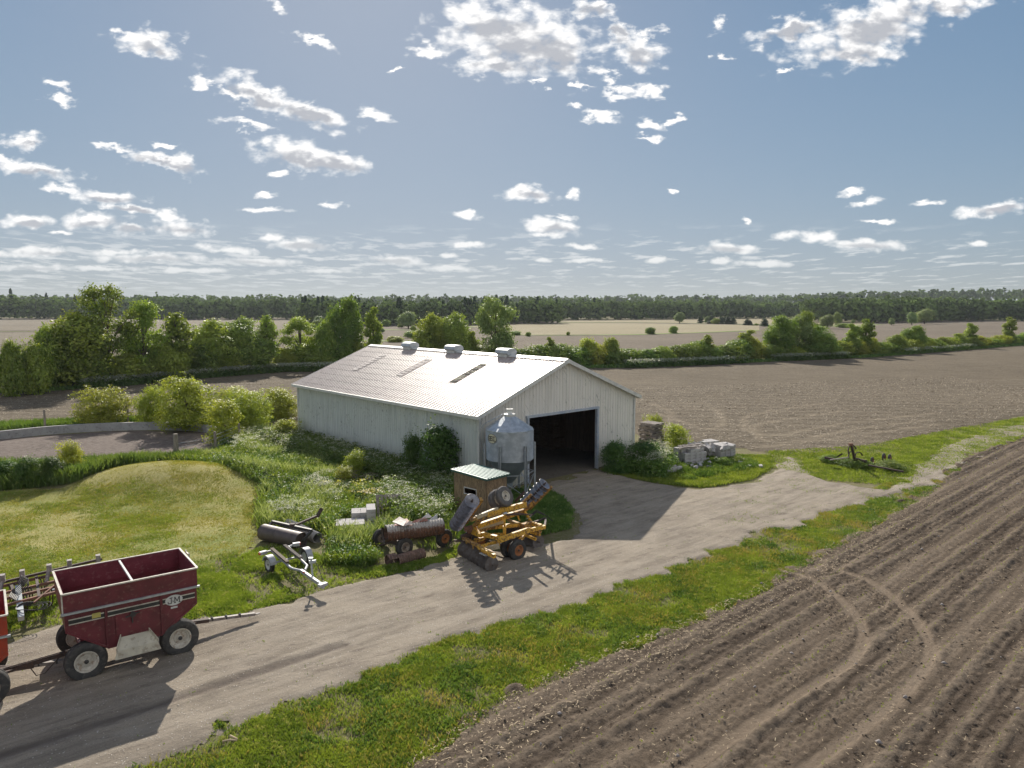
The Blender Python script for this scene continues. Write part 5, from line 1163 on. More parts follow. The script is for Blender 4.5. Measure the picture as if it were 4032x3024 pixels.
def lz(p): return Vector((p.x, p.y, 0))
GR = 'concrete blocks piled right of the barn'
rk = random.Random(8)
for k in range(34): block(Vector((9.2+rk.random()*5.6, 42.6+rk.random()*1.6+(0 if k % 2 else .9), -.02+rk.random()*.1)), rk.random()*3, 'loose concrete block tumbled on the ground among the piles right of the barn', GR, (rk.uniform(-.4, .4), rk.uniform(-.4, .4)))
stack(Vector((8.9, 41.2, 0)), R_(35), 3, 6, 2, 'concrete block in the low front pile beside the white-flowered shrub', GR, .05, .02, .3)
stack(Vector((10.45, 43.6, 0)), R_(24), 4, 6, 5, 'concrete block in the tall cube topped with loose boards', GR, .06, .02, .3)
stack(Vector((13.0, 45.1, 0)), R_(24), 3, 5, 5, 'concrete block in the neat right-hand cube of the block yard', GR, .02, .012, .05)
stack(Vector((12.0, 45.4, 0)), R_(30), 2, 3, 4, 'concrete block in the tumbled pile between the two cubes', GR, .1, .05, .5)
for k in range(26): block(Vector((11.2+random.random()*2.6, 44.6+random.random()*1.5, .62+random.random()*.25)), random.random()*3, 'concrete block in the tumbled pile between the two cubes', GR, (random.uniform(-.5, .5), random.uniform(-.5, .5)))
stack(Vector((12.6, 47.4, 0)), R_(24), 3, 4, 4, 'concrete block in the rear stack against the ploughed field', GR, .08, .02, .3)
def pallet_mesh(L=1.2, W=1.0):
    mb = MB()
    for y in (-W/2+.05, 0, W/2-.05): mb.box((0, y, .055), (L, .09, .085))
    for k in range(7): mb.box((-L/2+.05+k*(L-.1)/6, 0, .108), (.115, W, .02))
    for k in range(3): mb.box((-L/2+.05+k*(L-.1)/2, 0, .004), (.10, W, .018))
    return mb
pal = None
def pallet(p, rot, lab, grp=None):
    global pal
    if pal is None:
        pal = pallet_mesh().build('wooden_pallet', M['greywood']); pal.location = p; pal.rotation_euler = rot if isinstance(rot, tuple) else (0, 0, rot); tag(pal, lab, 'pallet', grp); return pal
    return copy_tree(pal, p, rot, label=lab, group=grp)
for k in range(15): pallet(Vector((9.05+random.uniform(-.07, .07), 47.3+random.uniform(-.07, .07), .0+k*.142)), BROT+random.uniform(-.07, .07)+(0 if k % 2 else math.pi/2), 'grey pallet in the tall uneven stack against the right wall of the barn', 'pallets stacked against the barn')
for k in range(6): pallet(Vector((9.7+random.uniform(-.07, .07), 49.3+random.uniform(-.07, .07), .0+k*.142)), BROT+random.uniform(-.1, .1), 'grey pallet in the low stack between the two lime-green shrubs', 'pallets behind the tall stack')
pc = (q_ := rz(25, 1290, 780, .55)); lp = pallet(Vector((pc.x, pc.y, .55)), (R_(62), R_(4), R_(24)), 'weathered grey pallet leaning upright in the yellow-flowered weeds')
pallet(Vector((pc.x+.55, pc.y+.55, .25)), (R_(12), R_(-8), R_(50)), 'pallet lying flat behind the leaning one')
pallet(Vector((pc.x+.6, pc.y+.6, .42)), (R_(-8), R_(6), R_(20)), 'pallet tilted on the flat one behind the leaning pallet')
r_ = random.Random(4)
for k in range(9):
    p = Vector((10.75+r_.uniform(-.1, .5), 43.95+k*.13, 1.03+.03*(k % 3))); o = MB().box((0, 0, 0), (1.5, .09, .035)).build('loose_board', M['greywood']); o.location = p; o.rotation_euler = (r_.uniform(-.05, .05), r_.uniform(-.06, .06), R_(24)+r_.uniform(-.2, .2)); tag(o, 'grey plank thrown across the top of the tall cube of blocks', 'plank', 'planks on the tall cube of blocks')
for i, (a, b, lab) in enumerate((((490, 395), (700, 470), 'split grey plank, left one of the timbers on the weedy bank'), ((660, 465), (960, 540), 'pale split plank, right one of the timbers on the weedy bank'), ((940, 400), (1240, 560), 'dark pole sloping down to the leaning pallet'), ((930, 240), (1010, 330), 'short pale stick at the right of the brushwood'), ((1130, 1030), (1260, 1130), 'pale broken branch beside the culvert heap'))):
    A_, B_ = rz(25, *a, .35), rz(25, *b, .35); mb = MB()
    if i < 2: mb.beam(A_, B_, .22, .06)
    else: mb.path([A_, A_.lerp(B_, .5)+Vector((0, 0, .05)), B_], .035, 6)
    tag(mb.build('timber', M['greywood'] if i != 2 else M['dark']), lab, 'timber')
mb = MB(); p = rz(25, 620, 190, .4)
for k in range(40):
    a = r_.uniform(0, 6.28); L = r_.uniform(.5, 1.3); c = p+Vector((r_.uniform(-1, 1), r_.uniform(-.6, .6), r_.uniform(-.2, .25))); d_ = Vector((math.cos(a), math.sin(a)*.6, r_.uniform(-.1, .3)))
    mb.path([c-d_*L/2, c+Vector((0, 0, .06)), c+d_*L/2], [.014, .01, .005], 4)
tag(mb.build('brushwood', surf('twig', (.22, .17, .13), (.15, .11, .09), 9, .9)), 'heap of cut grey brushwood on the bank above the leaning pallet', 'brushwood')
# ---------------------------------------------------------------- foliage
def quads(C, Nn, S, asp=1.5, rg=rng, bend=.25):
    """leaf quads: centres, normals, half sizes"""
    n = len(C); Nn = Nn/np.linalg.norm(Nn, axis=1, keepdims=True)
    t = rg.normal(size=(n, 3)); t -= (t*Nn).sum(1, keepdims=True)*Nn; t /= np.linalg.norm(t, axis=1, keepdims=True)
    b = np.cross(Nn, t); S = np.asarray(S).reshape(-1, 1)*np.ones((n, 1))
    V = np.stack([C-t*S*asp, C-b*S*.8+Nn*S*bend, C+t*S*asp, C+b*S*.8+Nn*S*bend], 1).reshape(-1, 3)
    return V, np.arange(4*n).reshape(-1, 4)
def crown_points(lobes, n, rg, sprig=.16, per=9, thick=.14, outl=.36):
    """points clustered in sprigs on the shells of a set of ellipsoids"""
    L = np.array(lobes, float); area = (L[:, 3]*L[:, 4]+L[:, 4]*L[:, 5]+L[:, 3]*L[:, 5]); p = area/area.sum()
    ns = max(1, n//per); k = rg.choice(len(L), ns, p=p); d = rg.normal(size=(ns, 3)); d /= np.linalg.norm(d, axis=1, keepdims=True)
    r = 1-np.abs(rg.normal(0, thick, (ns, 1))); ph = k[:, None]*1.7; r *= 1+.13*np.sin(d[:, :1]*4.1+ph)+.11*np.sin(d[:, 1:2]*5.3+ph*2.1)+.09*np.sin(d[:, 2:3]*6.7+ph*.7); r += (rg.random((ns, 1)) < .22)*rg.random((ns, 1))*outl
    sz = L[k, 3:6]; c = L[k, :3]+d*sz*r; nn = d/sz; nn /= np.linalg.norm(nn, axis=1, keepdims=True)
    C = np.repeat(c, per, 0)+rg.normal(size=(ns*per, 3))*sprig*np.array([1, 1, .7]); Nn = np.repeat(nn, per, 0)*1.0+rg.normal(size=(ns*per, 3))*.5+np.array([0, 0, .3])
    keep = C[:, 2] > .03
    return C[keep], Nn[keep]
def lobes_round(rg, w, h, base, n=9, sub=.5):
    """bushy envelope w wide from height base to h"""
    out_ = [(0, 0, base+(h-base)*.45, w*.36, w*.36, (h-base)*.45)]
    for i in range(n):
        a = rg.random()*2*np.pi; u = rg.random()**.6; z = base+(h-base)*(.12+.82*rg.random()); f = np.sqrt(max(.08, 1-((z-base)/(h-base)*2-.85)**2*.75))
        s = sub*(.38+.85*rg.random()**1.3)*min(w, h-base)*.5
        out_.append((np.cos(a)*w*.34*u*f, np.sin(a)*w*.34*u*f, z-s*.25, s, s, s*.85))
    return out_
def make_tree(name, lab, cat, w, h, base, nleaf, leaf, mat, seed, lob=9, sub=.5, trunk_r=.12, limbs=5, tall=False, sprig=.16, per=9, bark=None, conifer=False, sparse=False, thick=.14):
    rg = np.random.default_rng(seed); t = thing(name, lab, cat)
    if conifer:
        lb = []; k = 11
        for i in range(k):
            f = i/(k-1); z = base+(h-base)*f; r = w*.5*(1-f)**.8+.15
            for q in range(4 if f < .85 else 1): a = rg.random()*6.28; lb.append((np.cos(a)*r*.55, np.sin(a)*r*.55, z, r*.5, r*.5, h*.035))
    elif sparse:
        lb = []
        for i in range(lob):
            a = rg.random()*2*np.pi; f = rg.random(); z = base+(h-base)*f; r = w*.42*np.sqrt(max(.05, 1-(2*f-.9)**2*.8))*(.5+.5*rg.random()); s = sub*(.6+.8*rg.random())
            lb.append((np.cos(a)*r, np.sin(a)*r, z, s*1.25, s*1.25, s*.75))
    elif tall:
        lb = []; k = lob
        for i in range(k):
            f = i/(k-1); z = base+(h-base)*(.08+.84*f); r = w*.5*np.sqrt(max(.12, 1-(2*f-.75)**2*.72)); a = rg.random()*6.28; s = r*(.34+.42*rg.random()); u_ = .35+.35*rg.random(); lb.append((np.cos(a)*r*u_, np.sin(a)*r*u_, z, s, s, s*(.8+.4*rg.random())))
    else: lb = lobes_round(rg, w, h, base, lob, sub)
    C, Nn = crown_points(lb, nleaf, rg, sprig, per, thick); V, F = quads(C, Nn, leaf*(.7+.6*rg.random(len(C))), 1.35, rg)
    cr = raw_mesh('crown', V, F, mat, t)
    mb = MB(); top = base+(h-base)*(.8 if (tall or conifer or sparse) else .5)
    P = [Vector((0, 0, -.1)), Vector((.04*w*.3, .03, top*.4)), Vector((-.03*w*.3, .05, top*.75)), Vector((0, 0, top))]
    mb.path(P, [trunk_r*1.25, trunk_r, trunk_r*.7, trunk_r*.3], 7)
    for i in range(min(limbs, len(lb))):
        q = lb[-1-i]; z0 = max(.15, min(q[2]*.55, top*.85)); st = Vector((0, 0, z0)); en = Vector((q[0], q[1], q[2])); mb.path([st, st.lerp(en, .5)+Vector((0, 0, .08*h*.3)), en], [trunk_r*.5, trunk_r*.32, trunk_r*.12], 5)
    mb.build('trunk', bark or M['bark'], t, smooth=True); return t
M['bark'] = surf('bark', (.13, .105, .085), (.08, .062, .05), 4, .95, stretch=(3, 3, .6), bmp=.4, bdist=.03)
LF = {
 'lime': leafmat('leaf_lime', (.27, .33, .05), (.40, .44, .08), (.46, .47, .10), .42, .9, .10),
 'mid': leafmat('leaf_mid', (.21, .295, .048), (.33, .41, .075), (.46, .49, .13), .40, .35, .18),
 'green': leafmat('leaf_green', (.16, .25, .05), (.26, .35, .07), (.39, .44, .12), .40, .3, .2),
 'dark': leafmat('leaf_dark', (.08, .155, .042), (.13, .215, .055), (.19, .26, .085), .42, .5, .15),
 'pine': leafmat('needle_dark', (.045, .08, .038), (.07, .105, .045), None, .2, .3, .2),
 'blue': leafmat('leaf_bluegreen', (.18, .265, .09), (.26, .345, .125), (.34, .40, .16), .34, .3, .15)}
proto = {}
def P_(key, *a, **k): proto[key] = dict(t=make_tree(*a, **k), used=False, name=a[0])
# name, label, category, width, height, crown base, leaves, leaf half-size, material, seed
P_('busha', 'shrub', '', 'shrub', 5.0, 4.4, .1, 15000, .055, LF['lime'], 11, lob=30, sub=.44, trunk_r=.09, sprig=.13)
P_('bushb', 'shrub', '', 'shrub', 4.2, 4.0, .1, 12000, .055, LF['lime'], 12, lob=26, sub=.44, trunk_r=.08, sprig=.13)
P_('bushs', 'shrub', '', 'shrub', 2.2, 2.6, .1, 5200, .045, LF['lime'], 13, lob=18, sub=.46, trunk_r=.05, sprig=.11)
P_('elder', 'shrub', '', 'shrub', 2.8, 3.0, .05, 8500, .05, LF['dark'], 14, lob=20, sub=.46, trunk_r=.06, sprig=.14)
P_('hedge1', 'hedge_bush', '', 'bush', 6.0, 5.0, .1, 13000, .12, LF['mid'], 21, lob=24, sub=.46, trunk_r=.12, sprig=.26)
P_('hedge2', 'hedge_bush', '', 'bush', 5.0, 4.2, .1, 11000, .11, LF['green'], 22, lob=22, sub=.47, trunk_r=.11, sprig=.25)
P_('hedge3', 'hedge_bush', '', 'bush', 7.0, 4.6, .05, 13000, .12, LF['lime'], 23, lob=28, sub=.44, trunk_r=.1, sprig=.28)
P_('tall1', 'broadleaf_tree', '', 'tree', 7.0, 11.0, .8, 22000, .13, LF['green'], 31, lob=24, tall=True, trunk_r=.22, sprig=.32)
P_('tall2', 'broadleaf_tree', '', 'tree', 6.0, 9.5, 1.0, 17000, .13, LF['mid'], 32, lob=22, tall=True, trunk_r=.18, sprig=.32)
P_('slim', 'broadleaf_tree', '', 'tree', 3.2, 8.5, 1.0, 6500, .13, LF['mid'], 33, lob=10, tall=True, trunk_r=.13, sprig=.25)
P_('airy', 'broadleaf_tree', '', 'tree', 8.0, 11.5, 4.0, 7500, .12, LF['green'], 34, lob=34, sub=.75, sparse=True, trunk_r=.2, sprig=.38, limbs=24, thick=.4)
P_('airy2', 'broadleaf_tree', '', 'tree', 6.5, 9.0, 2.4, 7000, .12, LF['mid'], 35, lob=32, sub=.7, sparse=True, trunk_r=.15, sprig=.34, limbs=20, thick=.4)
P_('airy3', 'broadleaf_tree', '', 'tree', 6.5, 9.0, 1.4, 9000, .12, LF['blue'], 38, lob=34, sub=.8, sparse=True, trunk_r=.15, sprig=.34, limbs=20, thick=.35)
P_('pine', 'conifer', '', 'conifer', 4.6, 11.0, 1.2, 4500, .22, LF['pine'], 36, conifer=True, trunk_r=.18, sprig=.35)
P_('oak', 'broadleaf_tree', '', 'tree', 9.0, 9.0, 2.2, 9000, .2, LF['blue'], 37, lob=15, sub=.5, trunk_r=.28, sprig=.4)
P_('clump', 'shrub', '', 'shrub', 3.2, 1.7, .0, 7000, .05, LF['green'], 41, lob=16, sub=.6, trunk_r=.03, sprig=.15)
note_kids()
def plant(key, x, y, w=1.0, h=None, lab='', grp=None, rot=None):
    d = proto[key]; h = w if h is None else h; rot = random.random()*6.28 if rot is None else rot
    p = Vector((x, y, hz(x, y)-.02))
    if not d['used']:
        t = d['t']; d['used'] = True; t.location = p; t.rotation_euler = (0, 0, rot); t.scale = (w, w, h); t['label'] = lab
        if grp: t['group'] = grp
        return t
    return copy_tree(d['t'], p, rot, (w, w, h), lab, grp)
DIM = {'busha': (5, 4.4), 'bushb': (4.2, 4), 'bushs': (2.2, 2.6), 'elder': (2.8, 3.0), 'hedge1': (6, 5), 'hedge2': (5, 4.2), 'hedge3': (7, 4.6), 'tall1': (7, 11), 'tall2': (6, 9.5), 'slim': (3.2, 8.5), 'airy': (8, 11.5), 'airy2': (6.5, 9), 'airy3': (6.5, 9.0), 'pine': (4.6, 11), 'oak': (9, 9), 'clump': (3.2, 1.7)}
def plant_px(key, px, ptop, y, wpx, lab, grp=None, f=1.0):
    """tree whose crown is centred on column px with its top at row ptop, standing y metres away, wpx wide (chart of 2212)"""
    H_t = max(.5, top_z(ptop, y)); W_t = wpx*y/1587; k = DIM[key]
    return plant(key, px_x(px, ptop, y), y, W_t/k[0]*1.08, H_t/k[1]*f, lab, grp)
# near shrubs
plant_px('bushb', 220, 836, 58.6, 118, 'round yellow-green shrub standing alone behind the curved concrete wall')
plant_px('busha', 402, 810, 56.3, 158, 'largest yellow-green shrub, at the right end of the curved concrete wall')
plant_px('bushb', 328, 832, 57.6, 70, 'darker shrub tucked against the left side of the largest yellow-green shrub')
plant_px('bushs', 482, 866, 51.6, 82, 'cone-shaped lime shrub in front of the wire fence by the pit')
plant_px('bushb', 538, 843, 56.5, 105, 'lime shrub between the cone-shaped shrub and the barn corner')
plant_px('busha', 600, 836, 63.0, 110, 'lime thicket touching the far corner of the barn')
plant_px('bushb', 505, 835, 64.5, 110, 'lime shrub behind the largest one, towards the barn')
plant_px('bushs', 618, 905, 51.0, 62, 'low lime shrub at the foot of the barn wall, far end')
plant_px('bushs', 152, 968, 39.6, 58, 'small lime shrub rising from the dark bank above the lawn')
plant_px('elder', 946, 928, 38.4, 112, 'dark bushy shrub against the long barn wall near the hut')
plant_px('elder', 893, 944, 39.8, 56, 'small loose shrub just left of the dark one at the barn wall')
plant_px('bushs', 766, 975, 40.0, 55, 'small lime shrub on the weedy bank below the barn wall')
plant_px('bushs', 742, 1010, 38.4, 48, 'yellowish low shrub on the weedy bank, left of the brushwood')
plant_px('bushs', 1414, 897, 51.5, 50, 'lime shrub directly behind the tall pallet stack')
plant_px('bushs', 1461, 917, 47.0, 68, 'bright lime shrub between the pallet stack and the block piles')
plant_px('elder', 1330, 958, 41.8, 70, 'dark shrub beside the right jamb of the barn doorway')
plant_px('elder', 1392, 958, 42.0, 100, 'dark shrub with white flowers in front of the tall pallet stack')
plant_px('elder', 1426, 990, 43.4, 34, 'dark shrub with white flowers left of the low block pile')
for i, (px, pt, y, wd, key) in enumerate(((15, 1003, 38.2, 75, 'elder'), (62, 1000, 37.9, 72, 'elder'), (108, 1003, 38.0, 66, 'elder'), (145, 1025, 38.3, 55, 'elder'), (195, 1012, 40.5, 45, 'clump'), (235, 1008, 41.2, 45, 'clump'), (275, 1004, 42.0, 42, 'clump'), (320, 1003, 42.6, 45, 'clump'), (362, 1000, 43.0, 40, 'clump'), (400, 985, 44.2, 40, 'clump'))):
    plant_px(key, px, pt, y, wd, 'dark green bush in the overgrown bank between the lawn and the pit', 'bushes on the pit bank')
plant_px('clump', 1843, 990, 43.6, 90, 'weedy thicket grown through the abandoned plough'); plant_px('clump', 1925, 1003, 42.8, 85, 'lower thicket right of the abandoned plough'); plant_px('clump', 1793, 990, 44.6, 50, 'small thicket at the left tip of the abandoned plough')
plant_px('clump', 1595, 985, 44.4, 45, 'tuft of tall weeds at the right end of the block piles'); plant_px('clump', 1560, 992, 43.8, 50, 'weeds at the foot of the neat right-hand block cube')
# hedgerow: named trees (column, top row, distance, width, kind)
HL = [(-57.5, 82), (-51.3, 85.2), (-47, 89.8), (-41.4, 99.9), (-33.5, 110)]
def hedge_y(x):
    P = [(-120, 58), (-75, 72), (-57.5, 83.5), (-51.3, 87), (-47, 91.8), (-41.4, 101.5), (-33.5, 111), (-5, 116), (19.5, 118.5), (32, 124), (46.4, 132), (66.1, 141), (92, 160), (126.7, 186), (170, 222)]
    return float(np.interp(x, [p[0] for p in P], [p[1] for p in P]))
def yx(px):   # distance at which image column px meets the hedgerow
    y = 100
    for _ in range(30): y = .5*y+.5*hedge_y((px-1106)/1587*y)
    return y
named = [
 (150, 672, 'tall2', 120, 'broad leafy tree at the left of the hedgerow, left of the tallest one'), (225, 624, 'airy', 120, 'tallest open-crowned tree of the left hedgerow, its bare trunk showing'),
 (305, 660, 'airy2', 90, 'thin see-through tree just right of the tallest tree in the hedgerow'), (378, 674, 'slim', 70, 'narrow upright tree left of the round trees of the left hedgerow'),
 (462, 690, 'tall2', 95, 'round sunlit tree, left one of the pair in the left hedgerow'), (525, 684, 'tall1', 88, 'round sunlit tree, right one of the pair in the left hedgerow'), (575, 680, 'slim', 45, 'slim tree closing the round pair in the left hedgerow'),
 (648, 692, 'airy2', 80, 'pale loose tree left of the barn roof peak'), (702, 700, 'hedge1', 60, 'rounded bush between the pale loose tree and the dense tall tree'),
 (748, 638, 'tall1', 66, 'tall dense tree rising behind the left part of the barn roof'), (806, 662, 'slim', 34, 'looser tree leaning against the dense tall one behind the roof'),
 (930, 676, 'tall2', 62, 'light green tree behind the first roof vent, left one of two'), (985, 674, 'tall1', 66, 'light green tree behind the first roof vent, right one of two'),
 (1070, 645, 'airy3', 78, 'tall ragged tree behind the middle of the barn roof'), (1020, 715, 'slim', 26, 'small slim tree left of the tall ragged one'),
 (1187, 727, 'slim', 20, 'small narrow tree behind the right half of the barn roof'), (1270, 732, 'hedge3', 60, 'lime bush behind the peak of the gable'), (1322, 733, 'hedge1', 44, 'rounded bush first in the row right of the barn'),
 (1528, 722, 'slim', 30, 'thin tree sticking out of the low part of the right hedgerow'), (1585, 745, 'hedge3', 56, 'lime bush left of the group of tall trees in the right hedgerow'), (1618, 712, 'slim', 38, 'narrow leaning tree left of the tall group in the right hedgerow'),
 (1688, 680, 'tall1', 64, 'left tall tree of the big group in the right hedgerow'), (1724, 684, 'airy3', 56, 'twiggy half-bare tree in the middle of the big group'), (1768, 702, 'tall1', 72, 'dark broad tree at the right of the big group'), (1742, 676, 'airy', 40, 'thin-topped tree at the back of the big group'),
 (1842, 698, 'slim', 34, 'dark tree with forked crown right of the big group'), (1872, 688, 'slim', 34, 'pale upright tree beside the forked one'), (1795, 740, 'hedge1', 50, 'bush under the right edge of the big group'),
 (1935, 722, 'tall2', 42, 'green bushy tree midway along the right hedgerow'), (1978, 702, 'tall1', 44, 'leaning dark tree standing alone in the right hedgerow'), (2000, 728, 'tall2', 36, 'smaller tree touching the leaning one'),
 (2075, 722, 'airy2', 36, 'rounded tree left of the far pair in the right hedgerow'), (2097, 697, 'slim', 28, 'round-topped tree, left one of the far pair in the right hedgerow'), (2182, 684, 'slim', 24, 'column-shaped ivy-clad tree near the right edge of the photo')]
for (px, pt, key, wd, lab) in named: plant_px(key, px, pt, yx(px)+random.uniform(-.5, 1.2), wd, lab)
# continuous bushes of the hedgerow
x = -75.0; i = 0
rh = random.Random(5)
while x < 150:
    y = hedge_y(x); k = rh.choice(['hedge1', 'hedge2', 'hedge2', 'hedge3'] if x > -25 else ['hedge1', 'hedge2', 'hedge2', 'hedge1', 'hedge3'])
    hgt = {True: rh.uniform(3.2, 5.2), False: rh.uniform(2.4, 3.9)}[x < -22]
    if -35 < x < -8: hgt *= .85
    if x > 70: hgt *= .72
    wid = rh.uniform(4.5, 6.5); d = DIM[k]
    side = 'left' if x < -20 else ('middle' if x < 20 else 'right')
    lab = {'left': 'bush in the shaded dense foot of the hedgerow left of the barn', 'middle': 'bush of the hedgerow seen over the barn roof', 'right': 'low bush in the long hedgerow right of the barn'}[side]
    plant(k, x, y+rh.uniform(-.6, 1.2), wid/d[0], hgt/d[1], lab, lab.replace('bush', 'bushes', 1)); x += wid*rh.uniform(.40, .60)
for i in range(0, 12, 2):   # second row giving depth to the left hedgerow
    x = -72+i*4.0; k = ['hedge2', 'tall2', 'hedge1'][i % 3]; d = DIM[k]; plant(k, x, hedge_y(x)+4.5+rh.random(), 6/d[0], rh.uniform(4.2, 6.2)/d[1], 'taller bush behind the dense foot of the left hedgerow', 'taller bushes behind the dense foot of the left hedgerow')
# left edge trees nearer
plant_px('hedge1', 20, 742, 78, 62, 'pale sunlit bush at the far left edge of the photo'); plant_px('hedge1', 75, 748, 80, 70, 'sunlit bush second from the left edge of the photo'); plant_px('hedge1', 100, 712, 84, 70, 'dark tall bush under the broad leafy tree at the left')
# scattered trees and bushes on the plain beyond
def far(key, px, pb, pt, wd, lab, grp=None):
    p = ad(px, pb); plant_px(key, px, pt, p.y, wd, lab, grp)
def z8(x, y): return (2500+.6926*x)/1.8228, (1080+.6926*y)/1.8228
def z7(x, y): return (1200+.678*x)/1.8228, (1080+.678*y)/1.8228
for (x, yb, yt, wd, key, lab) in ((87, 342, 303, 22, 'hedge2', 'left one of two dark round bushes on the grassy field margin'), (220, 337, 296, 19, 'hedge2', 'right one of two dark round bushes on the grassy field margin'),
    (255, 280, 218, 24, 'oak', 'pale spreading tree on the edge of the stubble field'), (412, 281, 240, 14, 'oak', 'small round tree left of the conifers on the field edge'), (375, 279, 226, 12, 'pine', 'leftmost dark conifer on the field edge'),
    (440, 282, 228, 16, 'pine', 'second dark conifer on the field edge'), (500, 283, 240, 20, 'pine', 'third dark conifer on the field edge'), (530, 284, 236, 16, 'pine', 'fourth dark conifer on the field edge'), (560, 284, 240, 13, 'pine', 'rightmost dark conifer on the field edge'), (460, 283, 252, 20, 'hedge2', 'low bush under the conifers'),
    (638, 291, 250, 14, 'pine', 'small twin conifer alone in the stubble'), (655, 291, 258, 10, 'pine', 'smaller conifer beside the twin one'), (690, 292, 280, 12, 'hedge1', 'low bush right of the twin conifer'), (738, 297, 246, 17, 'pine', 'dark conifer left of the tall hedgerow group'),
    (945, 305, 226, 38, 'oak', 'pale tree behind the big hedgerow group'), (1095, 310, 232, 34, 'oak', 'round mop-headed tree on the field margin'), (1155, 300, 215, 16, 'airy3', 'nearly bare tree right of the mop-headed one'), (1190, 305, 280, 32, 'hedge2', 'low dark bush right of the mop-headed tree'), (1240, 280, 257, 9, 'oak', 'tiny round tree far beyond the mop-headed one'),
    (1460, 291, 250, 14, 'oak', 'small pointed tree on the far margin'), (1578, 290, 218, 22, 'oak', 'left one of two round trees before the right wood'), (1650, 283, 200, 36, 'oak', 'large right one of two round trees before the right wood'), (1000, 300, 272, 22, 'hedge2', 'low bush behind the tall hedgerow group'), (1020, 300, 278, 18, 'hedge2', 'second low bush behind the tall hedgerow group')):
    a = z8(x, yb); b = z8(x, yt); far(key, a[0], a[1], b[1], wd, lab)
for (x, yb, yt, wd, key, lab) in ((600, 315, 220, 40, 'oak', 'dark round tree at the edge of the middle wood'), (500, 290, 240, 46, 'oak', 'grey-green tree at the edge of the middle wood'), (90, 300, 245, 36, 'oak', 'rounded tree beyond the dense tall hedgerow tree'), (1298, 362, 336, 12, 'hedge2', 'small bush at the start of the grassy field margin'), (1530, 356, 334, 8, 'hedge2', 'tiny bush along the grassy field margin'),
    (620, 370, 330, 32, 'hedge2', 'dark bush in the rough grass behind the hedgerow'), (520, 395, 360, 40, 'hedge3', 'low light bush in the rough grass behind the hedgerow'), (1225, 355, 330, 22, 'hedge2', 'brush pile bush at the field corner'), (440, 345, 310, 16, 'oak', 'small tree before the middle wood')):
    a = z7(x, yb); b = z7(x, yt); far(key, a[0], a[1], b[1], wd, lab)
for i in range(24):
    x_ = rh.uniform(640, 1010); yb = rh.uniform(703, 722); far(rh.choice(['hedge2', 'hedge1', 'hedge2']), x_, yb, yb-rh.uniform(8, 15), rh.uniform(14, 26), 'scrub bush on the rough ground below the middle wood', 'scrub bushes below the middle wood')
for k, d in proto.items():
    if not d['used']:
        for c in list(d['t'].children): bpy.data.objects.remove(c)
        bpy.data.objects.remove(d['t'])

# ---- woods on the skyline, read as one mass each
def wood(name, lab, base_line, depth, hmin, hmax, n, pine=.0, seed=1, tones=None, per=110, leaf=1.0):
    rg = np.random.default_rng(seed); P = [ad(*p) for p in base_line]; seg = [(P[i+1]-P[i]).length for i in range(len(P)-1)]; tot = sum(seg); Cs = []; Ns = []; Ss = []; T = []
    for i in range(n):
        f = (rg.random() if i > n*.3 else (i+rg.random()*.6)/(n*.3))*tot; j = 0
        while j < len(seg)-1 and f > seg[j]: f -= seg[j]; j += 1
        p = P[j].lerp(P[j+1], f/seg[j]); dep = (rg.random()**1.3*depth if i > n*.3 else rg.random()*4)
        dv = Vector((p.x, p.y, 0)).normalized(); x, y = p.x+dv.x*dep, p.y+dv.y*dep; z0 = float(height(x, y)); h = (hmin+(hmax-hmin)*rg.random()**1.4)*(.78+.42*float(fbm(np.array([x]), np.array([y]), 55, 3, 8+seed)[0]))
        if rg.random() < pine:
            w = h*.26; m = per; f_ = rg.random(m)**.8; a = rg.random(m)*6.28; r = w*.5*(1-f_)**.7*(.5+.5*rg.random(m)); q = np.stack([x+np.cos(a)*r, y+np.sin(a)*r, z0+h*1.1*(.12+.88*f_)], 1); nn = np.stack([np.cos(a), np.sin(a), .4+0*a], 1)+rg.normal(0, .4, (m, 3)); tone = 0.05
        else:
            w = h*(.55+.30*rg.random()); lb = [(x, y, z0+h*.5, w*.46, w*.46, h*.40)]+[(x+rg.normal(0, w*.2), y+rg.normal(0, w*.2), z0+h*(.3+.52*rg.random()), w*.27, w*.27, w*.24) for _ in range(6)]
            q, nn = crown_points(lb, per, rg, .28, 3, .07, .06); m = len(q); tone = .25+.75*rg.random()
        Cs.append(q); Ns.append(nn); Ss.append(leaf*(.6+.8*rg.random(m))); T.append(np.full(m, tone))
    C = np.concatenate(Cs); V, F = quads(C, np.concatenate(Ns), np.concatenate(Ss), 1.1, rg)
    o = raw_mesh(name, V, F, M['wood'], attrs={'tone': np.repeat(np.concatenate(T), 4)}); o['kind'] = 'stuff'; o['label'] = lab; return o
m = bpy.data.materials.new('wood_leaf'); m.use_nodes = True; t = NT(m.node_tree); t.n.clear(); o = t.new('ShaderNodeOutputMaterial'); a_ = t.new('ShaderNodeAttribute'); a_.attribute_name = 'tone'
cr_ = t.new('ShaderNodeValToRGB'); t.l.new(a_.outputs['Fac'], cr_.inputs[0]); el = cr_.color_ramp.elements; el[0].color = (.035, .07, .035, 1); el[1].color = (.22, .31, .09, 1); e = el.new(.3); e.color = (.11, .16, .06, 1); e = el.new(.65); e.color = (.16, .22, .075, 1)
d = t.new('ShaderNodeBsdfDiffuse'); t.l.new(cr_.outputs[0], d.inputs[0]); tr = t.new('ShaderNodeBsdfTranslucent'); t.l.new(cr_.outputs[0], tr.inputs[0]); mx = t.new('ShaderNodeMixShader'); mx.inputs[0].default_value = .2
t.l.new(d.outputs[0], mx.inputs[1]); t.l.new(tr.outputs[0], mx.inputs[2]); t.l.new(mx.outputs[0], o.inputs[0]); M['wood'] = m
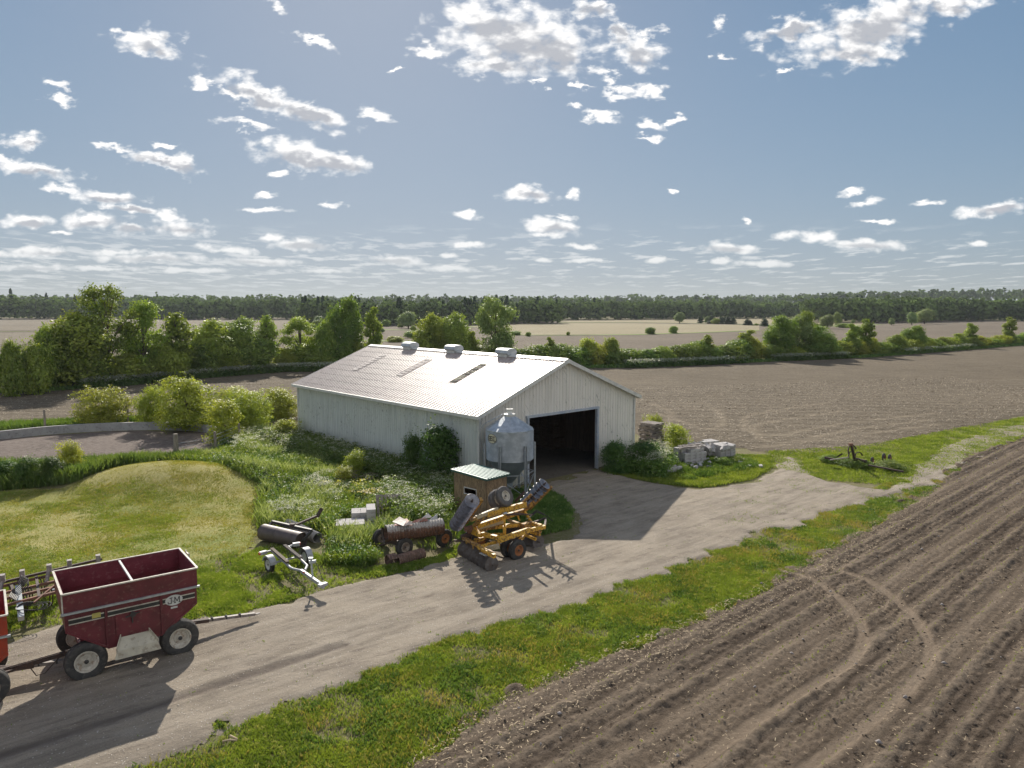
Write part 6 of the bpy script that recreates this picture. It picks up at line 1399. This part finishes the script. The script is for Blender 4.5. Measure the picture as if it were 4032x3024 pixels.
wood('woods', 'wood along the skyline at the left, behind the hedgerow', [(-120, 691), (0, 690), (120, 689.5), (300, 688), (430, 691), (620, 690.5), (720, 689)], 200, 13, 19, 800, .01, 1)
wood('woods', 'nearer wood with pointed pines behind the barn roof', [(655, 701), (720, 703), (810, 704), (900, 703), (1010, 702), (1100, 699.5), (1203, 699)], 110, 8.5, 14, 620, .14, 2, leaf=.75, per=130)
wood('woods', 'long wood along the skyline behind the stubble field', [(1120, 693), (1207, 691.5), (1371, 690.5), (1600, 688), (1760, 688), (1900, 691)], 260, 11, 16, 900, .01, 3)
wood('woods', 'taller wood rising at the right end of the skyline', [(1740, 696), (1850, 697.5), (1960, 696), (2080, 693), (2212, 694), (2330, 694)], 190, 12, 16.5, 700, .0, 4, leaf=.95, per=120)
wood('woods', 'most distant wood closing the horizon', [(-300, 678), (600, 676), (1106, 676), (1700, 676), (2500, 677)], 500, 15, 20, 900, .0, 5, leaf=2.4, per=50)

# ---------------------------------------------------------------- grass, weeds, residue
def sample(poly, n, rg, dens=None):
    x0, x1 = min(p[0] for p in poly), max(p[0] for p in poly); y0, y1 = min(p[1] for p in poly), max(p[1] for p in poly); X = []; Y = []; got = 0
    while got < n:
        x = x0+(x1-x0)*rg.random(n*2); y = y0+(y1-y0)*rg.random(n*2); k = inside(poly, x, y)
        if dens is not None: k &= rg.random(len(x)) < dens(x, y)
        X.append(x[k]); Y.append(y[k]); got += k.sum()
    return np.concatenate(X)[:n], np.concatenate(Y)[:n]
def blades(name, lab, x, y, h, w, per, mat, rg, spread=.08, lean=.5, z0=None, kind='stuff'):
    """tufts of pointed blades, two triangles-as-quads each"""
    n = len(x); x = np.repeat(x, per)+rg.normal(0, 1, n*per)*np.repeat(spread*np.ones(n), per); y = np.repeat(y, per)+rg.normal(0, 1, n*per)*np.repeat(spread*np.ones(n), per)
    z = height(x, y)+(0 if z0 is None else z0); hh = np.repeat(h*np.ones(n), per)*(.5+.8*rg.random(n*per)); a = rg.random(n*per)*6.28; l = lean*rg.random(n*per)*hh; b = rg.random(n*per)*6.28; ww = w*(.6+.8*rg.random(n*per))
    dx, dy = np.cos(a)*ww, np.sin(a)*ww; ox, oy = np.cos(b)*l, np.sin(b)*l
    V = np.stack([np.stack([x-dx, y-dy, z], 1), np.stack([x+ox*.35+dx*.9, y+oy*.35+dy*.9, z+hh*.6], 1), np.stack([x+ox, y+oy, z+hh], 1), np.stack([x+ox*.3-dx*.9, y+oy*.3-dy*.9, z+hh*.5], 1)], 1).reshape(-1, 3)
    o = raw_mesh(name, V, np.arange(len(V)).reshape(-1, 4), mat); o['kind'] = kind; o['label'] = lab; return o
GR1 = leafmat('grass_bright', (.165, .235, .042), (.285, .36, .06), (.42, .43, .15), .36, .9, 0)
GR2 = leafmat('grass_dry', (.25, .26, .055), (.35, .31, .09), (.43, .36, .15), .4, .8, 0)
WD3 = leafmat('weed_dark', (.09, .155, .04), (.15, .22, .06), (.24, .30, .10), .42, .6, 0)
WD1 = leafmat('weed_green', (.095, .17, .038), (.18, .27, .062), (.30, .37, .12), .3, .6, 0)
WD2 = leafmat('weed_pale', (.28, .34, .15), (.36, .41, .19), (.44, .48, .25), .42, 1.5, 0)
FLW = leafmat('flower_white', (.52, .54, .42), (.64, .64, .53), None, .3, 2, 0)
FLY = leafmat('flower_yellow', (.55, .50, .06), (.65, .58, .08), None, .35, 2, 0)
g_ = np.random.default_rng(99)
def gmask(x, y, s=1.1, lo=.42, hi=.55, sd=60): return np.clip((fbm(x, y, s, 4, sd)-lo)/(hi-lo), 0, 1)
VERGE = [(-13.5, 9.0), (-9.8, 13.7), (-8.2, 16.4), (-6.8, 17.6), (-4.5, 19.9), (-1.4, 22.3), (1.7, 24.3), (5.0, 27.5), (9.3, 31.2), (13.5, 34.1), (18, 37), (22.5, 41.2), (29.2, 47.6), (36, 53.2), (29.7, 46.2), (21.2, 36.6), (14.4, 29.8), (8.3, 23.8), (5.6, 21.4), (2.6, 19.2), (0, 17.0), (-2.9, 13.3), (-6, 8)]
x, y = sample(VERGE, 36000, g_, lambda x, y: (.22+.78*gmask(x, y, 1.3, .38, .54))*np.where(x > 9, .22+.5*gmask(x, y, 2.6, .45, .6, 12), 1)*(~on_road(x, y))); blades('verge_grass', 'bright green grass and clover on the strip between the drive and the near field', x, y, .085, .013, 7, GR1, g_, .06, .9)
x, y = sample(VERGE, 5000, g_, lambda x, y: gmask(x, y, .8, .5, .6, 7)*(~on_road(x, y))); blades('verge_grass', 'darker leafy clumps of weeds on the strip between the drive and the near field', x, y, .11, .024, 6, WD1, g_, .06, 1.0)
x, y = sample(VERGE, 3500, g_, lambda x, y: gmask(x, y, .9, .46, .6, 97)*(~on_road(x, y))); blades('dry_grass', 'dry straw-coloured tufts in the green strip between drive and near field', x, y, .12, .012, 6, GR2, g_, .08, .9)
RSIDE = [(15.5, 43.5), (17, 48), (24.5, 50), (35.5, 57.5), (45, 63.5), (60, 74), (60, 70), (37.5, 53.3), (29, 46), (23.6, 41), (21, 38.6), (17.4, 40)]
x, y = sample(RSIDE, 22000, g_, lambda x, y: .25+.75*gmask(x, y, 2, .35, .5)); blades('rough_grass', 'bright grass around the abandoned plough and along the field edge', x, y, .11, .028, 4, GR1, g_, .12, .8)
LSIDE = [(-15, 24), (-12.4, 25.2), (-10.4, 27.4), (-9.6, 29.2), (-5.5, 25.9), (-2.8, 27.3), (-2.0, 29.2), (-2.4, 27.0), (-3.4, 26.2), (-6.4, 24.0), (-8.85, 21.8), (-11.2, 21.6), (-13.6, 21.4), (-18, 20), (-20, 21)]
x, y = sample(LSIDE, 26000, g_, lambda x, y: .05+.95*gmask(x, y, 1.2, .40, .54, 22)); blades('yard_grass', 'patchy grass around the boat trailer and behind the maroon wagon', x, y, .11, .02, 5, GR1, g_, .08, .9)
BINP = [(-2.2, 29.5), (-.6, 29.7), (1.2, 30.0), (2.5, 31.0), (2.9, 34), (2.5, 36.4), (1.4, 38.6), (-1.2, 36.9), (-2.8, 35)]
x, y = sample(BINP, 7000, g_); blades('bin_grass', 'dark lush grass under the hopper bin and the harrow', x, y, .16, .02, 5, WD1, g_, .08, .8)
RYD = [(5.3, 42.4), (5.6, 41.4), (8.4, 38.9), (10.2, 38.2), (13.2, 40.0), (15.6, 43.2), (16.6, 46.5), (13, 46.8), (9, 44.5), (7.6, 44.2)]
x, y = sample(RYD, 14000, g_); blades('yard_grass', 'bright grass in front of the block piles right of the barn', x, y, .15, .022, 5, GR1, g_, .09, .8)
x, y = sample([(5.4, 42.2), (7.6, 40.2), (10, 39.8), (14.6, 43.0), (15, 46), (9, 46), (7.9, 45)], 5000, g_, lambda x, y: gmask(x, y, 1.0, .42, .55, 3)); blades('tall_weeds', 'tall weeds growing between the block piles', x, y, .26, .03, 6, WD1, g_, .13, .6)
x, y = sample(LAWN, 42000, g_, lambda x, y: (.25+.75*gmask(x, y, 1.6, .35, .6, 9))*(y > 17)*(x > -30)); blades('lawn_grass', 'short mown yellow-green grass of the lawn mound', x, y, .06, .016, 4, GR2, g_, .09, 1.2, .03)
x, y = sample(LAWN, 20000, g_, lambda x, y: gmask(x, y, 2.2, .38, .55, 29)*(y > 17)*(x > -30)*(1-dryness(x, y))); blades('lawn_grass', 'greener patches of short grass on the lawn mound', x, y, .07, .018, 4, GR1, g_, .09, 1.1, .03)
# spill of grass tufts over the edges of road and soil
x, y = sample(ROAD, 1500, g_, lambda x, y: .02+.6*gmask(x, y, 1.8, .56, .68, 77)*((x > 8)+.25)); blades('road_tufts', 'sparse tufts of grass growing in the gravel of the drive', x, y, .07, .018, 4, GR1, g_, .07, 1, .03)
# tall weeds between lawn, machines and barn
WEED = [(-20.4, 42.2), (-18, 42.9), (-15, 39.1), (-13, 37.6), (-11.8, 33.4), (-10.8, 30.8), (-8.0, 30.6), (-7.2, 28.6), (-7.0, 26.6), (-5.4, 26.2), (-4.6, 27.8), (-2.4, 28.4), (-2.5, 30.5), (-2.7, 33.4), (-3.1, 35.6), (-2.1, 37.0), (-15.6, 52.5), (-19.2, 56), (-20.4, 52), (-19.2, 46)]
def blocked(x, y):
    b = inside([(-7.8, 30.0), (-5.8, 30.0), (-5.7, 32.5), (-7.6, 32.3)], x, y) | inside([(-5.9, 27.0), (-2.2, 27.8), (-2.2, 29.6), (-5.6, 29.6)], x, y) | inside([(-10.4, 28.9), (-8.0, 27.6), (-7.4, 28.9), (-9.6, 30.6)], x, y); return b
x, y = sample(WEED, 26000, g_, lambda x, y: (.35+.65*gmask(x, y, 1.4, .38, .55, 15))*np.where(blocked(x, y), .06, 1)); blades('tall_weeds', 'tall green weeds on the bank between the lawn and the barn', x, y, .16+.34*fbm(x, y, 1.3, 3, 41)**1.3, .02, 7, WD1, g_, .12, .65)
x, y = sample(WEED, 2600, g_, lambda x, y: gmask(x, y, 1.9, .46, .56, 51)*np.where(blocked(x, y), .0, 1)); blades('pale_grass', 'pale feathery grass heads among the tall weeds', x, y, .55+.25*fbm(x, y, 2.2, 3, 41), .012, 5, WD2, g_, .10, .6)
x, y = sample(WEED, 3500, g_, lambda x, y: gmask(x, y, 1.2, .5, .58, 88)*np.where(blocked(x, y), .0, 1)); blades('bright_weeds', 'bright green leafy clumps among the tall weeds', x, y, .5, .03, 7, GR1, g_, .14, .6)
def umbels(name, lab, x, y, h, rg, mat, size=.035, per=16, r=.10, stem=True):
    n = len(x); z = height(x, y)+h*(.75+.4*rg.random(n)); c = np.repeat(np.stack([x, y, z], 1), per, 0)+rg.normal(0, 1, (n*per, 3))*np.array([r, r, r*.25]); nn = np.tile([0, 0, 1.0], (n*per, 1))+rg.normal(0, .35, (n*per, 3))
    V, F = quads(c, nn, size*(.5+.8*rg.random(n*per)), 1.1, rg); o = raw_mesh(name, V, F, mat); o['kind'] = 'stuff'; o['label'] = lab; return o
def leafmass(name, lab, x, y, h, rg, mat, size=.06, per=22, r=.22):
    n = len(x); hh = h*(.6+.5*rg.random(n)); c = np.repeat(np.stack([x, y, height(x, y)], 1), per, 0)+np.stack([rg.normal(0, r, n*per), rg.normal(0, r, n*per), np.repeat(hh, per)*rg.random(n*per)**.6], 1); nn = rg.normal(0, .6, (n*per, 3))+np.array([0, 0, .7])
    V, F = quads(c, nn, size*(.5+.8*rg.random(n*per)), 1.3, rg); o = raw_mesh(name, V, F, mat); o['kind'] = 'stuff'; o['label'] = lab; return o
for nm, n_, mt, sd_, lab in (('leafy_weeds', 2600, WD3, 61, 'dark leafy clumps among the tall weeds of the bank'), ('leafy_weeds', 2000, WD1, 62, 'mid green leafy clumps among the tall weeds of the bank'), ('leafy_weeds', 700, GR1, 63, 'light yellow-green clumps among the tall weeds of the bank')):
    x, y = sample(WEED, n_, g_, lambda x, y: gmask(x, y, 1.1, .42, .56, sd_)*np.where(blocked(x, y), .02, 1)); leafmass(nm, lab, x, y, .25+.55*fbm(x, y, .9, 3, sd_), g_, mt, .042, 26, .17)
bl = lambda d0, d1, y0, y1: [tuple((BX+wb @ Vector(p)).xy) for p in ((-d0, y0, 0), (-d1, y0, 0), (-d1, y1, 0), (-d0, y1, 0))]
WALLW = bl(.15, 2.6, .6, 21.0)
x, y = sample(WALLW, 2600, g_); leafmass('cow_parsley', 'band of cow parsley foliage along the foot of the long barn wall', x, y, 1.0, g_, WD3, .055, 26, .2)
x, y = sample(WALLW, 620, g_, lambda x, y: .3+gmask(x, y, 1.6, .4, .55, 5)); umbels('cow_parsley_flowers', 'white flower heads of cow parsley along the long barn wall', x, y, 1.08, g_, FLW, .021, 12, .085)
HUTW = [(-6.2, 33.6), (-4.9, 31.2), (-2.9, 30.6), (-2.6, 33.0), (-3.2, 35.2), (-2.6, 36.2), (-4.0, 38.4), (-6.5, 37)]
x, y = sample(HUTW, 900, g_); leafmass('cow_parsley', 'cow parsley foliage left of the particle-board hut', x, y, .95, g_, WD1, .05, 26, .2)
x, y = sample(HUTW, 420, g_, lambda x, y: .15+gmask(x, y, 1.1, .42, .55, 6)); umbels('cow_parsley_flowers', 'creamy flower heads left of the particle-board hut', x, y, 1.0, g_, FLW, .022, 12, .08)
x, y = sample([(-11.5, 33.5), (-10.4, 31.0), (-8.4, 30.6), (-7.7, 31.5), (-8.2, 34.8), (-10.5, 36)], 200, g_, lambda x, y: gmask(x, y, 1.2, .40, .5, 16)); umbels('cow_parsley_flowers', 'white flower heads beside the pale grey pipe and the blocks', x, y, .75, g_, FLW, .022, 11, .08)
x, y = sample([(-19.6, 51), (-17.6, 45), (-14, 45), (-13.4, 48), (-16.8, 54.5)], 220, g_, lambda x, y: .1+gmask(x, y, 1.6, .4, .55, 26)); umbels('cow_parsley_flowers', 'white flower heads at the far end of the weedy bank', x, y, .95, g_, FLW, .03, 12, .11)
x, y = sample([(-11, 37.5), (-8.8, 34.5), (-7.0, 36), (-6.8, 39), (-9.5, 42)], 300, g_, lambda x, y: gmask(x, y, 1.2, .5, .6, 46)); umbels('cow_parsley_flowers', 'scattered white heads in the middle of the weedy bank', x, y, .6, g_, FLW, .02, 9, .08)
RW = [(6.0, 41.6), (8.2, 40.0), (9.6, 42.6), (9.4, 45.2), (8.2, 45)]
x, y = sample(RW, 650, g_); leafmass('cow_parsley', 'cow parsley foliage beside the right corner of the barn', x, y, 1.0, g_, WD1, .055, 24, .2)
x, y = sample(RW, 300, g_); umbels('cow_parsley_flowers', 'white flower heads at the right corner of the barn', x, y, 1.25, g_, FLW, .028, 13, .09)
for (px, py, nn_, rr) in ((560, 330, 26, .9), (1020, 470, 16, .5), (1330, 500, 26, .9), (1380, 830, 9, .35), (1580, 640, 16, .5)):
    p = rz(25, px, py, .5); x, y = p.x+g_.normal(0, rr, nn_), p.y+g_.normal(0, rr*.5, nn_); umbels('yellow_flowers', 'yellow blossoms scattered near the leaning pallet', x, y, .55, g_, FLY, .035, 16, .10)
BANK = [(-46, 36.5), (-36, 37.4), (-26, 37.2), (-22.6, 37.2), (-22.0, 39.6), (-20.8, 42.4), (-19, 43.2), (-19.6, 46), (-20.9, 44.4), (-26, 42.8), (-30, 42.6), (-46, 39.5)]
x, y = sample(BANK, 9000, g_); blades('tall_weeds', 'long grass on the bank between the lawn and the pit', x, y, .5+.35*fbm(x, y, 1.5, 3, 4), .03, 7, WD3, g_, .16, .6)
x, y = sample([(-44, 51), (-37.6, 56), (-33, 58.4), (-26, 59.3), (-21, 57.5), (-20, 60.5), (-30, 61), (-38, 58.6), (-46, 55)], 3500, g_); blades('tall_weeds', 'rank grass behind the curved concrete wall', x, y, .6, .04, 7, WD1, g_, .2, .6)
# white flowered fringe at the foot of the hedgerow
for (xa, xb_, n, lab) in ((-50, -24, 900, 'left'), (18, 40, 650, 'right'), (46, 62, 260, 'middle right'), (78, 104, 260, 'far right')):
    xs = xa+(xb_-xa)*g_.random(n); ys = np.array([hedge_y(v) for v in xs])-2.6-1.6*g_.random(n); leafmass('fringe_weeds', 'weedy fringe at the foot of the hedgerow, %s part' % lab, xs, ys, 1.1, g_, LF['dark'], .12, 10, .3); umbels('fringe_flowers', 'white flower fringe at the foot of the hedgerow, %s part' % lab, xs, ys, 1.15, g_, leafmat('fringe_white', (.36, .40, .33), (.46, .49, .42), None, .3, 2, 0), .10, 8, .32)
xs = -70+215*g_.random(5000); ys = np.array([hedge_y(v) for v in xs])-1.6-2.2*g_.random(5000); blades('fringe_grass', 'grass edge at the foot of the whole hedgerow', xs, ys, .5, .08, 4, WD1, g_, .3, .6)

# crop residue, stones and seedlings on the soil
RES = surf('dry_straw', (.46, .37, .24), (.33, .25, .16), 3, .9, bmp=0)
def straws(name, lab, poly, n, L, w, rg, dens=None, z=.12, mat=None):
    x, y = sample(poly, n, rg, dens); a = rg.random(n)*6.28; l = L*(.3+1.0*rg.random(n)**2); tilt = rg.normal(0, .35, n); zz = height(x, y)+z+.02*rg.random(n)
    d = np.stack([np.cos(a)*l, np.sin(a)*l, tilt*l*.6], 1); s = np.stack([-np.sin(a), np.cos(a), 0*a], 1)*(w*(.5+rg.random(n)))[:, None]; c = np.stack([x, y, zz+np.abs(d[:, 2])*.5], 1); up = np.zeros_like(c); up[:, 2] = w*.8
    V = np.stack([c-d-s, c-d+s, c+up+s*.8, c+d*1.0+s, c+d*1.0-s, c+up-s*.8], 1).reshape(-1, 3); b = np.arange(n)*6
    F = np.concatenate([np.stack([b, b+1, b+2, b+5], 1), np.stack([b+5, b+2, b+3, b+4], 1)]); o = raw_mesh(name, V, F, mat or RES); o['kind'] = 'stuff'; o['label'] = lab; return o
NFV = [p for p in NF]
straws('crop_residue', 'pale maize stalk fragments scattered over the near field', NFV, 13000, .042, .008, g_, lambda x, y: .35+.65*gmask(x, y, 1.2, .4, .6, 71), .125)
straws('crop_residue', 'dense band of stalk fragments along the edge of the near field', [(-2.9, 13.6), (0, 17.4), (2.6, 19.6), (5.6, 21.8), (8.3, 24.2), (14.4, 30.2), (21.2, 37), (22, 36.2), (15.4, 29.2), (9.3, 23.2), (6.6, 20.8), (3.6, 18.4), (1.2, 16.2), (-1.6, 12.6)], 2600, .05, .009, g_, None, .125)
straws('crop_residue', 'pale stalk fragments on the middle field nearest the barn', [(11, 53), (15.3, 49), (18.4, 47.4), (25.3, 50.5), (35.8, 58), (60, 76), (60, 100), (12, 85)], 9000, .16, .03, g_, None, .06, surf('pale_straw', (.42, .35, .26), (.32, .26, .19), 3, .9, bmp=0))
straws('crop_residue', 'pale stalk fragments on the strip of field behind the pit', [(-48, 53), (-37, 60.2), (-28, 62.5), (-22, 66), (-30, 95), (-56, 79)], 2600, .13, .025, g_, None, .06, bpy.data.materials['pale_straw'])
def icos(name, lab, poly, n, r, mat, rg, z=.09):
    x, y = sample(poly, n, rg); base_ = np.array([(1, 0, 0), (-1, 0, 0), (0, 1, 0), (0, -1, 0), (0, 0, .7), (0, 0, -.5)], float); fc = np.array([(0, 2, 4), (2, 1, 4), (1, 3, 4), (3, 0, 4), (2, 0, 5), (1, 2, 5), (3, 1, 5), (0, 3, 5)])
    rr = r*(.35+1.2*rg.random(n)**3); a = rg.random(n)*6.28; J = base_[None]*(.7+.6*rg.random((n, 6, 3)))*rr[:, None, None]
    ca, sa = np.cos(a)[:, None], np.sin(a)[:, None]; X = J[:, :, 0]*ca-J[:, :, 1]*sa*.75+x[:, None]; Y = J[:, :, 0]*sa+J[:, :, 1]*ca*.75+y[:, None]; Z = J[:, :, 2]+(height(x, y)+z)[:, None]
    V = np.stack([X, Y, Z], 2).reshape(-1, 3); F = (fc[None]+6*np.arange(n)[:, None, None]).reshape(-1, 3); o = raw_mesh(name, V, F, mat); o['kind'] = 'stuff'; o['label'] = lab
STN = surf('field_stone', (.30, .27, .26), (.20, .18, .17), 2, .85, bmp=0); CLD = surf('soil_clod', (.10, .078, .06), (.065, .05, .038), 2, 1, bmp=0)
icos('field_stones', 'small grey stones on the near field', NFV, 900, .06, STN, g_, .11)
icos('soil_clods', 'dark clods of soil on the near field', NFV, 12000, .035, CLD, g_, .10)
icos('road_pebbles', 'pale pebbles on the gravel drive', ROAD, 16000, .026, surf('pebble', (.42, .39, .36), (.30, .27, .25), 2, .85, bmp=0), g_, .03)
# seedlings follow the rows
U = []; Wv = []
ca, sa = math.cos(ROT), math.sin(ROT); vr0 = [(-p[0]*sa+p[1]*ca) for p in NF]; ur0 = [(p[0]*ca+p[1]*sa) for p in NF]
v = round(min(vr0)/.76)*.76
while v < max(vr0):
    u = np.arange(min(ur0), max(ur0), .17); U.append(u+g_.normal(0, .03, len(u))); Wv.append(v+g_.normal(0, .025, len(u))+.05); v += .76
U = np.concatenate(U); Wv = np.concatenate(Wv); x, y = U*ca-Wv*sa, U*sa+Wv*ca; k = inside(NF, x, y) & (y < 48) & (g_.random(len(x)) < .55)
blades('maize_seedlings', 'tiny maize seedlings in rows on the near field', x[k], y[k], .055, .010, 3, GR1, g_, .012, 1.1, .12)
# odd bits
def stick(lab, pts, r, mat=None):
    tag(MB().path(pts, r, 5).build('dry_stick', mat or M['greywood']), lab, 'stick')
stick('pale forked stick lying on the green strip below the maroon wagon', [rz(1, 1490, 1480, .06), rz(1, 1540, 1468, .08), rz(1, 1590, 1475, .06)], .022, RES)
stick('short pale stick crossing the forked one on the green strip', [rz(1, 1540, 1440, .1), rz(1, 1590, 1465, .07)], .025, RES)
# ---------------------------------------------------------------- air
HAZE = 0.00008
if HAZE:
    m = bpy.data.materials.new('haze'); m.use_nodes = True; t = NT(m.node_tree); t.n.clear(); o = t.new('ShaderNodeOutputMaterial'); v = t.new('ShaderNodeVolumePrincipled')
    v.inputs['Color'].default_value = (.80, .87, 1, 1); v.inputs['Density'].default_value = HAZE; v.inputs['Anisotropy'].default_value = .3; t.l.new(v.outputs[0], o.inputs['Volume'])
    hb_ = MB().box((0, 700, 17), (3200, 3400, 36)).build('haze', m); hb_['kind'] = 'stuff'; hb_['label'] = 'thin haze over the plain'
print('objects', len(sc.objects))
